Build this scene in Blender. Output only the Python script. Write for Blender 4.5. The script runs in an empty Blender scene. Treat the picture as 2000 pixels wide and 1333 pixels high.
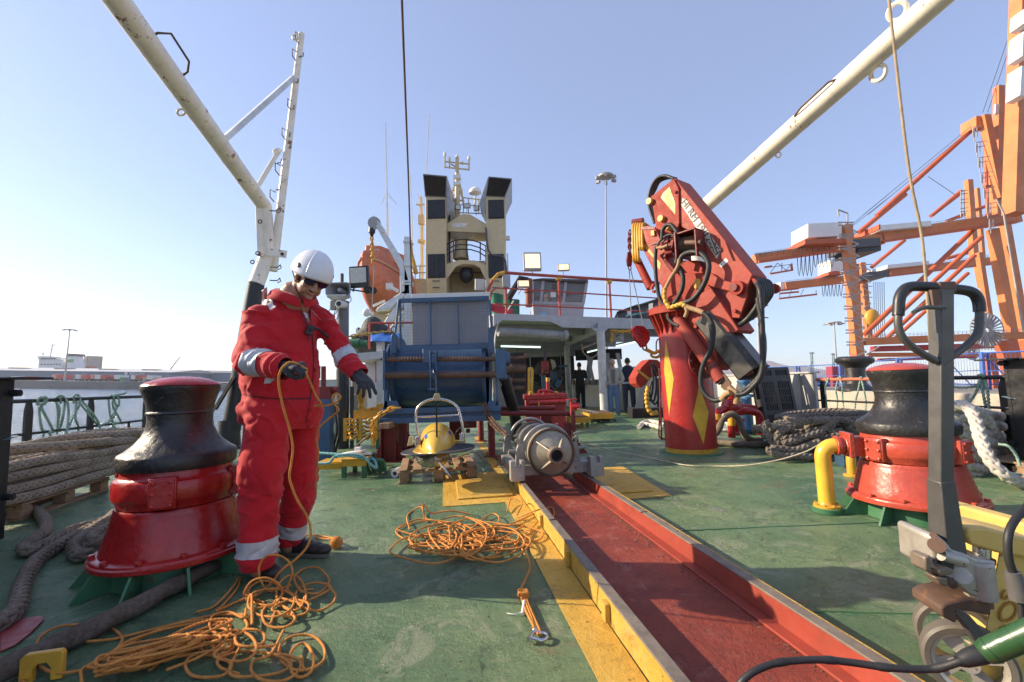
import bpy, bmesh, math, random
from mathutils import Vector, Matrix, noise
R_=math.radians; PI=math.pi
sc=bpy.context.scene; COL=sc.collection
# ---------------- camera ----------------
FPX=888.9; CH=1.02; PITCH=R_(5.24); ROLL=R_(1.8); LIST=R_(2.4)   # the ship lies with a slight list
cam_d=bpy.data.cameras.new('camera'); cam=bpy.data.objects.new('camera',cam_d); COL.objects.link(cam)
cam_d.sensor_width=36; cam_d.lens=16; cam_d.clip_start=.05; cam_d.clip_end=9000
CAMM=Matrix.Translation((0,0,CH))@Matrix.Rotation(R_(90)+PITCH,4,'X')@Matrix.Rotation(-ROLL,4,'Z')
TL=Matrix.Rotation(-LIST,4,'Y')
cam.matrix_world=TL@CAMM
sc.camera=cam
sc.render.resolution_x=1024; sc.render.resolution_y=682
# ---------------- sky, sun, exposure ----------------
SUN_AZ=R_(-82); SUN_EL=R_(24.5)     # azimuth from +Y, clockwise
wd=bpy.data.worlds.new('World'); sc.world=wd; wd.use_nodes=True
nt=wd.node_tree; sky=nt.nodes.new('ShaderNodeTexSky'); sky.sky_type='NISHITA'; sky.sun_disc=False
sky.sun_elevation=SUN_EL; sky.sun_rotation=SUN_AZ; sky.altitude=0; sky.air_density=1.0; sky.dust_density=.3; sky.ozone_density=2.5
bg=nt.nodes['Background']; bg.inputs[1].default_value=.12
hs=nt.nodes.new('ShaderNodeMix'); hs.data_type='RGBA'; hs.inputs[0].default_value=.30; hs.inputs[7].default_value=(3.7,4.3,6.3,1)   # constant pale blue mixed into the sky colour
nt.links.new(sky.outputs[0],hs.inputs[6]); wb=nt.nodes.new('ShaderNodeMix'); wb.data_type='RGBA'; wb.blend_type='MULTIPLY'; wb.inputs[0].default_value=1; wb.inputs[7].default_value=(1.04,1.0,1.03,1); nt.links.new(hs.outputs[2],wb.inputs[6]); nt.links.new(wb.outputs[2],bg.inputs[0])
sd=bpy.data.lights.new('sun','SUN'); sd.energy=5; sd.angle=R_(.5); sd.color=(1,.83,.60)
so=bpy.data.objects.new('sun',sd); COL.objects.link(so)
sv=Vector((math.sin(SUN_AZ)*math.cos(SUN_EL),math.cos(SUN_AZ)*math.cos(SUN_EL),math.sin(SUN_EL)))
so.rotation_euler=sv.to_track_quat('Z','Y').to_euler()
sc.view_settings.view_transform='Standard'; sc.view_settings.look='None'; sc.view_settings.gamma=1; sc.view_settings.exposure=.74
sc.cycles.max_bounces=5; sc.cycles.diffuse_bounces=3; sc.cycles.transparent_max_bounces=12
# ---------------- geometry helpers ----------------
def ray(px,py,M=CAMM):
    return (M.to_3x3()@Vector(((px-1000)/FPX,(666.5-py)/FPX,-1)))
def G(px,py,z=0):            # point on the horizontal level z (ship frame)
    d=ray(px,py); t=(z-CH)/d.z; return Vector((d.x*t,d.y*t,z))
def W(px,py,Y):              # point at forward distance Y (ship frame)
    d=ray(px,py); t=Y/d.y; return Vector((d.x*t,Y,CH+d.z*t))
WM=TL@CAMM
def WW(px,py,Y):             # same in the level world frame
    d=ray(px,py,WM); t=Y/d.y; o=WM.translation; return Vector((o.x+d.x*t,o.y+Y,o.z+d.z*t))
def GW(px,py,z):
    d=ray(px,py,WM); o=WM.translation; t=(z-o.z)/d.z; return Vector((o.x+d.x*t,o.y+d.y*t,z))
SA=math.atan2(.1495,.9888)
Sd=Vector((math.cos(SA),math.sin(SA),0)); Fd=Vector((-math.sin(SA),math.cos(SA),0)); UP=Vector((0,0,1))
def S(u,v,z=0): return Sd*u+Fd*v+UP*z     # ship frame: u to starboard, v forward
RS=Matrix.Rotation(SA,3,'Z')
V=Vector
def frame(a,b,up=UP):
    z=(b-a).normalized()
    if abs(z.dot(up))>.98: up=V((0,1,0)) if abs(z.y)<.9 else V((1,0,0))
    x=up.cross(z).normalized(); y=z.cross(x)
    return Matrix((x,y,z)).transposed()
def spline(pts,step,closed=False):
    P=[V(p) for p in pts]; n=len(P); out=[]
    rng=range(n if closed else n-1)
    for i in rng:
        if closed: a,b,c,d=P[(i-1)%n],P[i],P[(i+1)%n],P[(i+2)%n]
        else:
            b,c=P[i],P[i+1]; a=P[i-1] if i>0 else b*2-c; d=P[i+2] if i+2<n else c*2-b
        m=max(2,int((c-b).length/step*1.15)+1)
        for k in range(m):
            t=k/m; t2=t*t; t3=t2*t
            out.append(.5*((2*b)+(c-a)*t+(2*a-5*b+4*c-d)*t2+(3*b-a-3*c+d)*t3))
    if not closed: out.append(P[-1].copy())
    # resample evenly
    res=[out[0]]; acc=0
    L=out+([out[0]] if closed else [])
    for p,q in zip(L,L[1:]):
        seg=(q-p).length
        while acc+seg>=step and seg>1e-9:
            t=(step-acc)/seg; p=p.lerp(q,t); res.append(p.copy()); seg=(q-p).length; acc=0
        acc+=seg
    if not closed and (res[-1]-P[-1]).length>step*.3: res.append(P[-1].copy())
    return res
def plait(mb,P,R,pitch=None,n=7,step=None):
    # eight-strand look: two pairs of strands laid left and right round the centre line
    pitch=pitch or R*6.5; step=step or R*.42; Q=spline(P,step); m=len(Q)
    if m<3: return
    T=[(Q[min(i+1,m-1)]-Q[max(i-1,0)]).normalized() for i in range(m)]; nr=T[0].orthogonal().normalized(); F=[]
    for i in range(m):
        nr=(nr-T[i]*nr.dot(T[i])).normalized(); F.append((nr.copy(),T[i].cross(nr)))
    for sgn in(1,-1):
        for ph in(0,PI/2,PI,3*PI/2):
            pts=[]
            for i in range(m):
                a=sgn*2*PI*i*step/pitch+ph+(PI/4 if sgn<0 else 0); w=1+.16*math.cos(2*a*1)*sgn
                pts.append(Q[i]+(F[i][0]*math.cos(a)+F[i][1]*math.sin(a))*R*.60*w)
            mb.tube(pts,R*.40,n)
class MB:
    def __init__(s): s.v=[]; s.f=[]; s.m=[]; s.mi=0; s.uv={}
    def add(s,vs,fs):
        o=len(s.v); s.v+=[V(p) for p in vs]; s.f+=[tuple(i+o for i in f) for f in fs]; s.m+=[s.mi]*len(fs); return s
    def box(s,c,size,rot=None):
        c=V(c); h=V(size)/2; vs=[]
        for x in(-1,1):
            for y in(-1,1):
                for z in(-1,1):
                    p=V((x*h.x,y*h.y,z*h.z)); vs.append(c+(rot@p if rot else p))
        return s.add(vs,[(0,1,3,2),(4,6,7,5),(0,4,5,1),(2,3,7,6),(0,2,6,4),(1,5,7,3)])
    def sbox(s,u0,u1,v0,v1,z0,z1):   # box in ship axes
        return s.box(S((u0+u1)/2,(v0+v1)/2,(z0+z1)/2),(abs(u1-u0),abs(v1-v0),abs(z1-z0)),RS)
    def bar(s,a,b,w,h=None,up=UP,ext=0):
        a=V(a); b=V(b); h=w if h is None else h; M=frame(a,b,up); L=(b-a).length+2*ext
        return s.box((a+b)/2,(w,h,L),M)
    def tube(s,pts,r,n=8,closed=False,cap=True,twist=0,lobes=0,amp=0,braid=False):
        P=[V(p) for p in pts]; m=len(P)
        if m<2: return s
        base=len(s.v); T=[]
        for i in range(m):
            if closed: t=P[(i+1)%m]-P[i-1]
            else: t=P[min(i+1,m-1)]-P[max(i-1,0)]
            T.append(t.normalized() if t.length>1e-9 else (T[-1] if T else UP.copy()))
        nrm=T[0].orthogonal().normalized(); L=0; vs=[]
        for i in range(m):
            if i: 
                L+=(P[i]-P[i-1]).length
                nrm=(nrm-T[i]*nrm.dot(T[i]))
                nrm=nrm.normalized() if nrm.length>1e-6 else T[i].orthogonal().normalized()
            bn=T[i].cross(nrm); rr=r[i] if isinstance(r,(list,tuple)) else r
            for k in range(n):
                a=2*PI*k/n; q=rr
                if lobes:
                    if braid: q=rr*(1-amp+amp*max(math.cos(lobes*a-L*twist),math.cos(lobes*a+L*twist)))
                    else: q=rr*(1-amp+amp*math.cos(lobes*a-L*twist))
                vs.append(P[i]+(nrm*math.cos(a)+bn*math.sin(a))*q)
        fs=[]
        for i in range(m if closed else m-1):
            j=(i+1)%m
            for k in range(n):
                k2=(k+1)%n; fs.append((i*n+k,i*n+k2,j*n+k2,j*n+k))
        if cap and not closed:
            fs.append(tuple(range(n-1,-1,-1))); fs.append(tuple((m-1)*n+k for k in range(n)))
        return s.add(vs,fs)
    def cyl(s,a,b,r,n=20,r2=None): return s.tube([a,b],[r,r if r2 is None else r2],n)
    def lathe(s,prof,c=(0,0,0),n=40,M=None,a0=0,a1=2*PI,capends=True):
        c=V(c); full=abs(a1-a0-2*PI)<1e-6; cnt=n if full else n+1; vs=[]
        for r,z in prof:
            for k in range(cnt):
                a=a0+(a1-a0)*k/n; p=V((r*math.cos(a),r*math.sin(a),z)); vs.append(c+(M@p if M else p))
        fs=[]
        for i in range(len(prof)-1):
            for k in range(n):
                k2=(k+1)%cnt; fs.append((i*cnt+k,i*cnt+k2,(i+1)*cnt+k2,(i+1)*cnt+k))
        if capends and full:
            if prof[0][0]>1e-4: fs.append(tuple(range(n-1,-1,-1)))
            if prof[-1][0]>1e-4: fs.append(tuple((len(prof)-1)*n+k for k in range(n)))
        return s.add(vs,fs)
    def prism(s,poly,vec):
        P=[V(p) for p in poly]; vec=V(vec); n=len(P)
        nr=V((0,0,0))
        for i in range(n): nr+=P[i].cross(P[(i+1)%n])
        if nr.dot(vec)>0: P=P[::-1]
        vs=P+[p+vec for p in P]
        fs=[tuple(range(n)),tuple(range(2*n-1,n-1,-1))]+[(i,n+i,n+(i+1)%n,(i+1)%n) for i in range(n)]
        return s.add(vs,fs)
    def ball(s,c,r,nu=16,nv=10,M=None):
        r=(r,r,r) if not hasattr(r,'__len__') else r; c=V(c); vs=[];fs=[]
        for j in range(nv+1):
            t=PI*j/nv
            for k in range(nu):
                a=2*PI*k/nu; p=V((r[0]*math.sin(t)*math.cos(a),r[1]*math.sin(t)*math.sin(a),-r[2]*math.cos(t)))
                vs.append(c+(M@p if M else p))
        for j in range(nv):
            for k in range(nu): fs.append((j*nu+k,j*nu+(k+1)%nu,(j+1)*nu+(k+1)%nu,(j+1)*nu+k))
        return s.add(vs,fs)
    def quad(s,a,b,c,d): return s.add([a,b,c,d],[(0,1,2,3)])
    def chain(s,pts,link=.06,r=.008,n=6):
        P=spline(pts,link*.78)
        for i in range(len(P)-1):
            a,b=P[i],P[i+1]; M=frame(a,b); c=(a+b)/2; M=M@Matrix.Rotation(PI/2*(i%2),3,'Z')
            ring=[c+M@V((math.cos(t)*link*.32,0,math.sin(t)*link*.55+(link*.12 if math.sin(t)>0 else -link*.12))) for t in [2*PI*k/10 for k in range(10)]]
            s.tube(ring,r,n,closed=True)
        return s
    def mark(s):
        if not hasattr(s,'mk'): s.mk=[]
        s.mk.append((len(s.v),len(s.f))); return s
    def each(s,name,mat,parent=None,**kw):      # one object for every marked piece
        mk=s.mk+[(len(s.v),len(s.f))]; out=[]
        for (a,fa),(b,fb) in zip(mk,mk[1:]):
            if b<=a: continue
            q=MB(); q.v=s.v[a:b]; q.f=[tuple(i-a for i in f) for f in s.f[fa:fb]]; q.m=s.m[fa:fb]; out.append(q.build(name,mat,parent,**kw))
        return out
    def build(s,name,mat,parent=None,bevel=0,sharp=38,flat=False):
        off=V(WL[parent.name]) if parent else V((0,0,0))
        me=bpy.data.meshes.new(name); me.from_pydata([p-off for p in s.v],[],s.f)
        mats=mat if isinstance(mat,(list,tuple)) else [mat]
        for m in mats: me.materials.append(m)
        if len(mats)>1: me.polygons.foreach_set('material_index',s.m)
        me.validate(); 
        if not flat:
            me.polygons.foreach_set('use_smooth',[True]*len(me.polygons)); me.set_sharp_from_angle(angle=R_(sharp))
        o=bpy.data.objects.new(name,me); COL.objects.link(o)
        if parent: o.parent=parent
        WL[o.name]=tuple(off)
        if bevel:
            b=o.modifiers.new('bevel','BEVEL'); b.width=bevel; b.segments=2; b.limit_method='ANGLE'; b.angle_limit=R_(40); b.harden_normals=False
        return o
WL={}; OUT=set()      # world locations of roots; names of things outside the ship
def thing(name,label,cat,loc=(0,0,0),group=None,out=False):
    o=bpy.data.objects.new(name,None); COL.objects.link(o); o.empty_display_size=.2; o.location=loc; WL[o.name]=tuple(loc)
    o['label']=label; o['category']=cat
    if group: o['group']=group
    if out: OUT.add(o.name)
    return o
def tag(o,label,cat,group=None,out=False):
    o['label']=label; o['category']=cat
    if group: o['group']=group
    if out: OUT.add(o.name)
    return o
def struct(o,kind='structure',out=False):
    o['kind']=kind
    if out: OUT.add(o.name)
    return o
def kids(o): return [c for c in bpy.data.objects if c.parent==o]
def copy_tree(o,loc=None,rz=None,label=None,parent=None,pick=None):
    c=o.copy(); COL.objects.link(c); WL[c.name]=WL[o.name]
    if parent: c.parent=parent
    if loc is not None: c.location=loc
    if rz is not None: c.rotation_euler=(0,0,rz)
    if label: c['label']=label
    if o.name in OUT: OUT.add(c.name)
    for k in kids(o): copy_tree(k,parent=c)
    return c
def text_mesh(txt,size,thick=.001,space=1,bold=0):
    cu=bpy.data.curves.new('t','FONT'); cu.body=txt; cu.size=size; cu.extrude=thick; cu.align_x='CENTER'; cu.align_y='CENTER'; cu.space_character=space; cu.offset=bold; cu.resolution_u=3
    o=bpy.data.objects.new('t',cu); me=bpy.data.meshes.new_from_object(o)
    vs=[v.co.copy() for v in me.vertices]; fs=[tuple(p.vertices) for p in me.polygons]
    bpy.data.objects.remove(o); bpy.data.curves.remove(cu); bpy.data.meshes.remove(me)
    return vs,fs
def put_text(mb,txt,size,origin,xdir,ydir,thick=.001,sx=1,bold=0):
    vs,fs=text_mesh(txt,size,thick,bold=bold); x=V(xdir).normalized(); y=V(ydir).normalized(); z=x.cross(y)
    mb.add([V(origin)+x*p.x*sx+y*p.y+z*p.z for p in vs],fs)
# ---------------- materials ----------------
def s2l(h):
    h=h.lstrip('#'); c=[int(h[i:i+2],16)/255 for i in(0,2,4)]
    return tuple((x/12.92 if x<=.04045 else ((x+.055)/1.055)**2.4) for x in c)
MC={}
def nd(t,k,**kw):
    n=t.nodes.new(k)
    for a,b in kw.items():
        if a.startswith('i_'): n.inputs[a[2:].replace('_',' ')].default_value=b
        else: setattr(n,a,b)
    return n
def noise_(t,vec,scale,detail=5,rough=.55,dist=0):
    n=nd(t,'ShaderNodeTexNoise'); n.inputs['Scale'].default_value=scale; n.inputs['Detail'].default_value=detail; n.inputs['Roughness'].default_value=rough; n.inputs['Distortion'].default_value=dist
    t.links.new(vec,n.inputs['Vector']); return n.outputs['Fac']
def ramp(t,fac,a,b):
    n=nd(t,'ShaderNodeMapRange'); n.inputs['From Min'].default_value=a; n.inputs['From Max'].default_value=b; t.links.new(fac,n.inputs['Value']); n.clamp=True; return n.outputs[0]
def mix(t,fac,a,b,mode='MIX'):
    n=nd(t,'ShaderNodeMix',data_type='RGBA',blend_type=mode)
    for s_,v in((0,fac),(6,a),(7,b)):
        if isinstance(v,(int,float)): n.inputs[s_].default_value=v
        elif isinstance(v,tuple): n.inputs[s_].default_value=(*v,1)
        else: t.links.new(v,n.inputs[s_])
    return n.outputs[2]
def mth(t,op,a,b=0.,c=None):
    n=nd(t,'ShaderNodeMath',operation=op)
    for i,v in enumerate((a,b) if c is None else (a,b,c)):
        if isinstance(v,(int,float)): n.inputs[i].default_value=v
        else: t.links.new(v,n.inputs[i])
    return n.outputs[0]
def bump_(t,h,strength,dist=.01,prev=None):
    b=nd(t,'ShaderNodeBump'); b.inputs['Strength'].default_value=strength; b.inputs['Distance'].default_value=dist; t.links.new(h,b.inputs['Height'])
    if prev: t.links.new(prev,b.inputs['Normal'])
    return b.outputs[0]
def newmat(name):
    m=bpy.data.materials.new(name); m.use_nodes=True; t=m.node_tree; p=t.nodes['Principled BSDF']
    tc=nd(t,'ShaderNodeTexCoord'); return m,t,p,tc.outputs['Object']
def paint(name,col,rough=.45,metal=0,var=.18,scale=4,wear=0,wearcol=(.16,.06,.025),wscale=9,bump=.25,bscale=30,grime=.25,coat=0,spec=.5):
    if name in MC: return MC[name]
    if isinstance(col,str): col=s2l(col)
    m,t,p,vec=newmat(name)
    n1=noise_(t,vec,scale,6,.6); dark=tuple(c*(1-var) for c in col); lite=tuple(min(1,c*(1+var)+.01*var) for c in col)
    c=mix(t,ramp(t,n1,.3,.7),dark,lite)
    if grime:
        n2=noise_(t,vec,scale*2.7,8,.7,.4); c=mix(t,mth(t,'MULTIPLY',ramp(t,n2,.5,.78),grime),c,tuple(x*.35+.012 for x in col))
    rgh=mth(t,'MULTIPLY_ADD',ramp(t,noise_(t,vec,scale*5,4),.3,.7),.22,rough-.1)
    if wear:
        n3=noise_(t,vec,wscale,10,.72); w=ramp(t,n3,.70-wear*.2,.735-wear*.2)
        c=mix(t,w,c,wearcol); rgh=mix(t,w,rgh,(.85,.85,.85))
    t.links.new(c,p.inputs['Base Color']); t.links.new(rgh,p.inputs['Roughness']); p.inputs['Metallic'].default_value=metal
    p.inputs['Specular IOR Level'].default_value=spec
    if coat: p.inputs['Coat Weight'].default_value=coat; p.inputs['Coat Roughness'].default_value=.25
    if bump:
        b=bump_(t,noise_(t,vec,bscale,5,.6),bump,.004); b=bump_(t,noise_(t,vec,bscale*.17,3,.5),bump*.7,.02,b); t.links.new(b,p.inputs['Normal'])
    MC[name]=m; return m
def emit(name,col,strength):
    if name in MC: return MC[name]
    m,t,p,vec=newmat(name); p.inputs['Base Color'].default_value=(*col,1); p.inputs['Emission Color'].default_value=(*col,1); p.inputs['Emission Strength'].default_value=strength; MC[name]=m; return m
def glass(name,col=(.05,.07,.08),rough=.08,alpha=.45):
    if name in MC: return MC[name]
    m,t,p,vec=newmat(name); p.inputs['Base Color'].default_value=(*col,1); p.inputs['Roughness'].default_value=rough; p.inputs['Alpha'].default_value=alpha; p.inputs['Specular IOR Level'].default_value=.8; MC[name]=m; return m
def ropemat(name,c1,c2,scale=60,fuzz=.5):
    if name in MC: return MC[name]
    c1=s2l(c1) if isinstance(c1,str) else c1; c2=s2l(c2) if isinstance(c2,str) else c2
    m,t,p,vec=newmat(name); n1=noise_(t,vec,scale,6,.7); n2=noise_(t,vec,scale*.09,3,.5)
    c=mix(t,ramp(t,n1,.35,.7),c1,c2); c=mix(t,mth(t,'MULTIPLY',ramp(t,n2,.45,.7),.5),c,tuple(x*.55 for x in c1))
    t.links.new(c,p.inputs['Base Color']); p.inputs['Roughness'].default_value=.88; p.inputs['Specular IOR Level'].default_value=.25
    t.links.new(bump_(t,noise_(t,vec,scale*3,3,.6),fuzz,.003),p.inputs['Normal']); MC[name]=m; return m
RED=paint('red_gloss_paint',(.36,.010,.010),.28,wear=.30,wscale=9,bump=.9,bscale=26,coat=.25,grime=.45,var=.22)
REDF=paint('faded_red_paint',(.33,.042,.026),.62,wear=.34,wscale=7,bump=.3,grime=.3,var=.14,spec=.25)
DRED=paint('dark_red_paint',(.19,.018,.016),.5,wear=.4,wscale=6,grime=.45)
ORANGERED=paint('sunbleached_red_enamel',(.44,.062,.034),.32,wear=.30,wscale=8,bump=.9,bscale=24,coat=.2,grime=.35,var=.2)
YEL=paint('yellow_paint',(.62,.33,.03),.42,wear=.42,wscale=9,grime=.4)
BLACK=paint('black_paint',(.016,.016,.018),.42,wear=.25,wearcol=(.12,.07,.045),wscale=12,bump=.4,bscale=20,var=.3)
BLACKM=paint('worn_black_casting',(.022,.021,.021),.40,wear=.46,wearcol=(.12,.09,.075),wscale=26,bump=1.4,bscale=30,var=.45,coat=.1,grime=.3)
GREEN=paint('green_deck_trim',(.05,.16,.075),.5,wear=.4,wscale=10,grime=.5)
BLUE=paint('blue_winch_paint',(.045,.10,.185),.38,wear=.35,wscale=12,grime=.4,var=.2)
BLUED=paint('blue_drum_paint',(.034,.08,.165),.33,metal=.1,wear=.3,wscale=18,wearcol=(.2,.18,.16),grime=.4)
WHITE=paint('white_paint',(.72,.70,.66),.45,wear=.2,wscale=8,grime=.2,var=.08)
CREAMW=paint('weathered_white_tube',(.88,.79,.65),.4,var=.10,scale=2,wear=.52,wearcol=(.26,.13,.06),wscale=4,grime=.45,bump=.2,coat=.1)
GREY=paint('light_grey_paint',(.38,.38,.40),.5,wear=.2,wscale=9,grime=.3,var=.1)
DGREY=paint('dark_grey_paint',(.07,.072,.078),.5,wear=.3,wscale=9)
GALV=paint('galvanised_steel',(.30,.29,.27),.5,metal=.35,wear=.35,wscale=14,grime=.5,var=.25,bump=.5)
STEEL=paint('bright_steel',(.55,.54,.52),.25,metal=.95,wear=.1,grime=.3,bump=.1)
RUSTY=paint('rusty_steel',(.13,.075,.05),.65,metal=.2,wear=.6,wearcol=(.2,.09,.04),wscale=16,var=.4,bump=.6)
BRASS=paint('worn_brass',(.4,.24,.09),.4,metal=.7,wear=.2)
RUBBER=paint('black_rubber',(.018,.018,.019),.55,var=.3,bump=.1,grime=0)
WOOD=paint('pallet_wood',(.30,.19,.105),.75,var=.4,scale=7,wear=.35,wearcol=(.10,.07,.05),wscale=9,bump=.8,bscale=40,grime=.6)
CREAM=paint('cream_paint',(.60,.47,.26),.45,wear=.2,wscale=5,grime=.2,var=.07)
ORANGE=paint('lifeboat_orange',(.60,.17,.08),.45,wear=.15,wscale=5,grime=.4,var=.2)
CRO=paint('port_crane_orange',(.50,.105,.035),.5,var=.18,scale=.25,wear=.25,wscale=.6,grime=.25,bump=0)
CROL=paint('port_crane_light_orange',(.58,.185,.055),.5,var=.18,scale=.25,wear=.2,wscale=.6,grime=.2,bump=0)
CRW=paint('port_crane_white',(.75,.74,.72),.5,var=.05,scale=.5,bump=0,grime=.15)
CRG=paint('port_crane_grey_steel',(.33,.31,.30),.6,var=.2,scale=.5,bump=0)
NET=ropemat('green_net_rope',(.20,.33,.27),(.38,.50,.42),90)
ORR=ropemat('orange_rope_fibre',(.56,.20,.045),(.72,.35,.095),220)
GRR=ropemat('grey_mooring_fibre',(.15,.12,.092),(.28,.23,.175),70,.9)
TANR=ropemat('tan_mooring_fibre',(.27,.22,.16),(.44,.37,.28),70,.9)
WHR=ropemat('white_hawser_fibre',(.50,.45,.40),(.70,.65,.58),60,.6)
CYR=ropemat('turquoise_rope_fibre',(.16,.38,.38),(.30,.52,.50),90)

LG=paint('bulwark_light_grey',(.46,.45,.43),.55,wear=.2,wscale=4,grime=.35,var=.1)
# ================= SETTING: deck, sea =================
def deck_mat():
    m,t,p,vec=newmat('green_deck_paint')
    mp=nd(t,'ShaderNodeMapping'); t.links.new(vec,mp.inputs[0]); mp.inputs['Scale'].default_value=(1,1,1)
    v=mp.outputs[0]
    base=mix(t,ramp(t,noise_(t,v,.9,7,.65),.35,.65),(.058,.150,.076),(.185,.275,.130))
    base=mix(t,mth(t,'MULTIPLY',ramp(t,noise_(t,v,2.1,12,.86,1.2),.53,.565),.58),base,(.33,.35,.24))
    # streaky scuffs, reddish primer showing through
    ms=nd(t,'ShaderNodeMapping'); t.links.new(vec,ms.inputs[0]); ms.inputs['Scale'].default_value=(1,2.4,1); ms.inputs['Rotation'].default_value=(0,0,.5)
    sc_=ramp(t,noise_(t,ms.outputs[0],2.6,10,.75),.56,.64); msk=ramp(t,noise_(t,v,.55,4),.44,.56)
    base=mix(t,mth(t,'MULTIPLY',mth(t,'MULTIPLY',sc_,msk),.75),base,(.26,.13,.09))
    sc2=ramp(t,noise_(t,ms.outputs[0],4.1,12,.85),.57,.62)
    base=mix(t,mth(t,'MULTIPLY',sc2,.55),base,(.06,.10,.07))
    base=mix(t,mth(t,'MULTIPLY',ramp(t,noise_(t,v,3.7,13,.88,.9),.545,.57),.7),base,(.035,.075,.048))
    # round weld spots
    vo=nd(t,'ShaderNodeTexVoronoi',feature='F1'); vo.inputs['Scale'].default_value=1.7; vo.inputs['Randomness'].default_value=1
    wv=nd(t,'ShaderNodeVectorMath',operation='ADD'); wn=nd(t,'ShaderNodeTexNoise'); wn.inputs['Scale'].default_value=9; t.links.new(v,wn.inputs[0])
    wsx=nd(t,'ShaderNodeVectorMath',operation='SCALE'); wsx.inputs['Scale'].default_value=.07; t.links.new(wn.outputs['Color'],wsx.inputs[0]); t.links.new(v,wv.inputs[0]); t.links.new(wsx.outputs[0],wv.inputs[1])
    t.links.new(wv.outputs[0],vo.inputs['Vector'])
    spot=ramp(t,vo.outputs['Distance'],.125,.10); keep=ramp(t,noise_(t,v,1.3,2),.46,.52); spot=mth(t,'MULTIPLY',spot,keep)
    base=mix(t,mth(t,'MULTIPLY',spot,.7),base,(.25,.28,.22))
    # dark chips and dirt
    ch=mth(t,'MAXIMUM',ramp(t,noise_(t,v,16,11,.8),.635,.67),mth(t,'MULTIPLY',ramp(t,noise_(t,v,5.5,12,.85,.5),.60,.63),.75))
    base=mix(t,mth(t,'MULTIPLY',ch,.8),base,(.02,.03,.024))
    vc=nd(t,'ShaderNodeTexVoronoi',feature='DISTANCE_TO_EDGE'); vc.inputs['Scale'].default_value=2.4; t.links.new(wv.outputs[0],vc.inputs['Vector'])
    ck=mth(t,'MULTIPLY',ramp(t,vc.outputs['Distance'],.009,.001),ramp(t,noise_(t,v,2.1,8,.7),.54,.60))
    base=mix(t,mth(t,'MULTIPLY',ck,.7),base,(.03,.04,.03))
    t.links.new(base,p.inputs['Base Color'])
    rg=mth(t,'MULTIPLY_ADD',ramp(t,noise_(t,v,3.1,8,.7),.3,.7),.34,.15); t.links.new(rg,p.inputs['Roughness'])
    b=bump_(t,noise_(t,v,42,6,.65),.7,.006); b=bump_(t,noise_(t,v,7,11,.78),1,.035,b); b=bump_(t,mth(t,'SUBTRACT',spot,ck),.6,.006,b)
    b=bump_(t,noise_(t,v,1.1,3,.5),.5,.05,b)
    t.links.new(b,p.inputs['Normal']); return m
DECKM=deck_mat()
def track_mat(name,c1,c2,dirt):
    m,t,p,v=newmat(name)
    base=mix(t,ramp(t,noise_(t,v,1.7,8,.7),.35,.68),c1,c2)
    base=mix(t,mth(t,'MULTIPLY',ramp(t,noise_(t,v,5,10,.78,.3),.53,.66),.75),base,dirt)
    base=mix(t,ramp(t,noise_(t,v,24,9,.8),.60,.63),base,(.03,.02,.015)); base=mix(t,mth(t,'MULTIPLY',ramp(t,noise_(t,v,4.3,13,.88,.9),.55,.575),.6),base,tuple(x*.8+.09 for x in c2))
    t.links.new(base,p.inputs['Base Color']); t.links.new(mth(t,'MULTIPLY_ADD',ramp(t,noise_(t,v,6,6),.3,.7),.35,.35),p.inputs['Roughness'])
    b=bump_(t,noise_(t,v,38,7,.7),.7,.006); b=bump_(t,noise_(t,v,5,10,.75),1,.03,b); t.links.new(b,p.inputs['Normal']); return m
TRKRED=track_mat('red_track_floor_paint',(.17,.026,.015),(.36,.060,.028),(.08,.034,.024))
TRKYEL=track_mat('yellow_deck_marking_paint',(.58,.33,.035),(.68,.43,.08),(.20,.13,.04))
VH=19.5   # forward end of the work deck
m=MB()
# deck as a subdivided sheet with shallow dents, solid hull below
nx,ny=70,120; U0,U1,V0,V1=-5.25,6.35,-6.,42.
grid=[]
for j in range(ny+1):
    vv=V0+(V1-V0)*(j/ny)**1.35
    for i in range(nx+1):
        u=U0+(U1-U0)*i/nx; q=S(u,vv,0); z=.006*(noise.noise(q*1.3)) ; grid.append(q+UP*min(z,.0))
m.add(grid,[(j*(nx+1)+i,j*(nx+1)+i+1,(j+1)*(nx+1)+i+1,(j+1)*(nx+1)+i) for j in range(ny) for i in range(nx)])
m.mi=1
m.sbox(U0-.02,U1+.02,V0,V1,-5.2,-.012)
struct(m.build('deck',[DECKM,BLACK]))
# weld seams in the deck plating
m=MB()
random.seed(3)
for a,b in ((G(1120,1046),G(1990,1010)),(G(735,1092),G(1010,1080)),(G(1440,1190),G(2100,1210))):
    P=[a.lerp(b,k/40)+V((0,random.uniform(-.004,.004),.001)) for k in range(41)]
    m.tube(P,.004,5)
struct(m.build('deck_weld_seam',GREEN))
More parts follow.
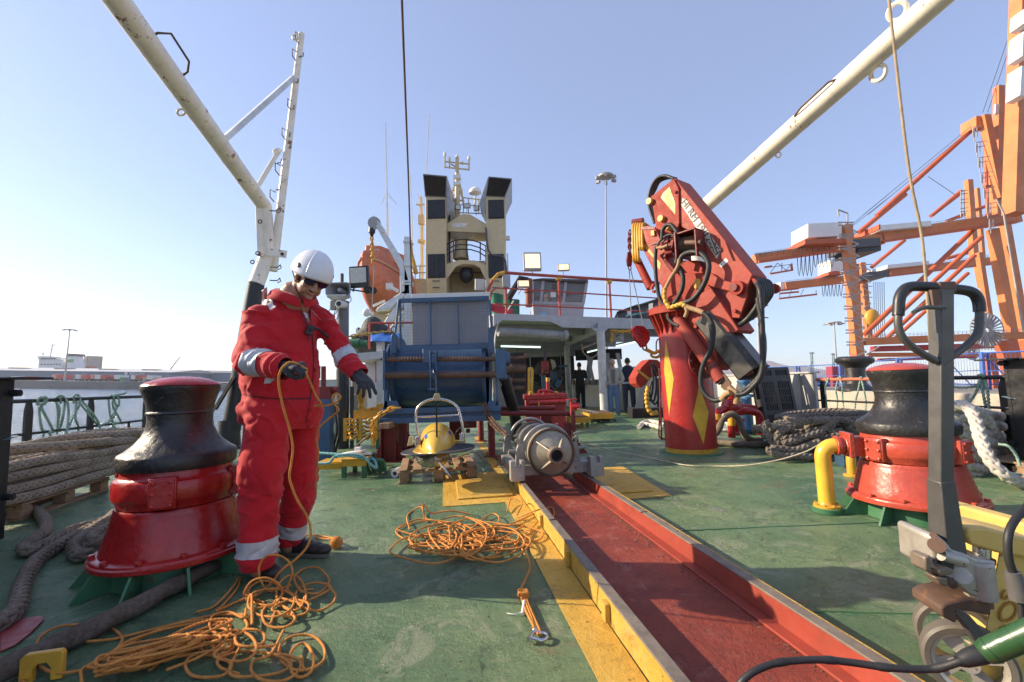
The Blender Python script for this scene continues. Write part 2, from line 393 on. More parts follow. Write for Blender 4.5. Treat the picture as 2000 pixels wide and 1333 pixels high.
# yellow markings laid on the deck, 4 mm up
def sheet(name,pts,z,mat):
    m=MB(); m.prism([V((p.x,p.y,z)) for p in pts],(0,0,-.003)); return struct(m.build(name,mat))
RU0,RU1=.70,1.30      # inner faces of the track rails (u)
sheet('deck_marking_strip',[S(.50,-3),S(.66,-3),S(.66,4.0),S(.50,4.0)],.004,TRKYEL)
sheet('deck_marking_square',[S(-.03,3.98),S(.66,3.98),S(.66,5.35),S(-.03,5.35)],.0045,TRKYEL)
sheet('deck_marking_square',[S(1.36,3.80),S(1.93,3.80),S(2.05,5.2),S(1.36,5.2)],.0045,TRKYEL)
sheet('deck_marking_strip',[S(.55,5.35),S(.66,5.35),S(.66,9),S(.55,9)],.004,TRKYEL)
def hatch(u0,u1,v0,v1,label):
    m=MB(); m.sbox(u0,u1,v0,v1,.005,.020); o=m.build('deck_hatch',TRKYEL,bevel=.006); tag(o,label,'hatch','yellow hatch covers beside the track')
hatch(.10,.60,4.16,4.98,'square yellow hatch cover between the orange rope pile and the wooden pallet')
hatch(1.42,1.84,3.98,4.95,'yellow hatch cover in the deck right of the metal cradle')
# sea
def sea_mat():
    m,t,p,v=newmat('harbour_water')
    p.inputs['Base Color'].default_value=(.010,.050,.105,1); p.inputs['Roughness'].default_value=.2; p.inputs['Specular IOR Level'].default_value=.6
    ms=nd(t,'ShaderNodeMapping'); t.links.new(v,ms.inputs[0]); ms.inputs['Scale'].default_value=(.55,1,1)
    b=bump_(t,noise_(t,ms.outputs[0],1.3,8,.65,.6),1,.5); b=bump_(t,noise_(t,ms.outputs[0],.28,5,.6),1,1.6,b); t.links.new(b,p.inputs['Normal']); return m
SEAZ=-4.5
m=MB(); m.quad(V((-4000,-400,SEAZ)),V((4000,-400,SEAZ)),V((4000,6000,SEAZ)),V((-4000,6000,SEAZ)))
struct(m.build('sea',sea_mat(),flat=True),out=True)
# ================= launch track =================
tk=thing('launch_track','long red steel channel in the deck with yellow left rail and orange red right rail','track',S(1.0,1.5))
TOPM=paint('bare_worn_rail_top',(.20,.165,.13),.6,metal=.2,var=.3,scale=9,wear=.4,wearcol=(.09,.06,.045),bump=.6)
m=MB(); m.sbox(RU0,RU1,-3,6.4,.003,.008); m.build('channel_floor',TRKRED,tk)
m=MB(); m.sbox(.664,.682,-3,4.55,.004,.108); o=m.build('rail',TRKYEL,tk,bevel=.003); o['label']='left rail painted yellow'
m2=MB(); m2.sbox(.662,.712,-3,3.0,.109,.118); m2.sbox(.666,.710,3.03,4.55,.109,.117); m2.build('rail_cap',TOPM,o,bevel=.003)
m2=MB(); 
for v_ in (1.35,1.9,2.5,3.2): m2.mark(); m2.sbox(.640,.663,v_,v_+.05,.02,.095)
m2.each('lug',TRKYEL,o,bevel=.003)
m=MB(); m.sbox(1.318,1.334,-3,4.75,.004,.108); m.sbox(1.262,1.317,-3,4.6,.0085,.020); o=m.build('rail',paint('track_rail_red',(.30,.048,.028),.55,wear=.35,wscale=8,grime=.35),tk,bevel=.003); o['label']='right rail painted orange red'
m2=MB(); m2.sbox(1.312,1.362,-3,3.02,.109,.118); m2.sbox(1.310,1.360,3.04,4.75,.109,.118); m2.build('rail_cap',TOPM,o,bevel=.003)
m2=MB(); m2.sbox(1.3625,1.369,-3,4.7,.106,.117); m2.build('edge_strip',TRKYEL,o)
# dirt and chips along the right rail
m=MB(); random.seed(9)
for k in range(420):
    u=1.255-abs(random.gauss(0,.03)); v_=random.uniform(.3,4.6); s_=random.uniform(.002,.009)*(1.6 if 2.7<v_<4.2 else 1)
    m.box(S(u,v_,.0095),(s_*random.uniform(.5,1.6),s_*.8,s_*.25),Matrix.Rotation(random.random()*6,3,'Z'))
struct(m.build('paint_debris',paint('paint_flakes',(.16,.09,.07),.8,bump=0)),'stuff')
m=MB(); random.seed(19)
for k in range(320):
    u=random.uniform(-3,5); v_=random.uniform(.8,6); s_=random.uniform(.0015,.004)
    if .5<u<1.45: continue
    m.box(S(u,v_,.002),(s_*random.uniform(1,2.6),s_*1.3,s_*.8),Matrix.Rotation(random.random()*6,3,'Z'))
struct(m.build('deck_grit',paint('deck_grit_mix',(.12,.10,.08),.8,bump=0,var=.8,scale=40)),'stuff')
m=MB(); m.prism([G(0,1275,.004),G(0,1222,.004),G(30,1212,.004),G(80,1205,.004),G(86,1212,.004),G(60,1238,.004),G(30,1262,.004)],(0,0,.006))
tag(m.build('deck_plate',paint('dull_red_plate',(.30,.05,.05),.5,wear=.2),bevel=.002),'dull red plate with rounded tip on the deck in the bottom left corner','plate')
# ================= capstans =================
def make_capstan(label,red,loc,group='capstans at the stern'):
    t=thing('capstan',label,'capstan',loc,group)
    L=V(loc)
    m=MB(); m.lathe([(.262,.60),(.266,.605),(.270,.63),(.270,.668),(.264,.682),(.238,.70),(.20,.735),(.172,.775),(.154,.82),(.149,.86),(.151,.90),(.157,.905),(.156,.912),(.152,.918),(.157,.96),(.171,1.01),(.183,1.04),(.183,1.062),(.177,1.068),(.10,1.072)],L,72); m.build('drum',BLACKM,t)
    m=MB(); m.lathe([(.184,1.066),(.180,1.073),(.165,1.085),(.13,1.10),(.08,1.113),(.03,1.118),(.0001,1.119)],L,64,capends=False); m.build('cap',red,t)
    m=MB(); m.lathe([(.245,.40),(.258,.405),(.264,.43),(.275,.445),(.281,.46),(.281,.53),(.275,.548),(.258,.556),(.25,.57),(.25,.605)],L,72)
    m.lathe([(.27,.13),(.318,.165),(.312,.20),(.294,.27),(.282,.32),(.276,.35),(.272,.362),(.268,.375),(.268,.388),(.262,.398),(.245,.402)],L,72); m.build('housing',red,t)
    m=MB(); m.lathe([(.27,.118),(.355,.118),(.361,.122),(.361,.142),(.352,.148),(.349,.158),(.34,.164),(.27,.166)],L,72); fl=m.build('base_flange',red,t)
    m=MB()
    for k in range(12):
        a=k*PI/6+.2; c=L+V((.338*math.cos(a),.338*math.sin(a),.168)); m.mark(); m.lathe([(.016,-.006),(.016,.010),(.011,.014),(.0001,.014)],c,6,capends=False)
    m.each('bolt',red,fl)
    m=MB()
    for k in range(10):
        a=k*PI/5+.45; d=V((math.cos(a),math.sin(a),0)); n=V((-math.sin(a),math.cos(a),0))
        m.mark(); m.prism([L+d*.245+n*.006,L+d*.43+n*.006,L+d*.355+n*.006+UP*.115,L+d*.245+n*.006+UP*.115],n*-.012)
    m.each('bracket',GREEN,t); m=MB(); m.lathe([(.27,0),(.28,0),(.27,.118),(.26,.118)],L,48); m.build('base_ring',GREEN,t)
    return t
def cover_plate(t,L,a,red):
    d=V((math.cos(a),math.sin(a),0)); n=V((-math.sin(a),math.cos(a),0)); M=Matrix((n,UP,d)).transposed()
    m=MB(); c=L+d*.272; m.box(c+UP*.495,(.115,.165,.05),M); m.box(c+d*.026+UP*.495,(.10,.15,.012),M); o=m.build('cover_plate',red,t,bevel=.008)
    m=MB()
    for x in(-.036,.036):
        for z in(-.06,.0,.06): m.mark(); m.lathe([(.010,0),(.010,.009),(.0001,.012)],c+d*.032+n*x+UP*(.495+z),6,M=M,capends=False)
    m.each('bolt',red,o)
CL=W(347,1000,2.74); CL.z=0; CR=W(1777,900,3.32); CR.z=0
c1=make_capstan('black and glossy deep red capstan beside the man in red coveralls',RED,CL)
vd=(V((0,0,0))-CL); av=math.atan2(vd.y,vd.x)
cover_plate(c1,CL,av-.22,RED); cover_plate(c1,CL,av-2.2,RED); cover_plate(c1,CL,av+1.25,RED)
c2=make_capstan('black and sun-bleached orange red capstan behind the pallet truck handle',ORANGERED,CR)
vd=(V((0,0,0))-CR); av2=math.atan2(vd.y,vd.x)
cover_plate(c2,CR,av2-.62,ORANGERED); cover_plate(c2,CR,av2+1.1,ORANGERED)
# hydraulic motor on the right capstan, and its yellow pipe elbow
m=MB(); d=V((math.cos(av2-1.15),math.sin(av2-1.15),0)); n=d.cross(UP); M=frame(V((0,0,0)),d)
cc=CR+UP*.50
m.box(cc+d*.29,(.13,.14,.12),M); m.cyl(cc+d*.32,cc+d*.37,.080,8); m.cyl(cc+d*.37,cc+d*.395,.058,20); m.cyl(cc+d*.395,cc+d*.42,.074,20)
m.box(cc+d*.345+UP*.01,(.17,.18,.03),M); m.build('drive_motor',ORANGERED,c2,bevel=.005)
for root_ in (c1,c2):
    for o in kids(root_)+[k for q in kids(root_) for k in kids(q)]:
        for v in o.data.vertices: v.co.x*=1.085; v.co.y*=1.085; v.co.z*=(1 if root_ is c1 else .962)
E0=cc+d*.455; E0.z*=.962; fo=E0+d*.085; fo.z=0
m=MB(); m.tube([E0-d*.02]+[E0+d*.085*math.sin(k*PI/16)-UP*.085*(1-math.cos(k*PI/16)) for k in range(9)]+[V((fo.x,fo.y,.03))],.053,22)
pt=thing('hydraulic_pipe','yellow pipe elbow rising from a rusty yellow flange to the right capstan','pipe',(fo.x,fo.y,0)); m.build('pipe',paint('bright_yellow_paint',(.78,.46,.04),.35,wear=.1,grime=.2,coat=.2),pt)
m=MB(); m.lathe([(.098,.0),(.10,.03),(.09,.035)],(fo.x,fo.y,0),28); m.build('base',GREEN,pt); m=MB(); m.lathe([(.088,.035),(.088,.05),(.06,.056),(.052,.075)],(fo.x,fo.y,0),28)
for k in range(8): a=k*PI/4; m.lathe([(.009,.05),(.009,.062),(.0001,.063)],(fo.x+.075*math.cos(a),fo.y+.075*math.sin(a),0),6,capends=False)
m.build('flange',YEL,pt)
f2=G(1665,930); f2.z=0
m=MB(); m.tube(spline([V((f2.x,f2.y,.0)),V((f2.x,f2.y,.16)),V((f2.x+.04,f2.y+.02,.24)),V((f2.x+.16,f2.y+.03,.26))],.02),.042,16); m.lathe([(.075,0),(.075,.018),(.05,.02)],f2,20)
tag(m.build('drain_pipe',YEL),'short yellow bent pipe partly hidden behind the right capstan base','pipe')
# ================= PORT SIDE =================
def at_u(px,py,u):
    d=ray(px,py); t=u/(d.x*Sd.x+d.y*Sd.y); return V((d.x*t,d.y*t,CH+d.z*t))
# railing
PU=-4.85
def railing_port():
    a=at_u(20,779,PU); b=at_u(300,774,PU)
    t=thing('ship_railing','black pipe railing on the port side hung with green rope netting','railing',(a.x,a.y,0))
    zt=.985; v0=a.dot(Fd); 
    m=MB(); m.tube([S(PU,v0-.2,zt),S(PU,9.6,zt)],.024,12); m.build('top_rail',BLACK,t)
    m=MB(); m.tube([S(PU,v0-.2,.60),S(PU,9.6,.60)],.017,10); m.build('mid_rail',BLACK,t)
    for px in(54,176,283):
        q=at_u(px,820,PU); v=q.dot(Fd); m=MB()
        m.prism([S(PU-.02,v-.04,0),S(PU-.02,v+.055,0),S(PU-.02,v+.055,.86),S(PU-.02,v+.03,.965),S(PU-.02,v-.02,.965),S(PU-.02,v-.04,.86)],Sd*.035)
        m.build('post',BLACK,t,bevel=.004)
    for px in (252,318): 
        q=at_u(px,820,PU); v=q.dot(Fd); m=MB(); m.tube([S(PU,v,0),S(PU,v,.60 if px==252 else .97)],.018,8); m.build('post',BLACK,t)
    m=MB(); m.sbox(PU-.1,PU+.06,-3,9.6,0,.09); m.build('kerb',BLACK,t)
    return t
railing_port()
# green rope lashings, traced along the rail plane
def net(pxs,label,u=PU,du=.035,r=.016,grp='green rope lashings on the port railing'):
    m=MB()
    for path in pxs:
        P=[at_u(x,y,u+du*(1 if i%2 else -.3)) for i,(x,y) in enumerate(path)]
        m.tube(spline(P,.006),r,8,lobes=3,amp=.16,twist=150)
    tag(m.build('net_rope',NET),label,'rope',grp)
def z2(L): return [(x/3.332,560+y/3.332) for x,y in L]
net([z2([(250,770),(245,735),(275,722),(285,760),(255,800),(270,920),(285,950),(262,1030)]),z2([(262,740),(295,745),(270,780),(285,820),(345,940),(325,950),(340,1045)]),z2([(240,730),(300,722),(290,765),(240,765)])],'green rope tied in a knot on the port rail nearest the black bulwark end')
net([z2([(372,960),(378,830),(368,730),(385,715),(395,760)]),z2([(372,920),(385,800),(360,740),(390,712),(420,740),(408,850),(385,945)]),z2([(410,715),(440,760),(445,850),(430,960),(420,1045)])],'green ropes looped twice over the port rail left of its second post')
net([z2([(480,760),(480,715),(510,708),(520,760),(485,830),(430,950),(440,960)]),z2([(500,720),(490,850),(510,920),(495,1010)]),z2([(510,750),(570,820),(650,905),(740,850),(755,770)]),z2([(520,730),(620,850),(650,920),(655,1000)])],'green rope fanning out from a hitch on the port rail at its second post')
net([z2([(705,720),(715,830),(735,900),(712,1000)]),z2([(715,710),(760,715),(775,760),(735,830),(700,880),(640,910)]),z2([(745,700),(735,780),(785,880),(740,895),(775,985)]),z2([(770,705),(775,760),(760,780),(740,715),(795,700),(822,690)])],'thick tangle of green rope knotted on the port rail nearest the left capstan')
# bulwark ends and the solid bulwarks aft of them
def bulwark_end(px,py,Y,sgn,label,H=1.17):
    c=W(px,py,Y); u=c.dot(Sd); v=c.dot(Fd)
    t=thing('bulwark',label,'bulwark',S(u,v,0),'black bulwark ends at the stern')
    m=MB(); u0=u; u1=u+sgn*.62
    m.sbox(min(u0,u1),max(u0,u1),v-.03,v,0,H-.012); m.sbox(u0-.012*(sgn<0),u0+.012*(sgn>0),v-4.2,v-.031,0,H-.012)
    m.build('plate',BLACK,t,bevel=.004)
    m=MB(); m.sbox(min(u0-sgn*.17,u1),max(u0-sgn*.17,u1),v-.15,v+.12,H-.010,H+.006); m.sbox(min(u0-sgn*.03,u1),max(u0-sgn*.03,u1),v-4.2,v-.151,H-.010,H+.006); m.build('cap_plate',BLACK,t,bevel=.003)
    m=MB(); m.mark()
    for z in(1.06,.30): m.mark(); m.tube([S(u0-sgn*.005,v-.02,z),S(u0-sgn*.055,v-.02,z)],.026,14); m.tube([S(u0-sgn*.055,v-.02,z),S(u0-sgn*.062,v-.02,z)],.014,12)
    m.each('bolt',BLACK,t)
    m=MB(); m.tube([S(u0-.002,v-.035,z) for z in(.70,.66)],.003,4)
    b=MB(); P=[S(u0+sgn*.4,v-.04,.66),S(u0-sgn*.006,v-.045,.72),S(u0-sgn*.01,v+.02,.74)]
    for a_,b_ in zip(P,P[1:]): b.bar(a_,b_,.05,.004,up=UP)
    b.build('strap',paint('blue_grey_strap',(.13,.22,.26),.6,bump=0),t)
    return t
bulwark_end(20,880,3.45,-1,'black steel bulwark end with a grey blue strap at the left edge of the deck')
# unseen block added aft of the bulwark to throw shadow over the near deck
t=thing('shadow_block','unseen black block added on the port quarter to shade the near deck','shadow block',S(-3.5,0.5))
m=MB(); m.sbox(-4.0,-3.35,-1.2,2.75,0,1.5); m.build('body',BLACK,t,bevel=.01)
m=MB(); m.sbox(-4.03,-3.32,-1.23,2.78,1.501,1.53); m.build('lid',BLACK,t,bevel=.005)
# ---------------- wooden pallets ----------------
def make_pallet(label,loc,rz,L_=1.2,Wd=.8,group='wooden pallets on the deck',dk=7,red=False):
    t=thing('wooden_pallet',label,'pallet',loc,group); L=V(loc); M=Matrix.Rotation(rz,3,'Z')
    B=lambda mb,x,y,z,sx,sy,sz: mb.box(L+M@V((x,y,z)),(sx,sy,sz),M)
    random.seed(int(abs(loc[0]*100))+7)
    m=MB()
    for k in range(dk):
        w=.095 if k%2==0 else .08; y=-Wd/2+.05+k*(Wd-.1)/(dk-1); m.mark(); B(m,random.uniform(-.004,.004),y,.133,L_,w,.019)
    m.each('deck_board',WOOD,t,bevel=.003)
    m=MB()
    for x in(-L_/2+.05,0,L_/2-.05): m.mark(); B(m,x,0,.111,.098,Wd,.021)
    m.each('cross_board',WOOD,t,bevel=.003)
    m=MB()
    for x in(-L_/2+.07,0,L_/2-.07):
        for y in(-Wd/2+.06,0,Wd/2-.06): m.mark(); B(m,x,y,.061,.13,.1,.078)
    bl=m.each('block',WOOD,t,bevel=.004)
    m=MB()
    for y in(-Wd/2+.05,0,Wd/2-.05): m.mark(); B(m,0,y,.011,L_,.095,.02)
    m.each('base_board',WOOD,t,bevel=.003)
    return t
make_pallet('wooden pallet at the left edge of the photo below the black bulwark end',S(-4.32,3.62)+Fd*0,SA,1.2,.8)
make_pallet('wooden pallet with a reddish block under the tan mooring rope stack',S(-3.95,5.02),SA+PI/2+.1,1.2,.8)
m=MB(); c=S(-3.3,3.98,.02); m.box(W(133,1008,4.2)+V((0,0,0)),(.13,.02,.075),Matrix.Rotation(.35,3,'Z'))
tag(m.build('pallet_block_cover',paint('faded_red_block',(.26,.05,.04),.7)),'small faded red plate on the end of the left pallet','plate')
# ---------------- mooring ropes ----------------
random.seed(21)
def heap(name,label,curves,mat,r,group=None,pl=False,step=None,lobes=2,amp=.10,twist=None,n=12,braid=True,jit=.0):
    m=MB()
    for P in curves:
        if pl: plait(m,P,r); continue
        Q=spline(P,step or r*.35)
        if jit: Q=[q+V((noise.noise(q*9),noise.noise(q*9+V((7,0,0))),noise.noise(q*9+V((0,9,0)))*.5))*jit for q in Q]
        m.tube(Q,r,n,lobes=lobes,amp=amp,twist=twist if twist else 1.15/r,braid=braid)
    o=m.build(name,mat,sharp=80); tag(o,label,'rope',group); return o
cur=[]
r=.042
for k in range(4):             # layers
    z=.16+r+k*.078
    for j in range(8-k//2):
        u=-3.52-.02*k-j*.088+random.uniform(-.012,.012); e=random.uniform(-.1,.25)
        if j>1 and k<3: 
            continue            # hidden inside the stack
        pts=[S(u+.06*math.sin(i*1.7+k+j)*.35+(.10 if i==0 else 0),3.25+e+i*.62,z+.018*math.sin(i*2.1+k*1.3+j)+random.uniform(-.008,.008)) for i in range(7)]
        pts.append(S(u-.2,7.1+e,z)); cur.append(pts)
for c in range(3):             # bights lying over the top
    b=at_u(*[(165,880),(120,905),(240,872)][c],-3.8+.1*c); zz=.52+.03*c
    vv=b.dot(Fd); cur.append([S(-4.5,vv-.9,.44),S(-4.0,vv-.4,zz),S(-3.65,vv,zz),S(-3.6,vv+.4,zz-.02),S(-3.8,vv+.75,zz-.03),S(-4.1,vv+.5,zz),S(-4.3,vv,zz-.03),S(-4.6,vv-.5,.43)])
heap('mooring_rope','long stack of tan braided mooring rope flaked on pallets along the port railing',cur,TANR,r,'mooring ropes on the port side',pl=True)
def gl(L,z=.04): return [G(x,y,z if not isinstance(z,list) else z[i]) for i,(x,y) in enumerate(L)]
heap('mooring_rope','grey braided mooring rope curving from the red plate up to the left capstan',[gl([(-60,1240),(0,1216),(32,1186),(45,1140),(71,1095),(130,1056),(182,1030),(208,1018),(232,996),(260,975)])],GRR,.040,'mooring ropes on the port side',pl=True)
heap('mooring_rope','grey mooring rope bent in a tight hairpin beside the left wooden pallet',[[W(20,985,4.1)]+gl([(60,992),(85,1012),(88,1036),(66,1054),(46,1070),(60,1076),(97,1059),(143,1036),(180,1026),(230,1010)])],GRR,.038,'mooring ropes on the port side',pl=True)
heap('mooring_rope','short grey rope bight tucked behind the foot of the left capstan',[gl([(262,990),(225,1010),(190,1030),(160,1052),(145,1068),(158,1084),(185,1078),(215,1060),(260,1040)],.045),gl([(260,1010),(215,1030),(185,1046),(180,1060),(205,1056),(240,1040)],.10)],GRR,.044,'mooring ropes on the port side',pl=True)
DKR=ropemat('dark_fuzzy_hawser_fibre',(.085,.066,.05),(.17,.14,.11),50,1.0)
heap('mooring_rope','thick dark fuzzy hawser running diagonally past the front of the left capstan',[gl([(-90,1352),(0,1314),(65,1281),(136,1246),(208,1213),(292,1170),(374,1127),(461,1084),(500,1064),(525,1052)],.045)],DKR,.044,'mooring ropes on the port side',jit=.012)
# yellow pad eye, bottom left
c=G(78,1333); M=Matrix.Rotation(.25,3,'Z')
m=MB(); c=c+V((0,0,0))
out=[(-.065,0),(-.065,.085),(-.05,.10),(.055,.10),(.065,.09),(.065,0),(.028,0),(.028,.045),(.015,.062),(-.012,.062),(-.025,.045),(-.025,0)]
m.prism([c+M@V((x,0,z+.0)) for x,z in out],M@V((0,.022,0))); tag(m.build('pad_eye',YEL,bevel=.003),'small yellow steel pad eye welded to the deck in the bottom left corner','pad eye')
# ================= FAR SIDE OF THE HARBOUR (level world) =================
QZ=-.55; QY=235
conc=paint('quay_concrete',(.20,.195,.18),.85,var=.25,scale=.08,grime=.5,bump=0)
a=GW(-260,1,1) if 0 else None
def wx(px,Y): return WW(px,740,Y).x
m=MB(); m.box(((wx(-400,QY)+wx(640,QY))/2,QY+60,(QZ-7)/2),(wx(640,QY)-wx(-400,QY),120,-(-7-QZ))); struct(m.build('far_quay',conc),out=True)
m=MB(); m.box((wx(150,300)-180,900,-3.4),(1500,1000,7)); struct(m.build('far_land',paint('far_ground',(.16,.15,.13),.9,bump=0)),out=True)
WHB=paint('warehouse_blue_cladding',(.16,.21,.28),.6,var=.1,scale=.05,bump=0,grime=.1)
ROOF=paint('pale_metal_roof',(.52,.51,.49),.45,var=.1,scale=.1,bump=0,grime=.1)
def shed(label,px0,Y0,py0,px1,Y1,py1,depth,py0e,py1e,sign=None,sidepx=None):
    A=WW(px0,py0e,Y0); B=WW(px1,py1e,Y1); z=QZ
    t=thing('warehouse',label,'warehouse',((A.x+B.x)/2,(A.y+B.y)/2,z),'warehouses across the harbour',out=True)
    dr=V((B.x-A.x,B.y-A.y,0)).normalized(); n=V((-dr.y,dr.x,0))
    zr=WW(px0,py0,Y0).z; H=A.z
    poly=[V((A.x,A.y,z)),V((B.x,B.y,z)),V((B.x,B.y,B.z)),V((A.x,A.y,A.z))]
    m=MB(); m.prism(poly,n*depth); m.build('wall',WHB,t)
    m=MB(); a=V((A.x,A.y,A.z+.05)); b=V((B.x,B.y,B.z+.05)); ra=WW(px0,py0,Y0); rb=WW(px1,py1,Y1)
    m.prism([a-n*.6-dr,a+n*depth/2+UP*(ra.z-A.z),a+n*(depth+.6)],dr*((b-a).length+2)); m.build('roof',ROOF,t)
    m=MB()
    for k in range(6): f=.12+k*.15; c=a.lerp(b,f)+n*depth*.33+UP*(ra.z-A.z)*.72; m.mark(); m.box(c,(9,5,.9),Matrix.Rotation(math.atan2(dr.y,dr.x),3,'Z'))
    m.each('roof_light',CRG,t)
    if sign:
        txt,px,sz=sign; f=(px-px0)/(px1-px0); 
        # position along wall hit by that column
        d=ray(px,730.4,WM); o=WM.translation; den=d.x*n.x+d.y*n.y; tt=((A.x-o.x)*n.x+(A.y-o.y)*n.y)/den; P=o+d*tt
        zz=P.z; m=MB(); put_text(m,txt,sz,V((P.x,P.y,zz))-n*.25,dr,UP,thick=.1,sx=1.25); m.build('sign_text',CRW,t)
        m=MB(); q=V((P.x,P.y,zz))-n*.25-dr*(sz*3.2); m.prism([q+UP*sz*.45-dr*sz*.5,q+UP*sz*.45+dr*sz*.5,q+dr*sz*.42-UP*sz*.1,q-UP*sz*.55,q-dr*sz*.42-UP*sz*.1],-n*.1); m.build('sign_emblem',CRW,t)
    return t
shed('long blue grey warehouse across the harbour with a white company name at its right end',-300,262,712,332,285,726,60,720,727.6,('SEPCAN',268,1.9))
shed('blue warehouse with pale gable end right of the one bearing the white sign',366,330,723,560,345,727,55,727,730)
# containers and lorries along the quay
cc_=[((.62,.60,.56),0,20,34),((.45,.09,.07),0,44,56),((.62,.30,.24),1,100,110),((.50,.07,.06),1,110,123),((.62,.60,.58),1,146,158),((.55,.09,.06),1,158,172),((.60,.30,.25),1,176,183),((.66,.63,.6),1,184,196),((.48,.08,.07),1,196,208),((.16,.05,.05),0,208,220),((.62,.62,.62),1,222,234),((.10,.32,.12),0,234,243),((.14,.18,.26),0,243,254),((.66,.63,.60),1,255,264),((.40,.07,.06),1,264,277),((.45,.42,.36),0,278,285),((.66,.64,.62),1,286,299),((.55,.35,.2),0,300,330)]
words=['white','dark red','salmon','bright red','light grey','scarlet','pale salmon','off white','crimson','maroon','silver','green','navy blue','cream','brick red','beige','chalk white','orange brown']
where=['nearest the left edge of the photo','left of the lamp mast by the low shed','left of the lamp mast','just left of the lamp mast foot','right of the lamp mast','third right of the lamp mast','narrow one in mid row','in mid row','beside an off white lorry','dark one in mid row','tanker-like one right of mid row','the only one in the row','right of the green one','right of the navy blue one','below the warehouse sign','narrow one below the warehouse sign','at the right end under the sign','low one at the end of the row']
for i,(col,tr,p0,p1) in enumerate(cc_):
    Y=QY+10; xa,xb=wx(p0,Y),wx(p1,Y); 
    kind='lorry' if tr else 'shipping_container'
    t=thing(kind,f"{words[i]} {'lorry trailer' if tr else 'container'} on the far quay, {where[i]}",'lorry' if tr else 'container',((xa+xb)/2,Y,QZ),'lorries and containers on the far quay',out=True)
    zb=QZ+(1.2 if tr else .05); m=MB(); m.box(((xa+xb)/2,Y+3,zb+1.1),(xb-xa-.3,6,2.2)); m.build('box_body',paint('container_%d'%i,col,.5,bump=0,var=.05,grime=.15),t,bevel=.05)
    if tr:
        m=MB(); m.box(((xa+xb)/2,Y+3,QZ+.95),(xb-xa-.4,5.5,.35)); m.build('chassis',BLACK,t)
        m=MB()
        for f in(.2,.8): m.mark(); m.cyl((xa+(xb-xa)*f,Y+.2,QZ+.5),(xa+(xb-xa)*f,Y+.6,QZ+.5),.5,12)
        m.each('wheel',RUBBER,t)
    else:
        m=MB(); m.box((xb-(xb-xa)*.5,Y-.05,zb+1.1),(.12,.06,2.0)); m.build('door_seam',DGREY,t)
# lamp mast
def lamp_mast(label,base,H,r,heads=4,lean=0,group='tall lamp masts of the port'):
    t=thing('lamp_mast',label,'lamp mast',tuple(base),group,out=True); b=V(base); tp=b+UP*H+V((lean,0,0))
    m=MB(); m.tube([b,tp],[r,r*.45],10); m.build('pole',GREY,t)
    m=MB(); m.lathe([(r*1.2,0),(r*5.5,.1),(r*5.5,.35),(r*1.2,.5)],tp,14); m.build('head_ring',CRG,t)
    m=MB()
    for k in range(6): a=k*PI/3+.3; m.mark(); m.box(tp+V((math.cos(a)*r*6.5,math.sin(a)*r*6.5,-.2)),(r*3,r*2,.35),Matrix.Rotation(a,3,'Z'))
    m.each('lamp_head',CRG,t); return t
b=WW(126,745,QY+4); tp=WW(137,645,QY+4); lamp_mast('tall grey lamp mast on the far quay in front of the white ship',(b.x,b.y,QZ),tp.z-QZ,.42,lean=(tp.x-b.x)*.4)
# ship behind the sheds
def far_ship():
    Y=420; f=lambda px,py,dy=0: WW(px,py,Y+dy)
    b=f(110,730); t=thing('cargo_ship','white cargo ship superstructure and funnel rising behind the far warehouse','ship',(b.x,b.y,SEAZ),out=True)
    B=lambda mb,x0,y0,x1,y1,d0=0,dp=12: mb.box(((f(x0,y0,d0)+f(x1,y1,d0))/2)+V((0,dp/2,0)),(abs(f(x1,y1).x-f(x0,y0).x),dp,abs(f(x1,y1).z-f(x0,y0).z)))
    m=MB(); B(m,70,722,150,760,0,30); m.build('hull',CRW,t)
    m=MB(); B(m,76,703,121,722); B(m,74,698,112,703,0,10); B(m,72,696,100,698,0,10); B(m,76,701,118,703.2,-.5,11); m.build('bridge',CRW,t)
    m=MB()
    for k in range(7): m.mark(); B(m,80+k*6,711,82+k*6,713,-.4,.5)
    for k in range(6): m.mark(); B(m,79+k*5,700,82.5+k*5,702,-.9,.5)
    m.each('window',DGREY,t)
    m=MB(); m.prism([f(129,694),f(142,694),f(148,722),f(127,722)],V((0,10,0))); m.build('funnel',CRW,t)
    m=MB(); B(m,129.5,691,142.5,695.5,-1,12); m.build('funnel_top',DGREY,t)
    m=MB(); m.ball(f(136.5,704,-1),(3.6,.6,1.6)); m.build('funnel_emblem',paint('funnel_green',(.1,.4,.16),.5,bump=0),t)
    m=MB(); m.tube([f(98,698),f(101,682),f(103,672)],.5,6); m.bar(f(93,683),f(106,684),.5); m.bar(f(96,676),f(108,675),.3); m.tube([f(105,684),f(107,668)],.2,5); m.build('mast',CRW,t)
    m=MB(); m.tube([f(84,697),f(84,692)],.4,6); m.ball(f(84,691),.9); m.build('radar_dome',CRW,t)
    m=MB(); m.prism([f(160,721),f(168,716),f(178,716),f(182,722),f(160,724)],V((0,5,0))); m.build('stern_boat',paint('boat_red',(.45,.1,.06),.5,bump=0),t)
far_ship()
Y=500; b=WW(180,727,Y); t=thing('silo','pale grey storage silo under scaffolding behind the far warehouse','silo',(b.x,b.y,QZ),out=True)
rr=(WW(192,700,Y).x-WW(167,700,Y).x)/2; zt=WW(180,696,Y).z
m=MB(); m.lathe([(rr*.96,QZ),(rr,zt*.25),(rr,zt*.8),(rr*.93,zt-1.5),(rr*.88,zt)],(b.x,b.y,0),24); m.build('tank',paint('silo_concrete',(.42,.40,.37),.8,bump=0,scale=.1),t)
m=MB()
for k in range(9): m.lathe([(rr*1.03,QZ+3+k*(zt-QZ-2)/9),(rr*1.03,QZ+3.7+k*(zt-QZ-2)/9)],(b.x,b.y,0),24,capends=False)
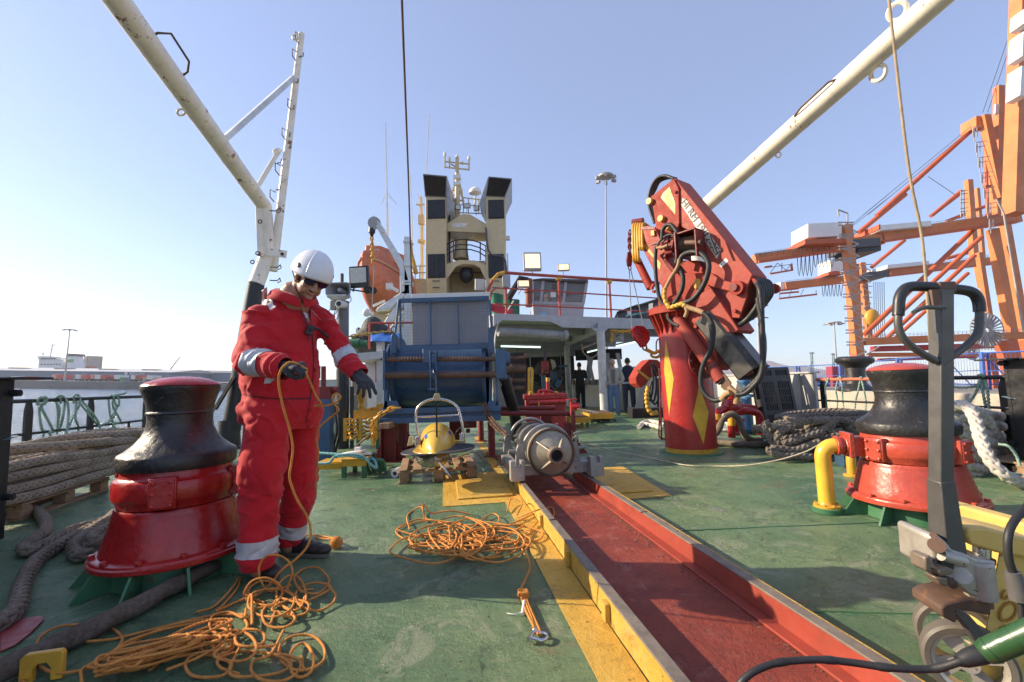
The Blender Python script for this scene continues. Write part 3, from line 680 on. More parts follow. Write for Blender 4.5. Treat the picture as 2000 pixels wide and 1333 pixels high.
for k in range(16): a=k*PI/8; m.tube([(b.x+rr*1.04*math.cos(a),b.y+rr*1.04*math.sin(a),QZ),(b.x+rr*1.04*math.cos(a),b.y+rr*1.04*math.sin(a),zt)],.25,4)
m.build('scaffold',CRG,t)
Y=380; a=WW(325,727,Y); b=WW(352,697,Y); t=thing('mobile_crane','distant harbour crane with a slanting lattice boom behind the signed warehouse','crane',(a.x,a.y,QZ),out=True)
m=MB(); m.tube([a-V((4,0,8)),b],[.6,.3],5); m.build('boom',DGREY,t); m=MB(); m.box(a-V((3,0,5)),(6,5,6)); m.build('cab',DGREY,t,bevel=.3)
# ================= stern A-frame, lowered out over the stern =================
AY=8.6
def boom_pts(side):
    if side<0: A=W(515,402,AY); px,py=228,0
    else: A=W(1345,432,AY+.2); px,py=1830,0
    return A,(px,py)
def near_on(A,px,py,fr=.48):
    # the point above/abeam where the leg crosses the top of the photo, about half way to the camera
    B=W(px,py,A.y*fr); return B
A1,_=boom_pts(-1); A2,_=boom_pts(1)
B1=near_on(A1,228,0,.53); B2=near_on(A2,1830,0,.53)
E1=A1+(B1-A1)*2.2; E2=A2+(B2-A2)*2.2
t=thing('stern_gantry','rust stained white tubular A-frame lowered out over the stern with two long legs','A-frame',(0,AY,0))
RB=.135
def leg(A,E,B,name):
    m=MB(); m.tube([A+(E-A)*f for f in[k/60 for k in range(61)]],RB,28); return m.build('boom',CREAMW,t)
L1=leg(A1,E1,B1,'l'); L1['label']='left boom leaning out past the railing'
L2=leg(A2,E2,B2,'r'); L2['label']='right boom, sunlit'
# weld rings and sleeves
def onl(A,E,f): return A+(E-A)*f
m=MB(); 
for f in(.065,.16,.27): a=onl(A1,E1,f); b=onl(A1,E1,f+.004); m.mark(); m.tube([a,b],RB+.006,28)
m.each('weld_ring',CREAMW,L1)
def solve_f(A,E,px):
    best=0;bd=1e9
    for k in range(1200):
        f=k/1200; p=CAMM.inverted()@(A+(E-A)*f)
        if p.z>=-.1: break
        x=1000+FPX*p.x/-p.z
        if abs(x-px)<bd: bd=abs(x-px);best=f
    return best
def grab(A,E,parent,p0,p1,out,h=.16,mat=None):
    a=onl(A,E,solve_f(A,E,p0)); b=onl(A,E,solve_f(A,E,p1)); o=V(out).normalized(); d=(b-a)
    m=MB(); m.tube([a+o*RB*.9,a+o*(RB+h*.45)+d*.03,a+o*(RB+h)+d*.22,b+o*(RB+h)-d*.12,b+o*(RB+h*.2),b+o*RB*.9],.014,8); m.build('grab_bar',mat or RUSTY,parent)
grab(A1,E1,L1,340,283,(.9,0,.45))
grab(A2,E2,L2,1560,1640,(-.7,-.5,.25),.06)
def lugs(A,E,parent,px,out,sz=.06):
    a=onl(A,E,solve_f(A,E,px)); o=V(out).normalized(); dr=(E-A).normalized(); m=MB()
    ring=[a+o*(RB+sz*.8)+dr*math.cos(k*PI/8)*sz+o*math.sin(k*PI/8)*sz for k in range(16)]
    m.tube(ring,sz*.3,8,closed=True); m.build('lifting_eye',CREAMW,parent)
lugs(A1,E1,L1,376,(-.7,-.2,-.6),.05); lugs(A2,E2,L2,1700,(.4,0,-.9),.085); lugs(A2,E2,L2,1510,(.4,0,-.9),.04); lugs(A2,E2,L2,1775,(-.5,0,.8),.09)
# knee, lower leg and foot, port side
K=A1; 
k2=W(521,500,AY+.05); k3=W(500,556,AY-.1); k4=W(446,872,AY-.2)
m=MB(); m.tube([K+(E1-K)*.01,K,k2.lerp(K,.65),k2.lerp(K,.3),k2],[RB,RB+.01,RB*1.12,RB*1.1,RB*1.0],24); m.build('knee',CREAMW,t)
m=MB(); m.prism([W(499,400,AY-.16),W(510,402,AY-.16),W(513,500,AY-.16),W(503,500,AY-.16)],V((0,.3,0))); m.build('gusset',CREAMW,t)
m=MB(); m.tube([k2,k3],[RB*.98,RB*1.05],24); m.build('leg_sleeve',CREAMW,t)
m=MB(); m.tube([k3,k4,V((k4.x,k4.y,0))],[RB*1.08,RB*1.15,RB*1.15],24); q=m.build('leg',BLACK,t); q['label']='black painted port leg'
m=MB(); c=V((k4.x,k4.y,0)); m.lathe([(.34,0),(.34,.03),(.2,.06),(.17,.5)],c,24); m.build('leg_foot',BLACK,q)
g1=W(503,490,AY-.1); g2=W(559,497,AY-.1); m=MB(); d=(g2-g1).normalized(); u_=V((d.z,0,-d.x))*-.07
m.prism([g1+u_,g2+u_,g2-u_,g1-u_],V((0,.025,0))); m.build('arm_plate',CREAMW,t)
m=MB(); m.tube([W(551,496.5,AY-.13),W(551,496.5,AY-.105)],.03,14); m.build('pin_hole',BLACK,t)
# stay from rail to black leg
m=MB(); m.bar(W(420,800,AY-.6),W(462,730,AY-.25),.09,.03); m.bar(W(405,845,AY-.9),W(405,745,AY-.9),.12,.02); m.build('stay',paint('matt_black',(.014,.014,.015),.85,spec=.08,bump=0),t)
# raking mast with hooks
M0=W(533,530,AY+.15); M1=W(589,66,AY+.15)
m=MB(); m.tube([M0,M1],[.085,.06],12); bar_=m.build('mast_pole',CREAMW,t)
m=MB(); m.bar(W(441,270,7.35),W(573,152,AY+.1),.09,.09); o=m.build('strut',paint('blue_white_chipped',(.62,.65,.68),.5,wear=.4,wscale=8),t)
m=MB(); m.bar(W(505,362,AY-.15),W(546,293,AY+.1),.08,.08); m.build('strut',CREAMW,t)
m=MB()
for k,(px,py,s_) in enumerate([(579,75,-1),(573,108,-1),(588,112,1),(578,163,1),(564,205,-1),(570,215,1),(553,262,-1),(562,268,1),(545,320,1),(540,330,-1),(543,372,1),(530,382,-1)]):
    p=W(px,py,AY+.1); m.mark(); m.tube([p-V((s_*.05,0,0)),p+V((0,0,.02)),p+V((s_*.05,-.02,.0)),p+V((s_*.055,-.02,.08))] if s_>0 else [p+V((.08,0,.06)),p+V((0,-.05,.10)),p+V((0,-.05,-.05)),p+V((.06,0,-.14))],.011,6)
m.each('hook',RUSTY,bar_)
m=MB(); m.mark(); 
for px,py in((577,73),(540,297)): 
    p=W(px,py,AY+.05); m.mark(); m.tube([p+V((math.cos(a)*.055,0,math.sin(a)*.055)) for a in[k*PI/6 for k in range(12)]],.022,8,closed=True)
m.each('eye',CREAMW,bar_)
m=MB()
for i,(px,py) in enumerate(((527,412),(508,433),(503,495),(493,512),(528,522),(527,548))):
    p=W(px,py,AY-.25); m.mark(); m.tube([p,p+V((.14,0,-.01)),p+V((.2,-.03,.03)),p+V((.22,-.03,-.03)),p+V((.15,0,-.05))] if i in(0,4,5) else [p+V((math.cos(a)*.035,0,math.sin(a)*.035)) for a in[k*PI/4 for k in range(9)]],.011,6)
m.each('hook',RUSTY,t)
# starboard leg down to the deck
k5=A2+V((.12,0,-.9)); m=MB(); m.tube([A2+(E2-A2)*.01,A2,A2+V((.03,0,-.3)),k5,V((k5.x+.05,k5.y,0))],[RB,RB,RB*1.1,RB*1.1,RB*1.2],24); q=m.build('leg',CREAMW,t); q['label']='starboard leg behind the red crane'
m=MB(); m.lathe([(.34,0),(.34,.03),(.2,.06),(.17,.4)],(k5.x+.05,k5.y,0),24); m.build('leg_foot',CREAMW,q)
# cross beam behind and above the camera joins the two booms
m=MB(); m.tube([E1,E2],RB*1.1,24); m.build('cross_beam',CREAMW,t)
# wires
def wire(name,label,P,r,mat,cat='wire rope',n=7,**kw):
    m=MB(); m.tube(P,r,n,**kw); tag(m.build(name,mat),label,cat)
wire('wire_rope','dark steel wire running from overhead down behind the top of the blue winch',spline([W(783,-60,3.3),W(787,60,3.9),W(797,330,5.6),W(803,520,7.2),W(806,600,8.2)],.1),.011,RUSTY)
wire('hanging_rope','beige wire rope hanging from overhead behind the pallet truck handle',spline([W(1730,-60,1.72),W(1745,80,1.74),W(1775,330,1.78),W(1800,460,1.8),W(1812,600,1.8),W(1822,760,1.8),W(1835,1000,1.8),G(1845,1215,.006),G(1900,1260,.006)],.02),.0058,ropemat('beige_wire_rope',(.36,.27,.17),(.50,.40,.28),200),'rope',8,lobes=2,amp=.08,twist=200)
# ================= blue winch =================
WY=5.95
t=thing('towing_winch','large blue winch with wire mesh guard standing on dark red legs','winch',G(860,900))
def wb(mb,x0,y0,x1,y1,Y,dp,mark=True):     # a box given by its front face on the plane Y and its depth
    a=W(x0,y0,Y); b=W(x1,y1,Y); c=(a+b)/2; 
    if mark: mb.mark()
    return mb.box(c+V((0,dp/2,0)),(abs(b.x-a.x),dp,abs(b.z-a.z)))
m=MB(); wb(m,741,800,978,803,WY-.02,.12,0); wb(m,741,818,978,821.5,WY-.02,.12,0); wb(m,742,803.2,977,817.8,WY+.03,.02,0); wb(m,745,802,770,821,WY+.1,1.15,0); wb(m,950,800,974,819,WY+.1,1.15,0); wb(m,746,800,974,820,WY+1.26,.1,0)
m.build('base_beam',BLUE,t,bevel=.004)
for sx,(x0,x1) in enumerate(((752,775),(955,972))):
    m=MB(); yb=800; 
    a=[W(x0,yb,WY+.1),W(x0,690,WY+.1),W(x0+6,672,WY+.25),W(x0+6,672,WY+.7),W(x0+4,700,WY+1.1),W(x0+2,790,WY+1.2)]
    m.prism(a,V((.03,0,0))); wb(m,x0-3 if sx==0 else x1-6,690,x0+5 if sx==0 else x1+1,800,WY,.10,0); 
    m.prism([W(x0-6,800,WY),W(x1+8,800,WY),W(x1,783,WY),W(x0,783,WY)],V((0,.03,0)))
    m.build('side_frame',BLUE,t,bevel=.004)
for x0,x1,y0,y1 in((746.5,752,685,762),(967,989,682,739)):
    m=MB(); wb(m,x0,y0,x1,y1,WY-.09,.1 if x0<800 else .3,0)
    if x0>800: m.cyl(W(984,702,WY-.0),W(996,702,WY+0),.09,18)
    m.build('gear_case' if x0>800 else 'bearing_plate',BLUE,t,bevel=.006)
# drum
DY=WY+.62; a=W(779,735,DY); b=W(953,733,DY); rd=.43
m=MB(); m.tube([a,b],rd,64); dr=m.build('drum',BLUED,t)
m=MB()
for p,s_ in((a,1),(b,-1)): m.mark(); m.tube([p,p+V((s_*.05,0,0))],.545,64)
for p,s_ in((a,1),(b,-1)): m.mark(); m.tube([p+V((s_*.0,0,0)),p+V((s_*.03,0,0))],.56,64)
m.each('drum_flange',BLUE,dr)
# back plate (inside dark)
m=MB(); wb(m,775,684,957,800,WY+1.2,.02,0); m.build('back_plate',BLUE,t)
# level-wind screw
P=[]; R_s=[]; a=W(753,702.5,WY-.04); b=W(968,701.5,WY-.04); n=330
for i in range(n+1):
    f=i/n; P.append(a.lerp(b,f)); R_s.append(.036-.009*(1 if (i%9)<4 else 0) if .03<f<.93 else .03)
m=MB(); m.tube(P,R_s,16); m.build('level_wind_screw',RUSTY,t,sharp=80)
m=MB(); a=W(744,701.8,WY-.04); m.tube([a,a+V((.07,0,0))],[.018,.03],12); m.build('grease_nipple',BLACK,t)
m=MB(); m.tube([W(750,733.5,WY-.05),W(971,731.5,WY-.05)],.042,20); m.build('guide_rod',RUSTY,t)
m=MB(); wb(m,838.5,685,842,762,WY-.14,.09,0); wb(m,850,685,853.5,760,WY-.14,.09,0); wb(m,826,684,840,708.5,WY-.10,.12,0); wb(m,842,696,851,709,WY-.12,.14,0); wb(m,836,759,855,762,WY-.15,.12,0); wb(m,839,686,853,690,WY-.13,.1,0)
cr=m.build('level_wind_carriage',BLUE,t,bevel=.003)
m=MB(); c=W(846,733,WY-.1); m.lathe([(.085,-.02),(.09,-.018),(.075,0),(.09,.018),(.085,.02)],c,28,M=Matrix.Rotation(PI/2,3,'Y')); m.build('sheave',BLUE,cr)
m=MB(); m.tube([W(826,687,WY-.05),W(832,687,WY-.05)],.001,4) ; m.cyl(W(829,690,WY-.04),W(829,682,WY-.04),.028,14); m.build('grease_cup',BLUE,cr)
# mesh guard
GY=WY+.12
m=MB()
for x0,y0,x1,y1 in((779.5,583.5,955,586.5),(779.5,675,955,681),(779.5,586.6,783.5,674.9),(952,586.6,956,674.9),(838.5,586.6,843,674.9),(893,586.6,897.5,674.9)): wb(m,x0,y0,x1,y1,GY,.03,0)
gf=m.build('guard_frame',BLUE,t,bevel=.002)
m=MB()
for k in range(58): x=784+k*2.93; m.tube([W(x,587,GY+.015),W(x,676,GY+.015)],.0016,4,cap=False)
for k in range(31): y=588.5+k*2.9; m.tube([W(781,y,GY+.012),W(954,y,GY+.012)],.0016,4,cap=False)
m.build('wire_mesh',BLUE,gf)
m=MB(); wb(m,806,576,954,670,GY+.10,.02,0); gb=m.build('backing_sheet',paint('pale_grey_sheet',(.40,.38,.39),.5,var=.06,grime=.15),t)
m=MB(); wb(m,803,575,956,582.5,GY+.06,.03,0); m.build('top_rail',WHITE,t,bevel=.003)
m=MB()
for x0,x1 in((779,772),(956,961)): m.mark(); m.tube([W(x0,586,GY),W(x1,650,GY-.03)],.016,10)
m.each('guard_stay',BLUE,t)
for x0 in(762,955):
    m=MB(); s_=1 if x0<800 else -1; m.prism([W(x0,690,WY+.02),W(x0+11,690,WY+.02),W(x0+11+2*s_,656,WY+.02),W(x0+6+s_,650,WY+.02),W(x0+2*s_,656,WY+.02)],V((0,.05,0))); 
    c=W(x0+7,652,WY+.02); m.tube([c+V((.035*math.cos(k*PI/8),0,.05+.045*math.sin(k*PI/8))) for k in range(16)],.009,8,closed=True); m.build('lifting_lug',BLUE,t,bevel=.003)
# legs
def red_leg(px0,px1,pyt,pyb,Y=None,flare=True,name='leg'):
    g=G((px0+px1)/2,pyb); Y=g.y; a=W(px0,pyt,Y); b=W(px1,pyt,Y); w=(b.x-a.x); cx=(a.x+b.x)/2; m=MB()
    m.box((cx-w/2+.008,Y+w*.5,a.z/2),(.016,w,a.z)); m.box((cx+w/2-.008,Y+w*.5,a.z/2),(.016,w,a.z)); m.box((cx,Y+w*.5,a.z/2),(w-.034,.016,a.z-.002))
    if flare:
        for s_ in(-1,1): m.prism([(cx+s_*w/2,Y+w*.45,.01),(cx+s_*(w/2+.12),Y+w*.45,.01),(cx+s_*(w/2+.11),Y+w*.45,.06),(cx+s_*w/2,Y+w*.45,.28)],(0,.014,0))
    m.box((cx,Y+w*.5,.006),(w*1.5,w*1.4,.01)); return m.build(name,DRED,t,bevel=.002)
red_leg(742,772,822,903); red_leg(772,794,820,880); red_leg(877,903,806,872,flare=False)
for px,pb in((940,862),(961,892)):
    g=G(px,pb); m=MB(); m.tube([g,V((g.x,g.y,W(px,820,g.y).z))],.05,18); m.lathe([(.11,0),(.11,.012),(.05,.014)],g,18); m.build('leg',DRED,t)
m=MB(); wb(m,905,818,930,836,WY+.6,.1,0); wb(m,910,838,918,846,WY+.8,.02,0); m.build('red_bracket',DRED,t)
m=MB(); wb(m,740,828,760,838,WY-.25,.28,0); tag(m.build('timber_chock',WOOD,bevel=.004),'small timber chock wedged under the left corner of the blue winch','chock')
# black rigging hose & chains
def chain(label,px,Y,link=.062,r=.0075,mat=YEL,grp='lashing chains around the winch'):
    m=MB(); m.chain([W(x,y,Y if not hasattr(Y,'__len__') else Y[i]) for i,(x,y) in enumerate(px)],link,r,5); tag(m.build('lashing_chain',mat),label,'chain',grp)
chain('yellow chain hooked to the left foot of the blue winch and dangling down',[(779,797),(765,798),(750,806),(738,813),(731,825),(730,850),(729,870)],WY-.12,.085,.010)
chain('second strand of yellow chain hanging close left of the dangling yellow chain',[(735,815),(727,830),(728,850),(733,862)],WY-.06,.08,.009)
chain('rusty steel chain running from the right foot of the winch down to the cradle',[(948,790),(953,805),(962,820),(975,835),(990,850)],[WY-.1,WY-.15,5.6,5.3,5.0],.075,.009,RUSTY)
chain('rusty chain lying beside the one that runs down to the cradle',[(947,792),(950,812),(962,830),(980,846)],[WY-.12,WY-.2,5.6,5.3],.07,.008,RUSTY)
m=MB(); m.tube(spline([W(735,838,WY),W(722,850,WY-.1),W(700,868,WY),W(690,880,6.3)],.05),.012,8); tag(m.build('lashing_wire',RUSTY),'rusty lashing wire slanting down to the deck left of the winch legs','wire')
m=MB(); m.tube(spline([W(985,738,6.5),W(992,765,6.6),W(1003,800,6.8),W(1008,830,7),W(1008,856,7.3)],.05),.085,16); tag(m.build('exhaust_hose',RUBBER),'fat black hose sloping down to the deck right of the blue winch','hose')
for i,(px,py) in enumerate(((972,752),(971,764),(975,775))):
    m=MB(); c=W(px,py,6.0); m.tube([c+V((.045*math.cos(k*PI/8),.01*i,.05*math.sin(k*PI/8))) for k in range(16)],.007,6,closed=True)
    tag(m.build('shackle_ring',GALV),['upper','middle','lower'][i]+' grey ring hanging on the right side of the blue winch','ring','rings on the winch side')
# red pipe stand right of the winch
t=thing('pipe_rack','dark red pipe rack with two horizontal pipes right of the blue winch','pipe rack',G(1120,888))
g=G(1118,888); m=MB(); m.tube([W(975,808,g.y+.15),W(1113,808,g.y+.15)],.036,18); m.build('pipe',DRED,t)
m=MB(); m.tube([W(975,798.5,g.y+.6),W(1084,797,g.y+.6)],.036,18); m.build('pipe',DRED,t)
m=MB(); wb(m,1118,802,1127,888,g.y,.16,0); wb(m,1100,827,1118,884,g.y+.1,.02,0); m.prism([W(1127,888,g.y+.08),W(1147,888,g.y+.08),W(1147,884,g.y+.08),W(1131,865,g.y+.08),W(1127,850,g.y+.08)],V((0,.02,0))); m.build('stand',DRED,t,bevel=.003)
m=MB(); wb(m,1056,812,1080,860,g.y+.7,.12,0); m.build('stand',DRED,t,bevel=.003)
m=MB(); wb(m,1000,876,1030,900,5.5,.02,0)
# ================= yellow towfish on its pallet =================
fl=G(778,947); fr=G(933,936); dx=(fr-fl).normalized(); ang=math.atan2(dx.y,dx.x); wP=(fr-fl).length
ctr=(fl+fr)/2+V((-dx.y,dx.x,0))*.42
make_pallet('wooden pallet in front of the blue winch carrying the yellow towfish',(ctr.x,ctr.y,0),ang+PI/2,.84,wP,dk=6)
TY=4.72
t=thing('towfish','bright yellow towfish with polished hoop handle and dark flat fin resting on a pallet','towfish',(W(858,880,TY).x,TY,.15))
YB=paint('glossy_yellow_fibreglass',(.70,.43,.05),.22,var=.06,wear=.08,grime=.1,bump=.1,coat=.4)
zc=W(858,879,TY).z; xc=W(858,879,TY).x
Fw=(Fd*-1)
def body(s_,t_):     # s along the body, t around the half shell
    w=.205*math.sin(min(1,(s_*1.05)**.55)*PI/2)*(1 if s_<.75 else 1-((s_-.75)/.25)**2*.55); h=.255*math.sin(min(1,(s_*1.3)**.6)*PI/2)*(1 if s_<.6 else 1-((s_-.6)/.4)**1.6*.7)
    a=PI*t_; return V((xc,TY-.30,zc))+V((-w*math.cos(a),0,h*math.sin(a)**.85))+V((-.12,1,0))*(s_*.95)
m=MB(); nu,nv=28,30; vs=[body(.004+.996*i/nv,j/nu) for i in range(nv+1) for j in range(nu+1)]
m.add(vs,[(i*(nu+1)+j,i*(nu+1)+j+1,(i+1)*(nu+1)+j+1,(i+1)*(nu+1)+j) for i in range(nv) for j in range(nu)])
m.add([body(.004,j/nu) for j in range(nu+1)],[tuple(range(nu+1))]); m.build('hull',YB,t,sharp=60)
m=MB(); P=[]
for k in range(37):
    a=PI+PI*k/36; P.append(V((xc+.245*math.cos(a),TY-.06+.30*math.sin(a),zc+.004)))
P+= [V((xc+.21,TY+.62,zc+.004)),V((xc-.30,TY+.66,zc+.004))]
m.prism(P,V((0,0,.014))); m.build('hull_flange',YB,t,bevel=.003)
m=MB(); WL_=W(784,883,TY-.12); WR_=W(927,873,TY-.05); mid=(WL_+WR_)/2; hx=(WR_-WL_)/2
P=[]
for k in range(40):
    a=2*PI*k/40; ca=abs(math.cos(a))**.75*(1 if math.cos(a)>0 else -1); P.append(mid+hx*ca+V((0,.28*math.sin(a)*(1 if math.sin(a)<0 else 1.5),0)))
m.prism(P,V((0,0,-.014))); m.build('fin_plate',paint('dark_fin_composite',(.06,.062,.068),.4,wear=.2,wearcol=(.2,.2,.2)),t,bevel=.004)
m=MB(); hp=[W(818,868,TY),W(815,840,TY),W(812.5,812,TY),W(816,797,TY),W(828,786,TY),W(845,780,TY),W(862,780,TY),W(880,785,TY),W(893,795,TY),W(899,812,TY),W(904,838,TY),W(902,858,TY-.0)]
m.tube(spline(hp,.02),.0135,14); m.tube([W(813,815,TY),W(900,811,TY)],.010,12); m.build('hoop_handle',STEEL,t)
m=MB(); m.prism([W(844,783,TY-.02),W(862,783,TY-.02),W(857,769,TY-.02),W(849,769,TY-.02)],V((0,.035,0))); m.build('hoop_bracket',paint('galv_bracket_yellowed',(.42,.36,.22),.5),t,bevel=.004)
m=MB(); wb(m,850.5,784,854.5,854,TY-.16,.02,0); m.tube([W(853,768,TY-.1),W(851,745,TY),W(849,728,WY-.2)],.006,6); m.build('tow_rod',BLACK,t)
m=MB()
for x,y in((816,862),(902,855)): m.mark(); wb(m,x-5,y-8,x+5,y+8,TY-.06,.07,0)
m.each('hoop_foot',STEEL,t,bevel=.004)
m=MB(); lb=paint('blue_label',(.03,.05,.4),.4,bump=0,grime=0)
for x,y,r_ in((832,853,.5),(880,846,-.5)):
    s_=.25; best=None
    for i in range(60):
        for j in range(60):
            q=body(.02+.5*i/60,j/60); c=CAMM.inverted()@q; d=abs(1000+FPX*c.x/-c.z-x)+abs(666.5-FPX*c.y/-c.z-y)
            if best is None or d<best[0]: best=(d,i/60*.5+.02,j/60)
    _,a_,b_=best; n=(body(a_,b_)-V((xc,body(a_,b_).y,zc))).normalized(); n=(n+V((0,-.5,0))).normalized()
    p00,p10,p11,p01=[body(a_+u_*.045,b_+v_*.035)+n*.004 for u_,v_ in((-1,-1),(1,-1),(1,1),(-1,1))]; m.mark(); m.prism([p00,p10,p11,p01],n*.002)
m.each('label',lb,t)
m=MB(); c=W(846,893,TY-.05); m.ball(c,(.17,.22,.10),20,12); m.lathe([(.05,0),(.055,.02),(.03,.03),(.03,.05),(.0001,.05)],c+V((.03,-.2,.0)),16,M=Matrix.Rotation(PI/2,3,'X'),capends=False); m.build('keel_weight',paint('polished_weight',(.32,.29,.24),.25,metal=.8,wear=.3),t)
m=MB(); m.tube([W(857,902,TY-.3),W(868,915,TY-.36),W(880,932,TY-.4)],[.012,.010,.003],8); m.build('tow_pin',STEEL,t)
m=MB(); m.tube(spline([W(889,853,TY-.1),W(893,842,TY-.15),W(903,833,TY),W(916,830,TY+.1)],.01),.006,8); m.build('signal_cable',RUBBER,t)
m=MB(); m.prism([W(795,872,TY+.25),W(806,870,TY+.25),W(806,852,TY+.25),W(799,853,TY+.25)],V((0,.03,0))); m.build('tail_fin',paint('pale_fin',(.5,.45,.3),.5),t,bevel=.004)
b0=G(771,925,.045); m=MB(); b1=b0+V((.08,.42,.0)); m.tube([b0,b0.lerp(b1,.3)],.048,20); m.tube([b0.lerp(b1,.31),b1],.042,20); m.tube([b1,b1+(b1-b0)*.1],.02,12)
t=thing('instrument_bottle','white plastic instrument bottle lying on the deck left of the towfish pallet','bottle',b0); m.build('housing',WHITE,t)
m=MB(); m.tube([b0-(b1-b0)*.01,b0+(b1-b0)*.01],.022,14); m.build('end_cap',BLACK,t)
m=MB(); m.tube(spline([b1,b1+V((.03,.05,.08)),b1+V((.06,.0,.14))],.02),.012,8); m.tube(spline([b0+V((-.01,.1,.04)),b0+V((-.06,.05,.05)),b0+V((-.1,-.05,.0))],.02),.007,6); m.build('tether',BLACK,t)
m=MB(); m.tube(spline([G(893,898,.15),G(905,890,.16),G(925,884,.16),G(945,900,.01),G(965,912,.01),G(972,900,.01),G(950,886,.01),G(975,880,.01)],.015),.005,6); tag(m.build('thin_rope',ropemat('dull_red_cord_fibre',(.30,.08,.04),(.4,.14,.08),200)),'thin dull red cord trailing from the towfish pallet towards the cradle','rope')
# ================= cradle with steel cylinder =================
CY=4.42
t=thing('launch_cradle','heavy grey galvanised cradle straddling the red track','cradle',S(1.0,4.5))
U=lambda px,py=900,Y=CY:W(px,py,Y).dot(Sd)
uL,uR=RU0-.02,RU1+.06; vf=4.18
m=MB()
m.mark(); m.sbox(uL+.02,uR-.02,vf+.10,vf+.18,.15,.25)
m.mark(); m.sbox(uL+.02,uR-.02,vf+1.0,vf+1.08,.15,.25)
for u in(uL-.06,uR-.04): m.mark(); m.sbox(u,u+.10,vf+.181,vf+.999,.13,.22)
m.each('base_beam',GALV,t,bevel=.006)
m=MB()
for u in(uL-.10,uR-.03):
    m.mark(); 
    m.prism([S(u,vf+.08,.13),S(u+.13,vf+.08,.13),S(u+.13,vf+.08,.31),S(u+.095,vf+.08,.31),S(u+.095,vf+.08,.25),S(u+.045,vf+.08,.25),S(u+.045,vf+.08,.31),S(u,vf+.08,.31)],Fd*-.10)
    m.sbox(u+.015,u+.035,vf-.02,vf+.16,.125,.135)
m.each('end_bracket',GALV,t,bevel=.006)
cA=W(1071,880,CY-.02); cu=cA.dot(Sd); cz=cA.z; RC=.218
for v in(vf+.14,vf+1.02):
    m=MB()
    for s_ in(-1,1):
        P=[S(cu+s_*(RC+.10),v,.24),S(cu+s_*(RC+.085),v,cz+.02),S(cu+s_*(RC+.07),v,cz+.06),S(cu+s_*(RC+.012),v,cz+.06),S(cu+s_*(RC+.012),v,cz)]
        for k in range(1,8): a=k*PI/16; P.append(S(cu+s_*(RC+.012)*math.cos(a),v,cz-(RC+.012)*math.sin(a)))
        P=[p for p in P if p.z>.243 or p is P[0]]
        P.append(S(cu+s_*.12,v,.245)); m.mark(); m.prism(P,Fd*.05)
    m.each('saddle_plate',GALV,t,bevel=.006)
m=MB()
for v in(vf+.165,vf+1.045):
    m.mark(); P=[S(cu+(RC+.014)*math.cos(a),v,cz+(RC+.014)*math.sin(a)) for a in[PI*k/24 for k in range(25)]]; 
    m.tube(P,.017,8)
cl=m.each('clamp_band',GALV,t)
m=MB()
for v in(vf+.165,vf+1.045):
    for s_ in(-1,1):
        u=cu+s_*(RC+.055); m.mark(); m.tube([S(u,v,cz+.03),S(u+s_*.02,v,cz+.15)],.012,8); m.box(S(u+s_*.012,v,cz+.10),(.05,.03,.022),RS); m.bar(S(u-.03+s_*.02,v,cz+.14),S(u+.03+s_*.03,v,cz+.16),.014); m.tube([S(u+s_*.03,v-.0,cz+.0),S(u+s_*.10,v,cz+.01)],[.02,.014],8)
m.each('clamp_bolt',GALV,t)
t=thing('steel_cylinder','stained cream steel cylinder with ribbed conical nose clamped in the grey cradle','cylinder',S(cu,vf+.5,cz))
CYL=paint('stained_cream_steel',(.34,.30,.23),.45,wear=.42,wearcol=(.13,.075,.035),wscale=8,grime=.6,var=.2)
M=Matrix((Sd,UP,-Fd)).transposed(); c=S(cu,vf+.0,cz)
m=MB(); m.lathe([(RC*.94,-.01),(RC*1.0,-.005),(RC*1.02,.012),(RC*.96,.018),(RC*.93,.012)],c,56,M=M,capends=False); m.build('front_rim',RUSTY,t)
m=MB(); 
m.lathe([(RC*.93,.0),(RC*.98,.01),(RC*.98,-.09),(RC*.90,-.10),(RC*.90,-.16)],c,56,M=M,capends=False); m.lathe([(RC*.92,.0),(RC*.86,.012),(RC*.30,.085),(RC*.28,.10)],c,56,M=M,capends=False); nose=m.build('nose_cone',CYL,t)
m=MB(); m.lathe([(.066,.10),(.072,.11),(.074,.20),(.070,.215),(.052,.215),(.050,.205),(.050,.02),(.0001,.018)],c,36,M=M,capends=False); nz=m.build('nozzle',paint('nozzle_rim_steel',(.25,.19,.14),.4,metal=.5,wear=.4),nose)
m=MB(); m.lathe([(.049,.10),(.0001,.10)],c,24,M=M,capends=False); m.build('nozzle_bore',BLACK,nz)
m=MB()
for k in range(4):
    a=PI/4+k*PI/2+.15; d=Sd*math.cos(a)+UP*math.sin(a); n=Sd*-math.sin(a)+UP*math.cos(a); f=-Fd
    m.mark(); m.prism([c+d*RC*.84+f*.012+n*.006,c+d*.068+f*.115+n*.006,c+d*.068+f*.185+n*.006,c+d*RC*.8+f*.045+n*.006],n*-.012)
m.each('rib',CYL,nose,bevel=.002)
m=MB(); m.lathe([(RC*.90,-.16),(RC*.90,-.80),(RC*.97,-.81),(RC*.97,-.90),(RC*.6,-.91)],c,56,M=M,capends=False); m.build('barrel',BLACKM,t)
m=MB()
for z in(-.24,-.66): m.mark(); m.lathe([(RC*.905,z-.02),(RC*.95,z-.015),(RC*.95,z+.015),(RC*.905,z+.02)],c,48,M=M,capends=False)
m.each('barrel_band',GALV,t)
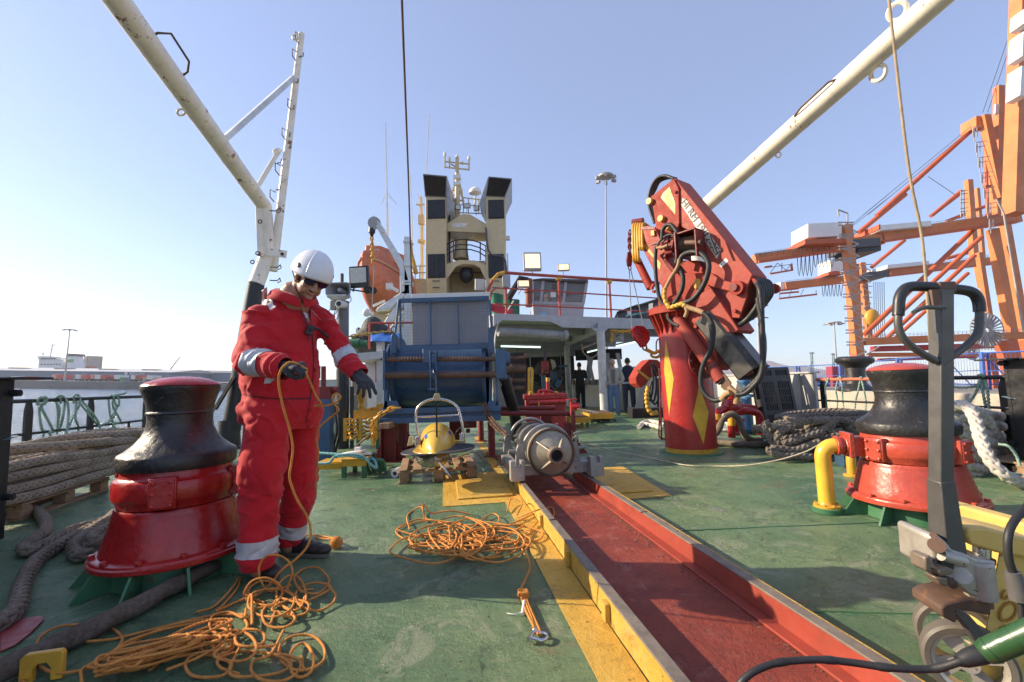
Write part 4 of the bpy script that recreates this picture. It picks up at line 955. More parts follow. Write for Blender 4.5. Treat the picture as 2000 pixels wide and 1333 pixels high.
# ================= small step with turquoise rope =================
g=G(692,934); t=thing('step_stool','low green legged stool with yellow top edge under white sheets','step',g)
zt=W(692,896,g.y).z; x0=W(667,900,g.y).x; x1=W(715,900,g.y).x
m=MB(); m.box(((x0+x1)/2,g.y+.2,zt-.008),(x1-x0,.44,.012)); m.box(((x0+x1)/2,g.y+.006,zt-.05),(x1-x0,.012,.075)); m.box((x0-.18,g.y+.28,zt-.06),(.34,.30,.012)); m.box((x0-.18,g.y+.124,zt-.10),(.34,.012,.07)); m.build('top',YEL,t,bevel=.003)
m=MB()
for x in(x0+.02,x1-.03): m.mark(); m.box((x,g.y+.025,(zt-.09)/2),(.05,.04,zt-.09)); m.mark(); m.box((x,g.y+.39,(zt-.02)/2),(.05,.04,zt-.02))
m.each('leg',GREEN,t,bevel=.003)
m=MB(); m.tube(spline([W(600,904,g.y-.02),W(640,905,g.y-.06),W(655,892,g.y-.04),W(685,888,g.y-.02),W(710,892,g.y-.03),W(722,905,g.y-.05),W(735,915,g.y-.04),W(733,902,g.y+.1),W(722,893,g.y+.2),W(705,896,g.y+.4)],.006),.017,9,lobes=3,amp=.15,twist=120)
m.tube(spline([W(600,884,g.y+.1),W(650,887,g.y-.0),W(680,890,g.y-.02),W(715,897,g.y-.0),W(728,900,g.y+.3),W(735,908,g.y+.35),W(748,903,g.y+.5)],.006),.017,9,lobes=3,amp=.15,twist=120)
tag(m.build('turquoise_rope',CYR,sharp=80),'turquoise rope draped over the low yellow and green stool','rope')
m=MB(); 
for k,(px,py,w,h) in enumerate(((690,884,.28,.05),(675,888,.2,.03),(712,886,.16,.03))): 
    c=W(px,py,g.y+.22); m.box(c,(w,.14,h*.5),Matrix.Rotation(.3*k-.2,3,'Z')@Matrix.Rotation(.12*(k-1),3,'Y'))
m.box(W(700,877,g.y+.25),(.07,.08,.04)); tag(m.build('plastic_sheets',WHITE,bevel=.006),'crumpled white plastic offcuts piled on the low stool','offcuts')
m=MB(); m.box(W(716,888,g.y+.3),(.2,.2,.02),Matrix.Rotation(.2,3,'Z')); tag(m.build('black_cloth',RUBBER,bevel=.008),'folded black cloth on the right end of the low stool','cloth')
m=MB(); 
for i in range(3): m.tube(spline([g+V((.10+.06*i,.25,.0)),g+V((.08+.05*i,.2,.13)),g+V((.2+.03*i,.22,.15)),g+V((.24+.02*i,.25,.02))],.02),.022,10)
tag(m.build('green_hose',GREEN),'short loops of green hose under the low stool','hose')
# ================= black post with loudspeaker, camera, floodlight =================
g=G(669,876); PYY=g.y; t=thing('mast_post','thick round post, grey above and black below, behind the man in red','post',g)
zt=W(669,589,PYY).z; zm=W(669,722,PYY).z; rp=.104
m=MB(); m.tube([g,V((g.x,g.y,zm))],rp,28); m.build('lower_tube',BLACK,t); m=MB(); m.tube([V((g.x,g.y,zm+.002)),V((g.x+.0,g.y,zt))],rp*.96,28); m.build('upper_tube',paint('dull_grey_tube',(.13,.13,.135),.45,wear=.3),t)
m=MB(); m.bar(g+V((rp+.05,.02,0)),V((g.x+rp+.05,g.y+.02,zm-.3)),.05,.06); m.build('cable_tray',BLACK,t)
m=MB(); m.box(V((g.x-.05,g.y-.11,W(669,668,PYY).z)),(.1,.06,.12)); m.build('junction_box',YEL,t,bevel=.01)
t=thing('loudspeaker','grey rectangular horn loudspeaker on top of the round post','loudspeaker',W(661,577,PYY))
c=W(660,565,PYY-.25); hw,hh=.215,.115
m=MB(); n=24; pr=[]
def rr_ring(w,h,y,r=.25):
    out=[]
    for k in range(n):
        a=2*PI*k/n; ca,sa=math.cos(a),math.sin(a); e=.35; out.append(c+V((w*abs(ca)**e*(1 if ca>0 else -1),y,h*abs(sa)**e*(1 if sa>0 else -1))))
    return out
rings=[rr_ring(hw,hh,0),rr_ring(hw*.97,hh*.95,.004),rr_ring(hw*.7,hh*.75,.1),rr_ring(.06,.06,.3),rr_ring(.05,.05,.32)]
vs=[p for r_ in rings for p in r_]; m.add(vs,[(i*n+k,i*n+(k+1)%n,(i+1)*n+(k+1)%n,(i+1)*n+k) for i in range(4) for k in range(n)]); m.add(rings[-1],[tuple(range(n))]); 
o=m.build('horn',paint('horn_grey',(.30,.30,.31),.5,wear=.1),t,sharp=50); sm=o.modifiers.new('s','SOLIDIFY'); sm.thickness=.006
m=MB(); m.tube([c+V((0,.08,0)),c+V((.06,.3,-.03))],[.04,.05],16); m.ball(c+V((0,.08,0)),.04); m.build('driver',GREY,t)
m=MB(); m.tube([W(668,555,PYY),W(668,535,PYY)],.03,10); tag(m.build('stub_pipe',DGREY),'short grey stub pipe sticking up behind the loudspeaker','pipe')
t=thing('security_camera','white security camera with round dark lens under the loudspeaker','camera',W(662,600,PYY-.2))
c=W(662.5,594,PYY-.28); m=MB(); m.tube([c,c+V((0,.22,.02))],.066,20); m.tube([c-V((0,.02,0)),c],[.055,.066],20); m.build('housing',WHITE,t); m=MB(); m.tube([c-V((0,.024,0)),c-V((0,.02,0))],.042,20); m.build('lens',BLACK,t)
m=MB(); m.box(W(651,597,PYY-.16),(.09,.09,.16)); m.build('bracket',GALV,t,bevel=.01); m=MB(); m.box(W(661,580,PYY-.15),(.34,.2,.05)); m.ball(W(661,582,PYY-.15),(.16,.1,.06)); m.build('wrapped_base',paint('white_wrapping',(.55,.52,.46),.7,wear=.3,bump=.8),t,bevel=.015)
m=MB(); 
for L_ in ([(660,602),(656,612),(648,618),(642,610),(647,602)],[(656,602),(652,618),(656,625),(662,615),(661,604)],[(683,576),(686,586),(680,594)]): m.tube(spline([W(x,y,PYY-.12) for x,y in L_],.03),.007,6)
m.build('cable',RUBBER,t)
def floodlight(name,label,c,w,h,yaw,pitch,lit=0,frame=BLACK,grp=None,arm=None,writing=False,col=(1,.76,.40),dp=.06):
    t=thing(name,label,'floodlight',c,grp); M=Matrix.Rotation(yaw,3,'Z')@Matrix.Rotation(pitch,3,'X'); c=V(c)
    m=MB(); m.box(c+M@V((0,dp/2,0)),(w,dp,h),M); 
    for k in range(6): m.box(c+M@V((-w*.38+k*w*.15,dp+.012,0)),(.008,.03,h*.8),M)
    b=m.build('housing',frame,t,bevel=.012)
    m=MB(); m.box(c+M@V((0,-.004,h*.07 if writing else 0)),(w*.84,.008,h*(.70 if writing else .8)),M)
    m.build('lens',emit('lamp_on_%g'%lit,col,lit) if lit else paint('lamp_lens_off',(.55,.53,.48),.25,bump=0,var=.03,grime=.05),t,bevel=.01)
    if writing:
        m=MB(); o=c+M@V((.035,-.003,-h*.41)); put_text(m,'FLOODLIGHT',h*.055,o,M@V((1,0,0)),M@V((0,0,1)),.0015); put_text(m,'IP66 100W',h*.045,o+M@V((.02,0,-h*.055)),M@V((1,0,0)),M@V((0,0,1)),.0015)
        m.ball(c+M@V((-w*.15,-.002,-h*.40)),(h*.025,.003,h*.025),10,6)
        m.build('printing',WHITE,t)
    if arm: m=MB(); m.tube([V(a) for a in arm],.014,8); m.build('bracket',frame if frame is not WHITE else GREY,t)
    return t
floodlight('floodlight','square black floodlight, unlit, on an arm right of the loudspeaker',W(700,541,PYY-.2),.34,.37,-.15,.06,0,BLACK,None,[W(692,561,PYY-.15),W(690,569,PYY-.1),W(684,566,PYY),W(725,572,PYY),W(716,562,PYY-.15)],True)
for o_ in list(bpy.data.objects):
    if o_.name.startswith('printing'): bpy.data.objects.remove(o_)
# blue post with red top, left of the round post
g=G(632,905); t=thing('bollard_post','square post painted blue below and red above beside the man in red','post',g)
a=W(619,780,g.y); b=W(644,780,g.y); wd_=b.x-a.x; zt=W(630,756,g.y).z
m=MB(); m.box(((a.x+b.x)/2,g.y+.08,a.z/2),(wd_,.16,a.z)); m.build('blue_section',BLUE,t,bevel=.004); m=MB(); m.box(((a.x+b.x)/2,g.y+.08,(a.z+zt)/2+.002),(wd_+.012,.17,zt-a.z)); m.tube([W(644,762,g.y+.08),W(661,762,g.y+.08)],.05,12); m.build('red_section',DRED,t,bevel=.004)
m=MB(); m.bar(W(632,756,g.y+.1),W(632,716,g.y+.1),.05); m.bar(W(624,740,g.y+.12),W(624,715,g.y+.12),.02); m.build('red_stay',DRED,t)
m=MB(); random.seed(5)
for k in range(6): x=648+k*2.2; m.tube(spline([W(x,790,g.y+.3),W(x+4+random.random()*4,840,g.y+.2),W(x-2,880,g.y+.25),W(x+random.random()*6,905,g.y+.3)],.05),.009,6)
tag(m.build('cable_bundle',RUBBER),'bundle of black cables hanging between the square post and the round post','cables')
# yellow tray and yellow coil rack behind
Y0=8.6; t=thing('yellow_tray','shallow yellow steel tray behind the round post and left of the winch','tray',G(718,880))
m=MB(); a=W(692,806,7.6); b=W(742,806,7.6); zz=a.z; m.box(((a.x+b.x)/2,7.6,zz-.05),(b.x-a.x,.015,.12)); m.box(((a.x+b.x)/2,8.5,zz-.02),(b.x-a.x,.015,.12)); m.box((a.x,8.05,zz-.03),(.015,.9,.12)); m.box(((a.x+b.x)/2,8.05,zz-.09),(b.x-a.x,.9,.01)); m.build('pan',YEL,t)
m=MB()
for x in(a.x+.05,b.x-.05):
    for y in(7.65,8.45): m.mark(); m.box((x,y,(zz-.1)/2),(.05,.05,zz-.1))
m.each('leg',GREEN,t)
m=MB(); c=W(712,838,7.5); 
for k in range(6): m.mark(); P=[c+V((-.28+.5*f,.05*math.sin(f*26+k),-.14+k*.058+.02*math.sin(f*26))) for f in[i/40 for i in range(41)]]; m.tube(P,.018,8)
t=thing('spring_rack','rack of yellow wavy bars under the yellow tray','rack',c-V((0,0,.2))); m.each('wavy_bar',YEL,t); m=MB(); 
for x in(-.3,-.05,.2): m.mark(); m.box(c+V((x,-.05,0)),(.05,.02,.36))
m.each('upright',YEL,t)
m=MB(); c=W(705,768,8.2); m.ball(c,(.07,.05,.22),12,8); m.ball(c+V((0,0,-.24)),(.05,.04,.07)); tag(m.build('snatch_block',YEL),'yellow snatch block hanging behind the glove of the man in red','block')
t=thing('green_pump','small green electric pump under the grey overhang left of the winch','pump',W(690,680,9.3)); c=W(688,672,9.0)
m=MB(); m.tube([c-V((.15,0,0)),c+V((.15,0,0))],.1,16); m.build('motor',GREEN,t); m=MB(); m.tube([c+V((.15,0,0)),c+V((.3,0,0))],.06,12); m.build('flange',GREEN,t)
# ================= red knuckle crane =================
CRR=paint('crane_boom_red',(.36,.062,.042),.58,wear=.26,wscale=7,bump=.3,bscale=22,grime=.25,spec=.3,var=.12)
KC=W(1350,880,6.35); KC.z=0; KR=.335
t=thing('deck_crane','big sun-faded red knuckle boom crane on a round column with yellow diamonds','deck crane',KC)
ztop=W(1340,628,6.35).z
m=MB(); m.lathe([(KR,.075),(KR,ztop)],KC,72); column=m.build('column',paint('crane_column_red',(.38,.022,.018),.36,wear=.34,wscale=5,grime=.35,bump=.35,coat=.25,var=.14),t)
m=MB(); m.lathe([(KR+.003,.0),(KR+.003,.075)],KC,72,capends=False); m.build('yellow_band',YEL,column)
m=MB(); m.lathe([(KR+.08,0),(KR+.075,.012),(KR+.02,.018)],KC,48); m.build('foot_ring',GREEN,t)
def cyl_hit(px,py,r=KR+.003):
    d=ray(px,py); o=V((0,0,CH)); ox,oy=o.x-KC.x,o.y-KC.y; A=d.x**2+d.y**2; B=2*(ox*d.x+oy*d.y); C_=ox*ox+oy*oy-r*r
    D=B*B-4*A*C_; tt=(-B-math.sqrt(max(D,0)))/(2*A); p=o+d*tt; return math.atan2(p.y-KC.y,p.x-KC.x)%(2*PI),p.z
def cyl_patch(top,right,bot,left,r=KR+.003):
    T,Rt,B,L=[cyl_hit(*q,r) for q in(top,right,bot,left)]; rows=[]
    def lerp(a,b,f): return (a[0]+(b[0]-a[0])*f,a[1]+(b[1]-a[1])*f)
    for i in range(25):
        f=i/12
        l=lerp(T,L,f) if f<=1 else lerp(L,B,f-1); q=lerp(T,Rt,f) if f<=1 else lerp(Rt,B,f-1)
        rows.append([(l[0]+(q[0]-l[0])*k/6,l[1]+(q[1]-l[1])*k/6) for k in range(7)])
    vs=[V((KC.x+r*math.cos(a),KC.y+r*math.sin(a),z)) for row in rows for a,z in row]
    return vs,[(i*7+k,i*7+k+1,(i+1)*7+k+1,(i+1)*7+k) for i in range(24) for k in range(6)]
m=MB()
for q in(((1300,663),(1316,741),(1307,813),(1297,723)),((1365,756),(1384,806),(1374,868),(1353,813))):
    vs,fs=cyl_patch(*q); m.mark(); m.add(vs,fs)
m.each('yellow_diamond',paint('diamond_yellow',(.66,.38,.03),.42,wear=.25,wscale=7,grime=.3),column)
# inspection flange
a_,z_=cyl_hit(1372,705); d=V((math.cos(a_),math.sin(a_),0)); c=V((KC.x,KC.y,z_))+d*(KR-.02); M=frame(V((0,0,0)),d)
m=MB(); m.lathe([(.20,0),(.21,.0),(.235,.03),(.235,.055),(.2,.058),(.0001,.058)],c,40,M=M,capends=False); fl=m.build('inspection_cover',DRED,column)
m=MB()
for k in range(12): a=k*PI/6; p=c+M@V((.205*math.cos(a),.205*math.sin(a),.058)); m.mark(); m.lathe([(.018,0),(.018,.014),(.0001,.016)],p,6,M=M,capends=False)
m.each('bolt',RUSTY,fl)
m=MB(); q=c+M@V((0,0,.059)); m.box(q+UP*.08+V((-.08,0,0)),(.09,.004,.1),M@Matrix.Rotation(PI/2,3,'X')); m.build('label',YEL,fl)
m=MB(); zr=W(1300,612,6.35).z; m.lathe([(KR,ztop-.02),(KR+.02,zr-.12),(KR+.08,zr-.04),(KR+.13,zr-.03),(KR+.13,zr+.05),(KR+.10,zr+.07),(KR,zr+.08)],KC,56); sl=m.build('slew_ring',REDF,t)
m=MB()
for k in range(24):
    a=k*PI/12; dd=V((math.cos(a),math.sin(a),0)); n=V((-dd.y,dd.x,0)); m.mark(); m.prism([KC+dd*KR+n*.008+UP*(zr-.03),KC+dd*(KR+.12)+n*.008+UP*(zr-.03),KC+dd*(KR+.01)+n*.008+UP*(zr-.30),KC+dd*KR+n*.008+UP*(zr-.30)],n*-.016)
m.each('gusset',REDF,sl)
BET=R_(54); hD=V((math.cos(BET),-math.sin(BET),0)); wD=V((math.sin(BET),math.cos(BET),0))
def PP(px,py,off=-.20):
    p0=KC+wD*off; d=ray(px,py); o=V((0,0,CH)); tt=(p0-o).dot(wD)/d.dot(wD); return o+d*tt
def zz(x,y): return (1200+x/3.7025,320+y/3.7025)
def zc3(x,y): return (1220+x/3.92,580+y/3.92)
def slab(mb,pts,off,th,f=zz): return mb.prism([PP(*f(x,y),off) for x,y in pts],wD*th)
# turret
m=MB(); m.lathe([(.30,zr+.08),(.30,zr+.18),(.26,zr+.22)],KC,32); 
slab(m,[(330,1050),(345,860),(440,790),(640,790),(700,900),(760,1060),(620,1090),(480,1100)],-.24,.44); m.build('turret',REDF,t,bevel=.01)
m=MB(); slab(m,[(470,740),(475,700),(610,700),(640,760),(640,830),(470,830)],-.20,.36); m.build('winch_bracket',REDF,t,bevel=.008)
# inner boom housing that carries the black telescope
m=MB(); slab(m,[(470,1010),(700,900),(900,1200),(870,1225),(760,1215),(735,1250),(745,1440),(700,1500),(620,1390),(480,1140)],-.27,.40); m.build('boom_housing',CRR,t,bevel=.012)
# black hexagonal telescope
def hexbox():
    m=MB(); A=[(720,300),(745,268),(850,262),(865,285),(800,420),(690,480)]
    near=[(880,472),(918,466),(1022,478),(988,648),(962,668),(848,682)]
    # axis: from the sheath to the open end, in the boom plane
    a0=PP(*zc3(700,330),-.25); a1=PP(*zc3(860,585),-.25)
    ax=(a1-a0).normalized(); nrm=wD.cross(ax).normalized(); 
    if nrm.z<0: nrm=-nrm
    hh=.148; w0,w1=-.0,.36
    prof=[(w0,-hh*.85),(w0+.02,-hh),(w1-.05,-hh),(w1,-hh*.5),(w1,hh*.5),(w1-.08,hh),(w0+.06,hh),(w0,hh*.55)]
    base=PP(1408,664,-.30); end=PP(1459,729,-.30); ax=(end-base).normalized(); nrm=wD.cross(ax).normalized()
    if nrm.z<0: nrm=-nrm
    ring=lambda c,s_=1: [c+wD*(w*s_+(1-s_)*.18)+nrm*h*s_ for w,h in prof]
    n=len(prof); r0,r1,r2,r3=ring(base-ax*.4),ring(end),ring(end,.80),ring(end-ax*.34,.80)
    vs=r0+r1+r2+r3; fs=[(i*n+k,i*n+(k+1)%n,(i+1)*n+(k+1)%n,(i+1)*n+k) for i in range(3) for k in range(n)]
    m.add(vs,fs+[tuple(range(n))[::-1],tuple(3*n+k for k in range(n))]); o=m.build('telescope_section',paint('worn_black_telescope',(.055,.048,.04),.36,metal=.2,wear=.45,wearcol=(.17,.09,.05),wscale=6,var=.35,grime=.5,coat=.15),t,sharp=30)
    m=MB(); q=end-ax*.01; m.prism([end+wD*(w*.78+.04)+nrm*h*.78-ax*.05 for w,h in prof],-ax*.02) if 0 else m.tube([end-ax*.3+wD*.18,end-ax*.02+wD*.18+nrm*-.06],.05,12); m.build('inner_bore',paint('faded_red_inside',(.25,.04,.03),.6),o)
    return base,end,ax,nrm
hb=hexbox()
# long upper beam with lettering
m=MB(); slab(m,[(430,105),(440,104),(1000,800),(975,860),(958,905),(960,965),(905,1120),(850,1115),(835,1010),(700,800),(640,650),(560,560),(470,430),(460,300)],-.26,.36); ub=m.build('upper_beam',CRR,t,bevel=.014)
m=MB(); slab(m,[(425,110),(432,115),(465,175),(470,430),(440,520),(390,500),(300,470),(285,360),(262,240)],-.285,.41); m.build('head_plate',REDF,t,bevel=.008)
# tail fork beyond the pin
m=MB(); slab(m,[(960,830),(1010,812),(1100,935),(1085,1010),(1040,1075),(990,1055),(1000,960),(965,930)],.085,.035); slab(m,[(990,835),(1012,826),(1030,850),(1012,880)],-.255,.36); m.build('tail_fork',REDF,t,bevel=.006)
# lettering
def on_plane(mb,txt,size,p,q,off,sx=1,bold=0):
    a=PP(*zz(*p),off); b=PP(*zz(*q),off); x=(b-a).normalized(); y=(-wD).cross(x)
    vs,_=text_mesh(txt,size); w=max(v.x for v in vs)-min(v.x for v in vs); put_text(mb,txt,size,(a+b)/2,x,y,.002,sx*(b-a).length/w,bold)
a=[(492,250),(520,262),(770,625),(740,690),(484,300)]
m=MB(); m.prism([PP(*zz(x,y),-.2635) for x,y in a],wD*.003); pl=m.build('name_strip',paint('name_strip_white',(.62,.58,.50),.5,wear=.4,wscale=9,grime=.3),ub)
m=MB(); on_plane(m,'HI RM 19/12-3SI',.115,(498,270),(748,650),-.268,1.0,.0); m.build('lettering',BLACK,pl)
m=MB(); on_plane(m,'1',.16,(775,705),(800,735),-.263,.6,.002); m.build('number',WHITE,ub)
m=MB(); m.prism([PP(*zz(x,y),-.289) for x,y in((398,168),(440,285),(440,370),(335,245),(350,215))],wD*.003); slabp=m.build('yellow_patch',YEL,t)
# pins and bosses
def boss(mb,x,y,r,l,off,f=zz,n=22): p=PP(*f(x,y),off); mb.mark(); mb.tube([p-wD*l,p+wD*.02],r,n)
m=MB(); boss(m,895,900,.088,.06,-.27); boss(m,1160,905,.06,.03,.2); boss(m,690,850,.06,.05,-.24); m.each('pin_boss',REDF,t)
m=MB(); boss(m,887,898,.045,.09,-.27); m.each('pin',DRED,t)
m=MB(); boss(m,262,275,.045,.05,-.285); boss(m,345,400,.045,.05,-.285); boss(m,410,470,.04,.05,-.28); m.each('grease_cap',YEL,t)
m=MB()
for x,y in((440,205),(590,1178),(870,1065),(280,880),(270,900),(285,925)): boss(m,x,y,.022,.02,-.29)
m.each('bolt',REDF,t)
# link arm
m=MB(); slab(m,[(670,800),(700,790),(760,835),(850,860),(900,855),(905,945),(840,925),(740,900),(690,885),(660,850)],-.315,.05); m.build('link_arm',CRR,t,bevel=.01)
# jib: red box with yellow chevrons, wrapped yellow head
m=MB(); slab(m,[(185,475),(215,455),(295,462),(330,540),(430,790),(345,890),(330,870),(175,560)],-.22,.34); m.build('jib_box',CRR,t,bevel=.008)
m=MB(); m.prism([PP(*zz(x,y),-.224) for x,y in((200,575),(222,580),(335,720),(330,765),(312,755),(300,705),(205,590))],wD*.003); m.build('chevron',YEL,t)
m=MB()
for k in range(5):
    x=128+k*17; p0=PP(*zz(x+10,440),-.16); p1=PP(*zz(x+6,560),-.24); p2=PP(*zz(x+14,700 if k<3 else 620),-.24); p3=PP(*zz(x+26,690 if k<3 else 600),.1)
    m.mark(); m.tube(spline([PP(*zz(x+50,450),.1),p0,p1,p2,p3],.03),.021,8)
m.each('yellow_sheath',YEL,t)
m=MB(); m.mark(); m.tube([PP(*zz(130,425),-.1),PP(*zz(210,412),-.05)],.045,14); m.mark(); slab(m,[(195,455),(235,452),(295,458),(295,475),(190,480)],-.23,.36); m.each('head_roller',DRED,t,bevel=.004)
m=MB(); slab(m,[(262,485),(285,478),(290,520),(262,522)],-.25,.02); slab(m,[(565,870),(590,830),(622,835),(618,905),(580,905)],-.26,.03); m.build('yellow_lug',YEL,t,bevel=.004)
m=MB(); m.tube([PP(*zz(150,680),-.1),PP(*zz(175,720),-.1),PP(*zz(262,900),-.1)],[.055,.06,.062],18); m.build('left_cylinder',REDF,t)
m=MB(); m.tube([PP(*zc3(395,165),-.34),PP(*zc3(455,255),-.34)],.062,20); m.build('ram_collar',DRED,t)
m=MB(); a=PP(*zc3(410,180),-.34); b=PP(*zc3(738,640),-.34); m.tube([a,b],.078,26); ram=m.build('hydraulic_ram',CRR,t)
m=MB(); m.tube([a.lerp(b,.80),a.lerp(b,.82)],.084,24); m.tube([b,b+(b-a).normalized()*.03],.055,20); m.build('ram_band',RUSTY,ram)
m=MB(); slab(m,[(740,590),(770,600),(815,660),(790,720),(760,715),(735,690)],-.37,.02,zc3); slab(m,[(745,590),(770,600),(815,660),(790,700)],-.29,.02,zc3); m.build('clevis',RUSTY,ram,bevel=.003)
# rope winch on the boom
m=MB(); a=PP(*zz(570,590),-.36); b=a+hD*.0
ax=hD; p=PP(*zz(500,600),-.30); q=PP(*zz(635,585),-.30)
Pw=[];Rw=[]
for i in range(61): Pw.append(p.lerp(q,i/60)); Rw.append(.135-.008*(i%2))
m.tube(Pw,Rw,26); m.build('winch_drum',paint('wire_on_drum',(.13,.095,.07),.5,metal=.5,var=.4,grime=.5),t,sharp=80)
m=MB(); 
for c in(p,q): m.mark(); m.box(c+(q-p).normalized()*(-.012 if c is p else .012),(.02,.34,.34),frame(V((0,0,0)),wD)@Matrix.Rotation(0,3,'Z') if 0 else Matrix((hD,wD,UP)).transposed())
m.mark(); m.box(p.lerp(q,.5)+UP*.17,((q-p).length,.3,.02),Matrix((hD,wD,UP)).transposed()); m.each('winch_frame',DRED,t,bevel=.004)
m=MB(); m.tube([PP(*zz(515,572),-.42),PP(*zz(630,570),-.42)],.035,14); m.build('pressure_roller',RUSTY,t)
# valve cluster
random.seed(11); m=MB(); 
for x,y,s_ in((390,560,.10),(420,600,.12),(400,640,.11),(375,665,.08),(440,580,.07),(430,540,.06),(350,600,.05)):
    p=PP(*zz(x,y),-.30); m.mark(); m.box(p,(s_,s_*.9,s_*1.1),Matrix.Rotation(random.random(),3,'Z')@Matrix.Rotation(.4,3,'Y'))
for x,y,x2,y2 in((330,620,410,540),(340,660,450,790),(370,700,430,780),(360,560,400,530)): m.mark(); m.tube([PP(*zz(x,y),-.32),PP(*zz(x2,y2),-.30)],.028,10)
m.each('valve_block',DRED,t,bevel=.006)
# hoses
HB=RUBBER; YH=paint('yellow_spiral_hose',(.62,.36,.05),.5,grime=.4); TAPE=paint('tan_tape_wrap',(.36,.22,.11),.7,wear=.4,bump=.8)
def hose(L,r,off=-.38,mat=None,f=zz,offs=None,spiral=False,name='hose'):
    P=spline([PP(*f(x,y),(offs[i] if offs else off)) for i,(x,y) in enumerate(L)],.012)
    m=MB(); m.tube(P,[r*(1+.16*math.cos(i*1.2)) for i in range(len(P))] if spiral else r,10); return m.build(name,mat or HB,t,sharp=80)
hose([(345,540),(350,480),(380,445),(420,450),(460,520),(465,620),(445,720)],.028,spiral=False)
hose([(300,620),(330,560),(380,520),(430,520),(445,600)],.016)
hose([(465,715),(500,660),(570,638),(640,660),(682,730),(665,830),(620,920),(560,985),(490,1010)],.034,-.42)
hose([(470,750),(495,820),(490,900),(460,970),(430,1010),(390,1050),(390,1110),(420,1150),(470,1175)],.03,-.40)
hose([(300,600),(296,720),(305,860),(330,980),(380,1040),(450,1050),(520,1020)],.026,-.40)
hose([(470,690),(455,750),(400,840),(365,920),(368,1000),(400,1035)],.024,-.44,TAPE)
hose([(385,1010),(400,1040),(440,1030),(490,1015),(510,1030)],.030,-.45,YH,spiral=True); hose([(365,900),(362,960),(375,1010),(400,1035)],.027,-.46,YH,spiral=True)
hose([(490,1020),(550,1045),(600,1060),(645,1080)],.032,-.44,TAPE); hose([(300,610),(350,605),(385,590)],.022,-.4,TAPE); hose([(515,1030),(525,1070),(512,1110)],.026,-.45,TAPE)
hose([(640,1080),(680,1110),(712,1180),(712,1260),(690,1330)],.030,-.44)
hose([(660,215),(672,300),(660,400),(610,500),(585,600),(590,700),(640,770),(700,795),(760,770),(800,740)],.030,-.46,f=zc3)
hose([(740,790),(770,755),(810,730)],.036,-.46,TAPE,f=zc3); hose([(800,690),(830,720),(860,750),(855,820)],.036,-.40,TAPE,f=zc3)
for k in range(4):
    hose([(430+k*6,110),(370+k*8,88+k*5),(310+k*6,105+k*8),(268+k*9,170+k*6),(250+k*7,240),(252+k*6,310),(290,430)],.022,-.05+k*.05)
for k in range(6):     # bundle hanging out of the tail of the upper beam
    o=-.23+k*.055
    hose([(1015+k*4,835),(1035+k*16,860),(1050+k*17,930),(1040+k*12,1010-k*3),(990+k*6,1090),(930,1150),(870,1175),(840,1130)],.032,offs=[o*.6,o,o,o,o,o,o*.6,o*.3])
hose([(1020,850),(1050,910),(1062,1000),(1066,1120),(1070,1240)],.030,offs=[-.2,-.30,-.32,-.33,-.34])
hose([(1020,10),(1030,80),(1050,180),(1055,320),(1060,480),(1040,610),(980,690),(920,740),(860,750)],.030,offs=[-.32,-.33,-.34,-.35,-.36,-.38,-.4,-.42,-.42],f=zc3)
hose([(1040,200),(1066,330),(1062,480),(1035,600),(975,670),(900,725)],.028,offs=[-.30,-.31,-.32,-.34,-.36,-.38],f=zc3)
hose([(690,520),(720,600),(740,650)],.014,-.40)
# wire from winch to the head sheave
m=MB(); m.tube([PP(*zz(410,545),-.34),PP(*zz(300,575),-.25),PP(*zz(130,635),-.12)],.007,6); m.build('hoist_wire',GALV,t)
m=MB(); m.mark(); m.tube([W(1288,722,5.95),W(1292,860,5.95)],.012,8); m.mark(); m.tube(spline([W(1290,780,5.9),W(1287,845,5.85),W(1290,855,5.85),W(1299,858,5.95)],.02),.010,8); m.each('guard_bar',DRED,t)
# upper sheave block and hook block
HY=PP(*zz(115,660),-.12).y
t=thing('hook_block','red hook block and yellow hook hanging on two wires from the crane jib','hook block',W(1250,660,HY))
m=MB(); m.tube([W(1229,527,HY),W(1234,641,HY)],.007,6); m.tube([W(1232,527,HY),W(1257,637,HY)],.007,6); m.build('wire',GALV,t)
c=W(1250,657,HY); m=MB()
for y in(-.05,.03): m.mark(); m.prism([W(1232,645,HY)+V((0,y,0)),W(1240,637,HY)+V((0,y,0)),W(1256,638,HY)+V((0,y,0)),W(1267,650,HY)+V((0,y,0)),W(1268,664,HY)+V((0,y,0)),W(1259,678,HY)+V((0,y,0)),W(1252,679,HY)+V((0,y,0)),W(1240,662,HY)+V((0,y,0))],V((0,.02,0)))
m.each('cheek_plate',RED,t,bevel=.005)
m=MB(); m.lathe([(.10,-.015),(.11,-.012),(.09,0),(.11,.012),(.10,.015)],c,28,M=Matrix.Rotation(PI/2,3,'X')); m.tube([c-V((0,.07,0)),c+V((0,.07,0))],.022,12); m.build('sheave',DRED,t)
m=MB(); m.tube([W(1259,676,HY)+V((.03*math.cos(a),0,.045*math.sin(a)-.02)) for a in[k*PI/8 for k in range(16)]],.012,8,closed=True); m.build('swivel',DRED,t)
m=MB(); P=[W(1262,683,HY),W(1270,687,HY),W(1278,690,HY),W(1287,686,HY),W(1290,692,HY),W(1284,698,HY),W(1274,697,HY),W(1271,691,HY)]
Q=spline(P,.012); m.tube(Q,[.030-.012*i/len(Q) for i in range(len(Q))],10); m.build('hook',paint('hook_yellow',(.60,.36,.04),.35,wear=.3),t)
m=MB(); m.tube(spline([W(1282,690,HY+.03),W(1282,670,HY+.03),W(1287,662,HY+.03),W(1294,668,HY+.03),W(1295,700,HY+.03)],.02),.010,8); tag(m.build('steel_sling_hook',RUSTY),'rusty steel rod bent into a hook behind the yellow crane hook','hook')
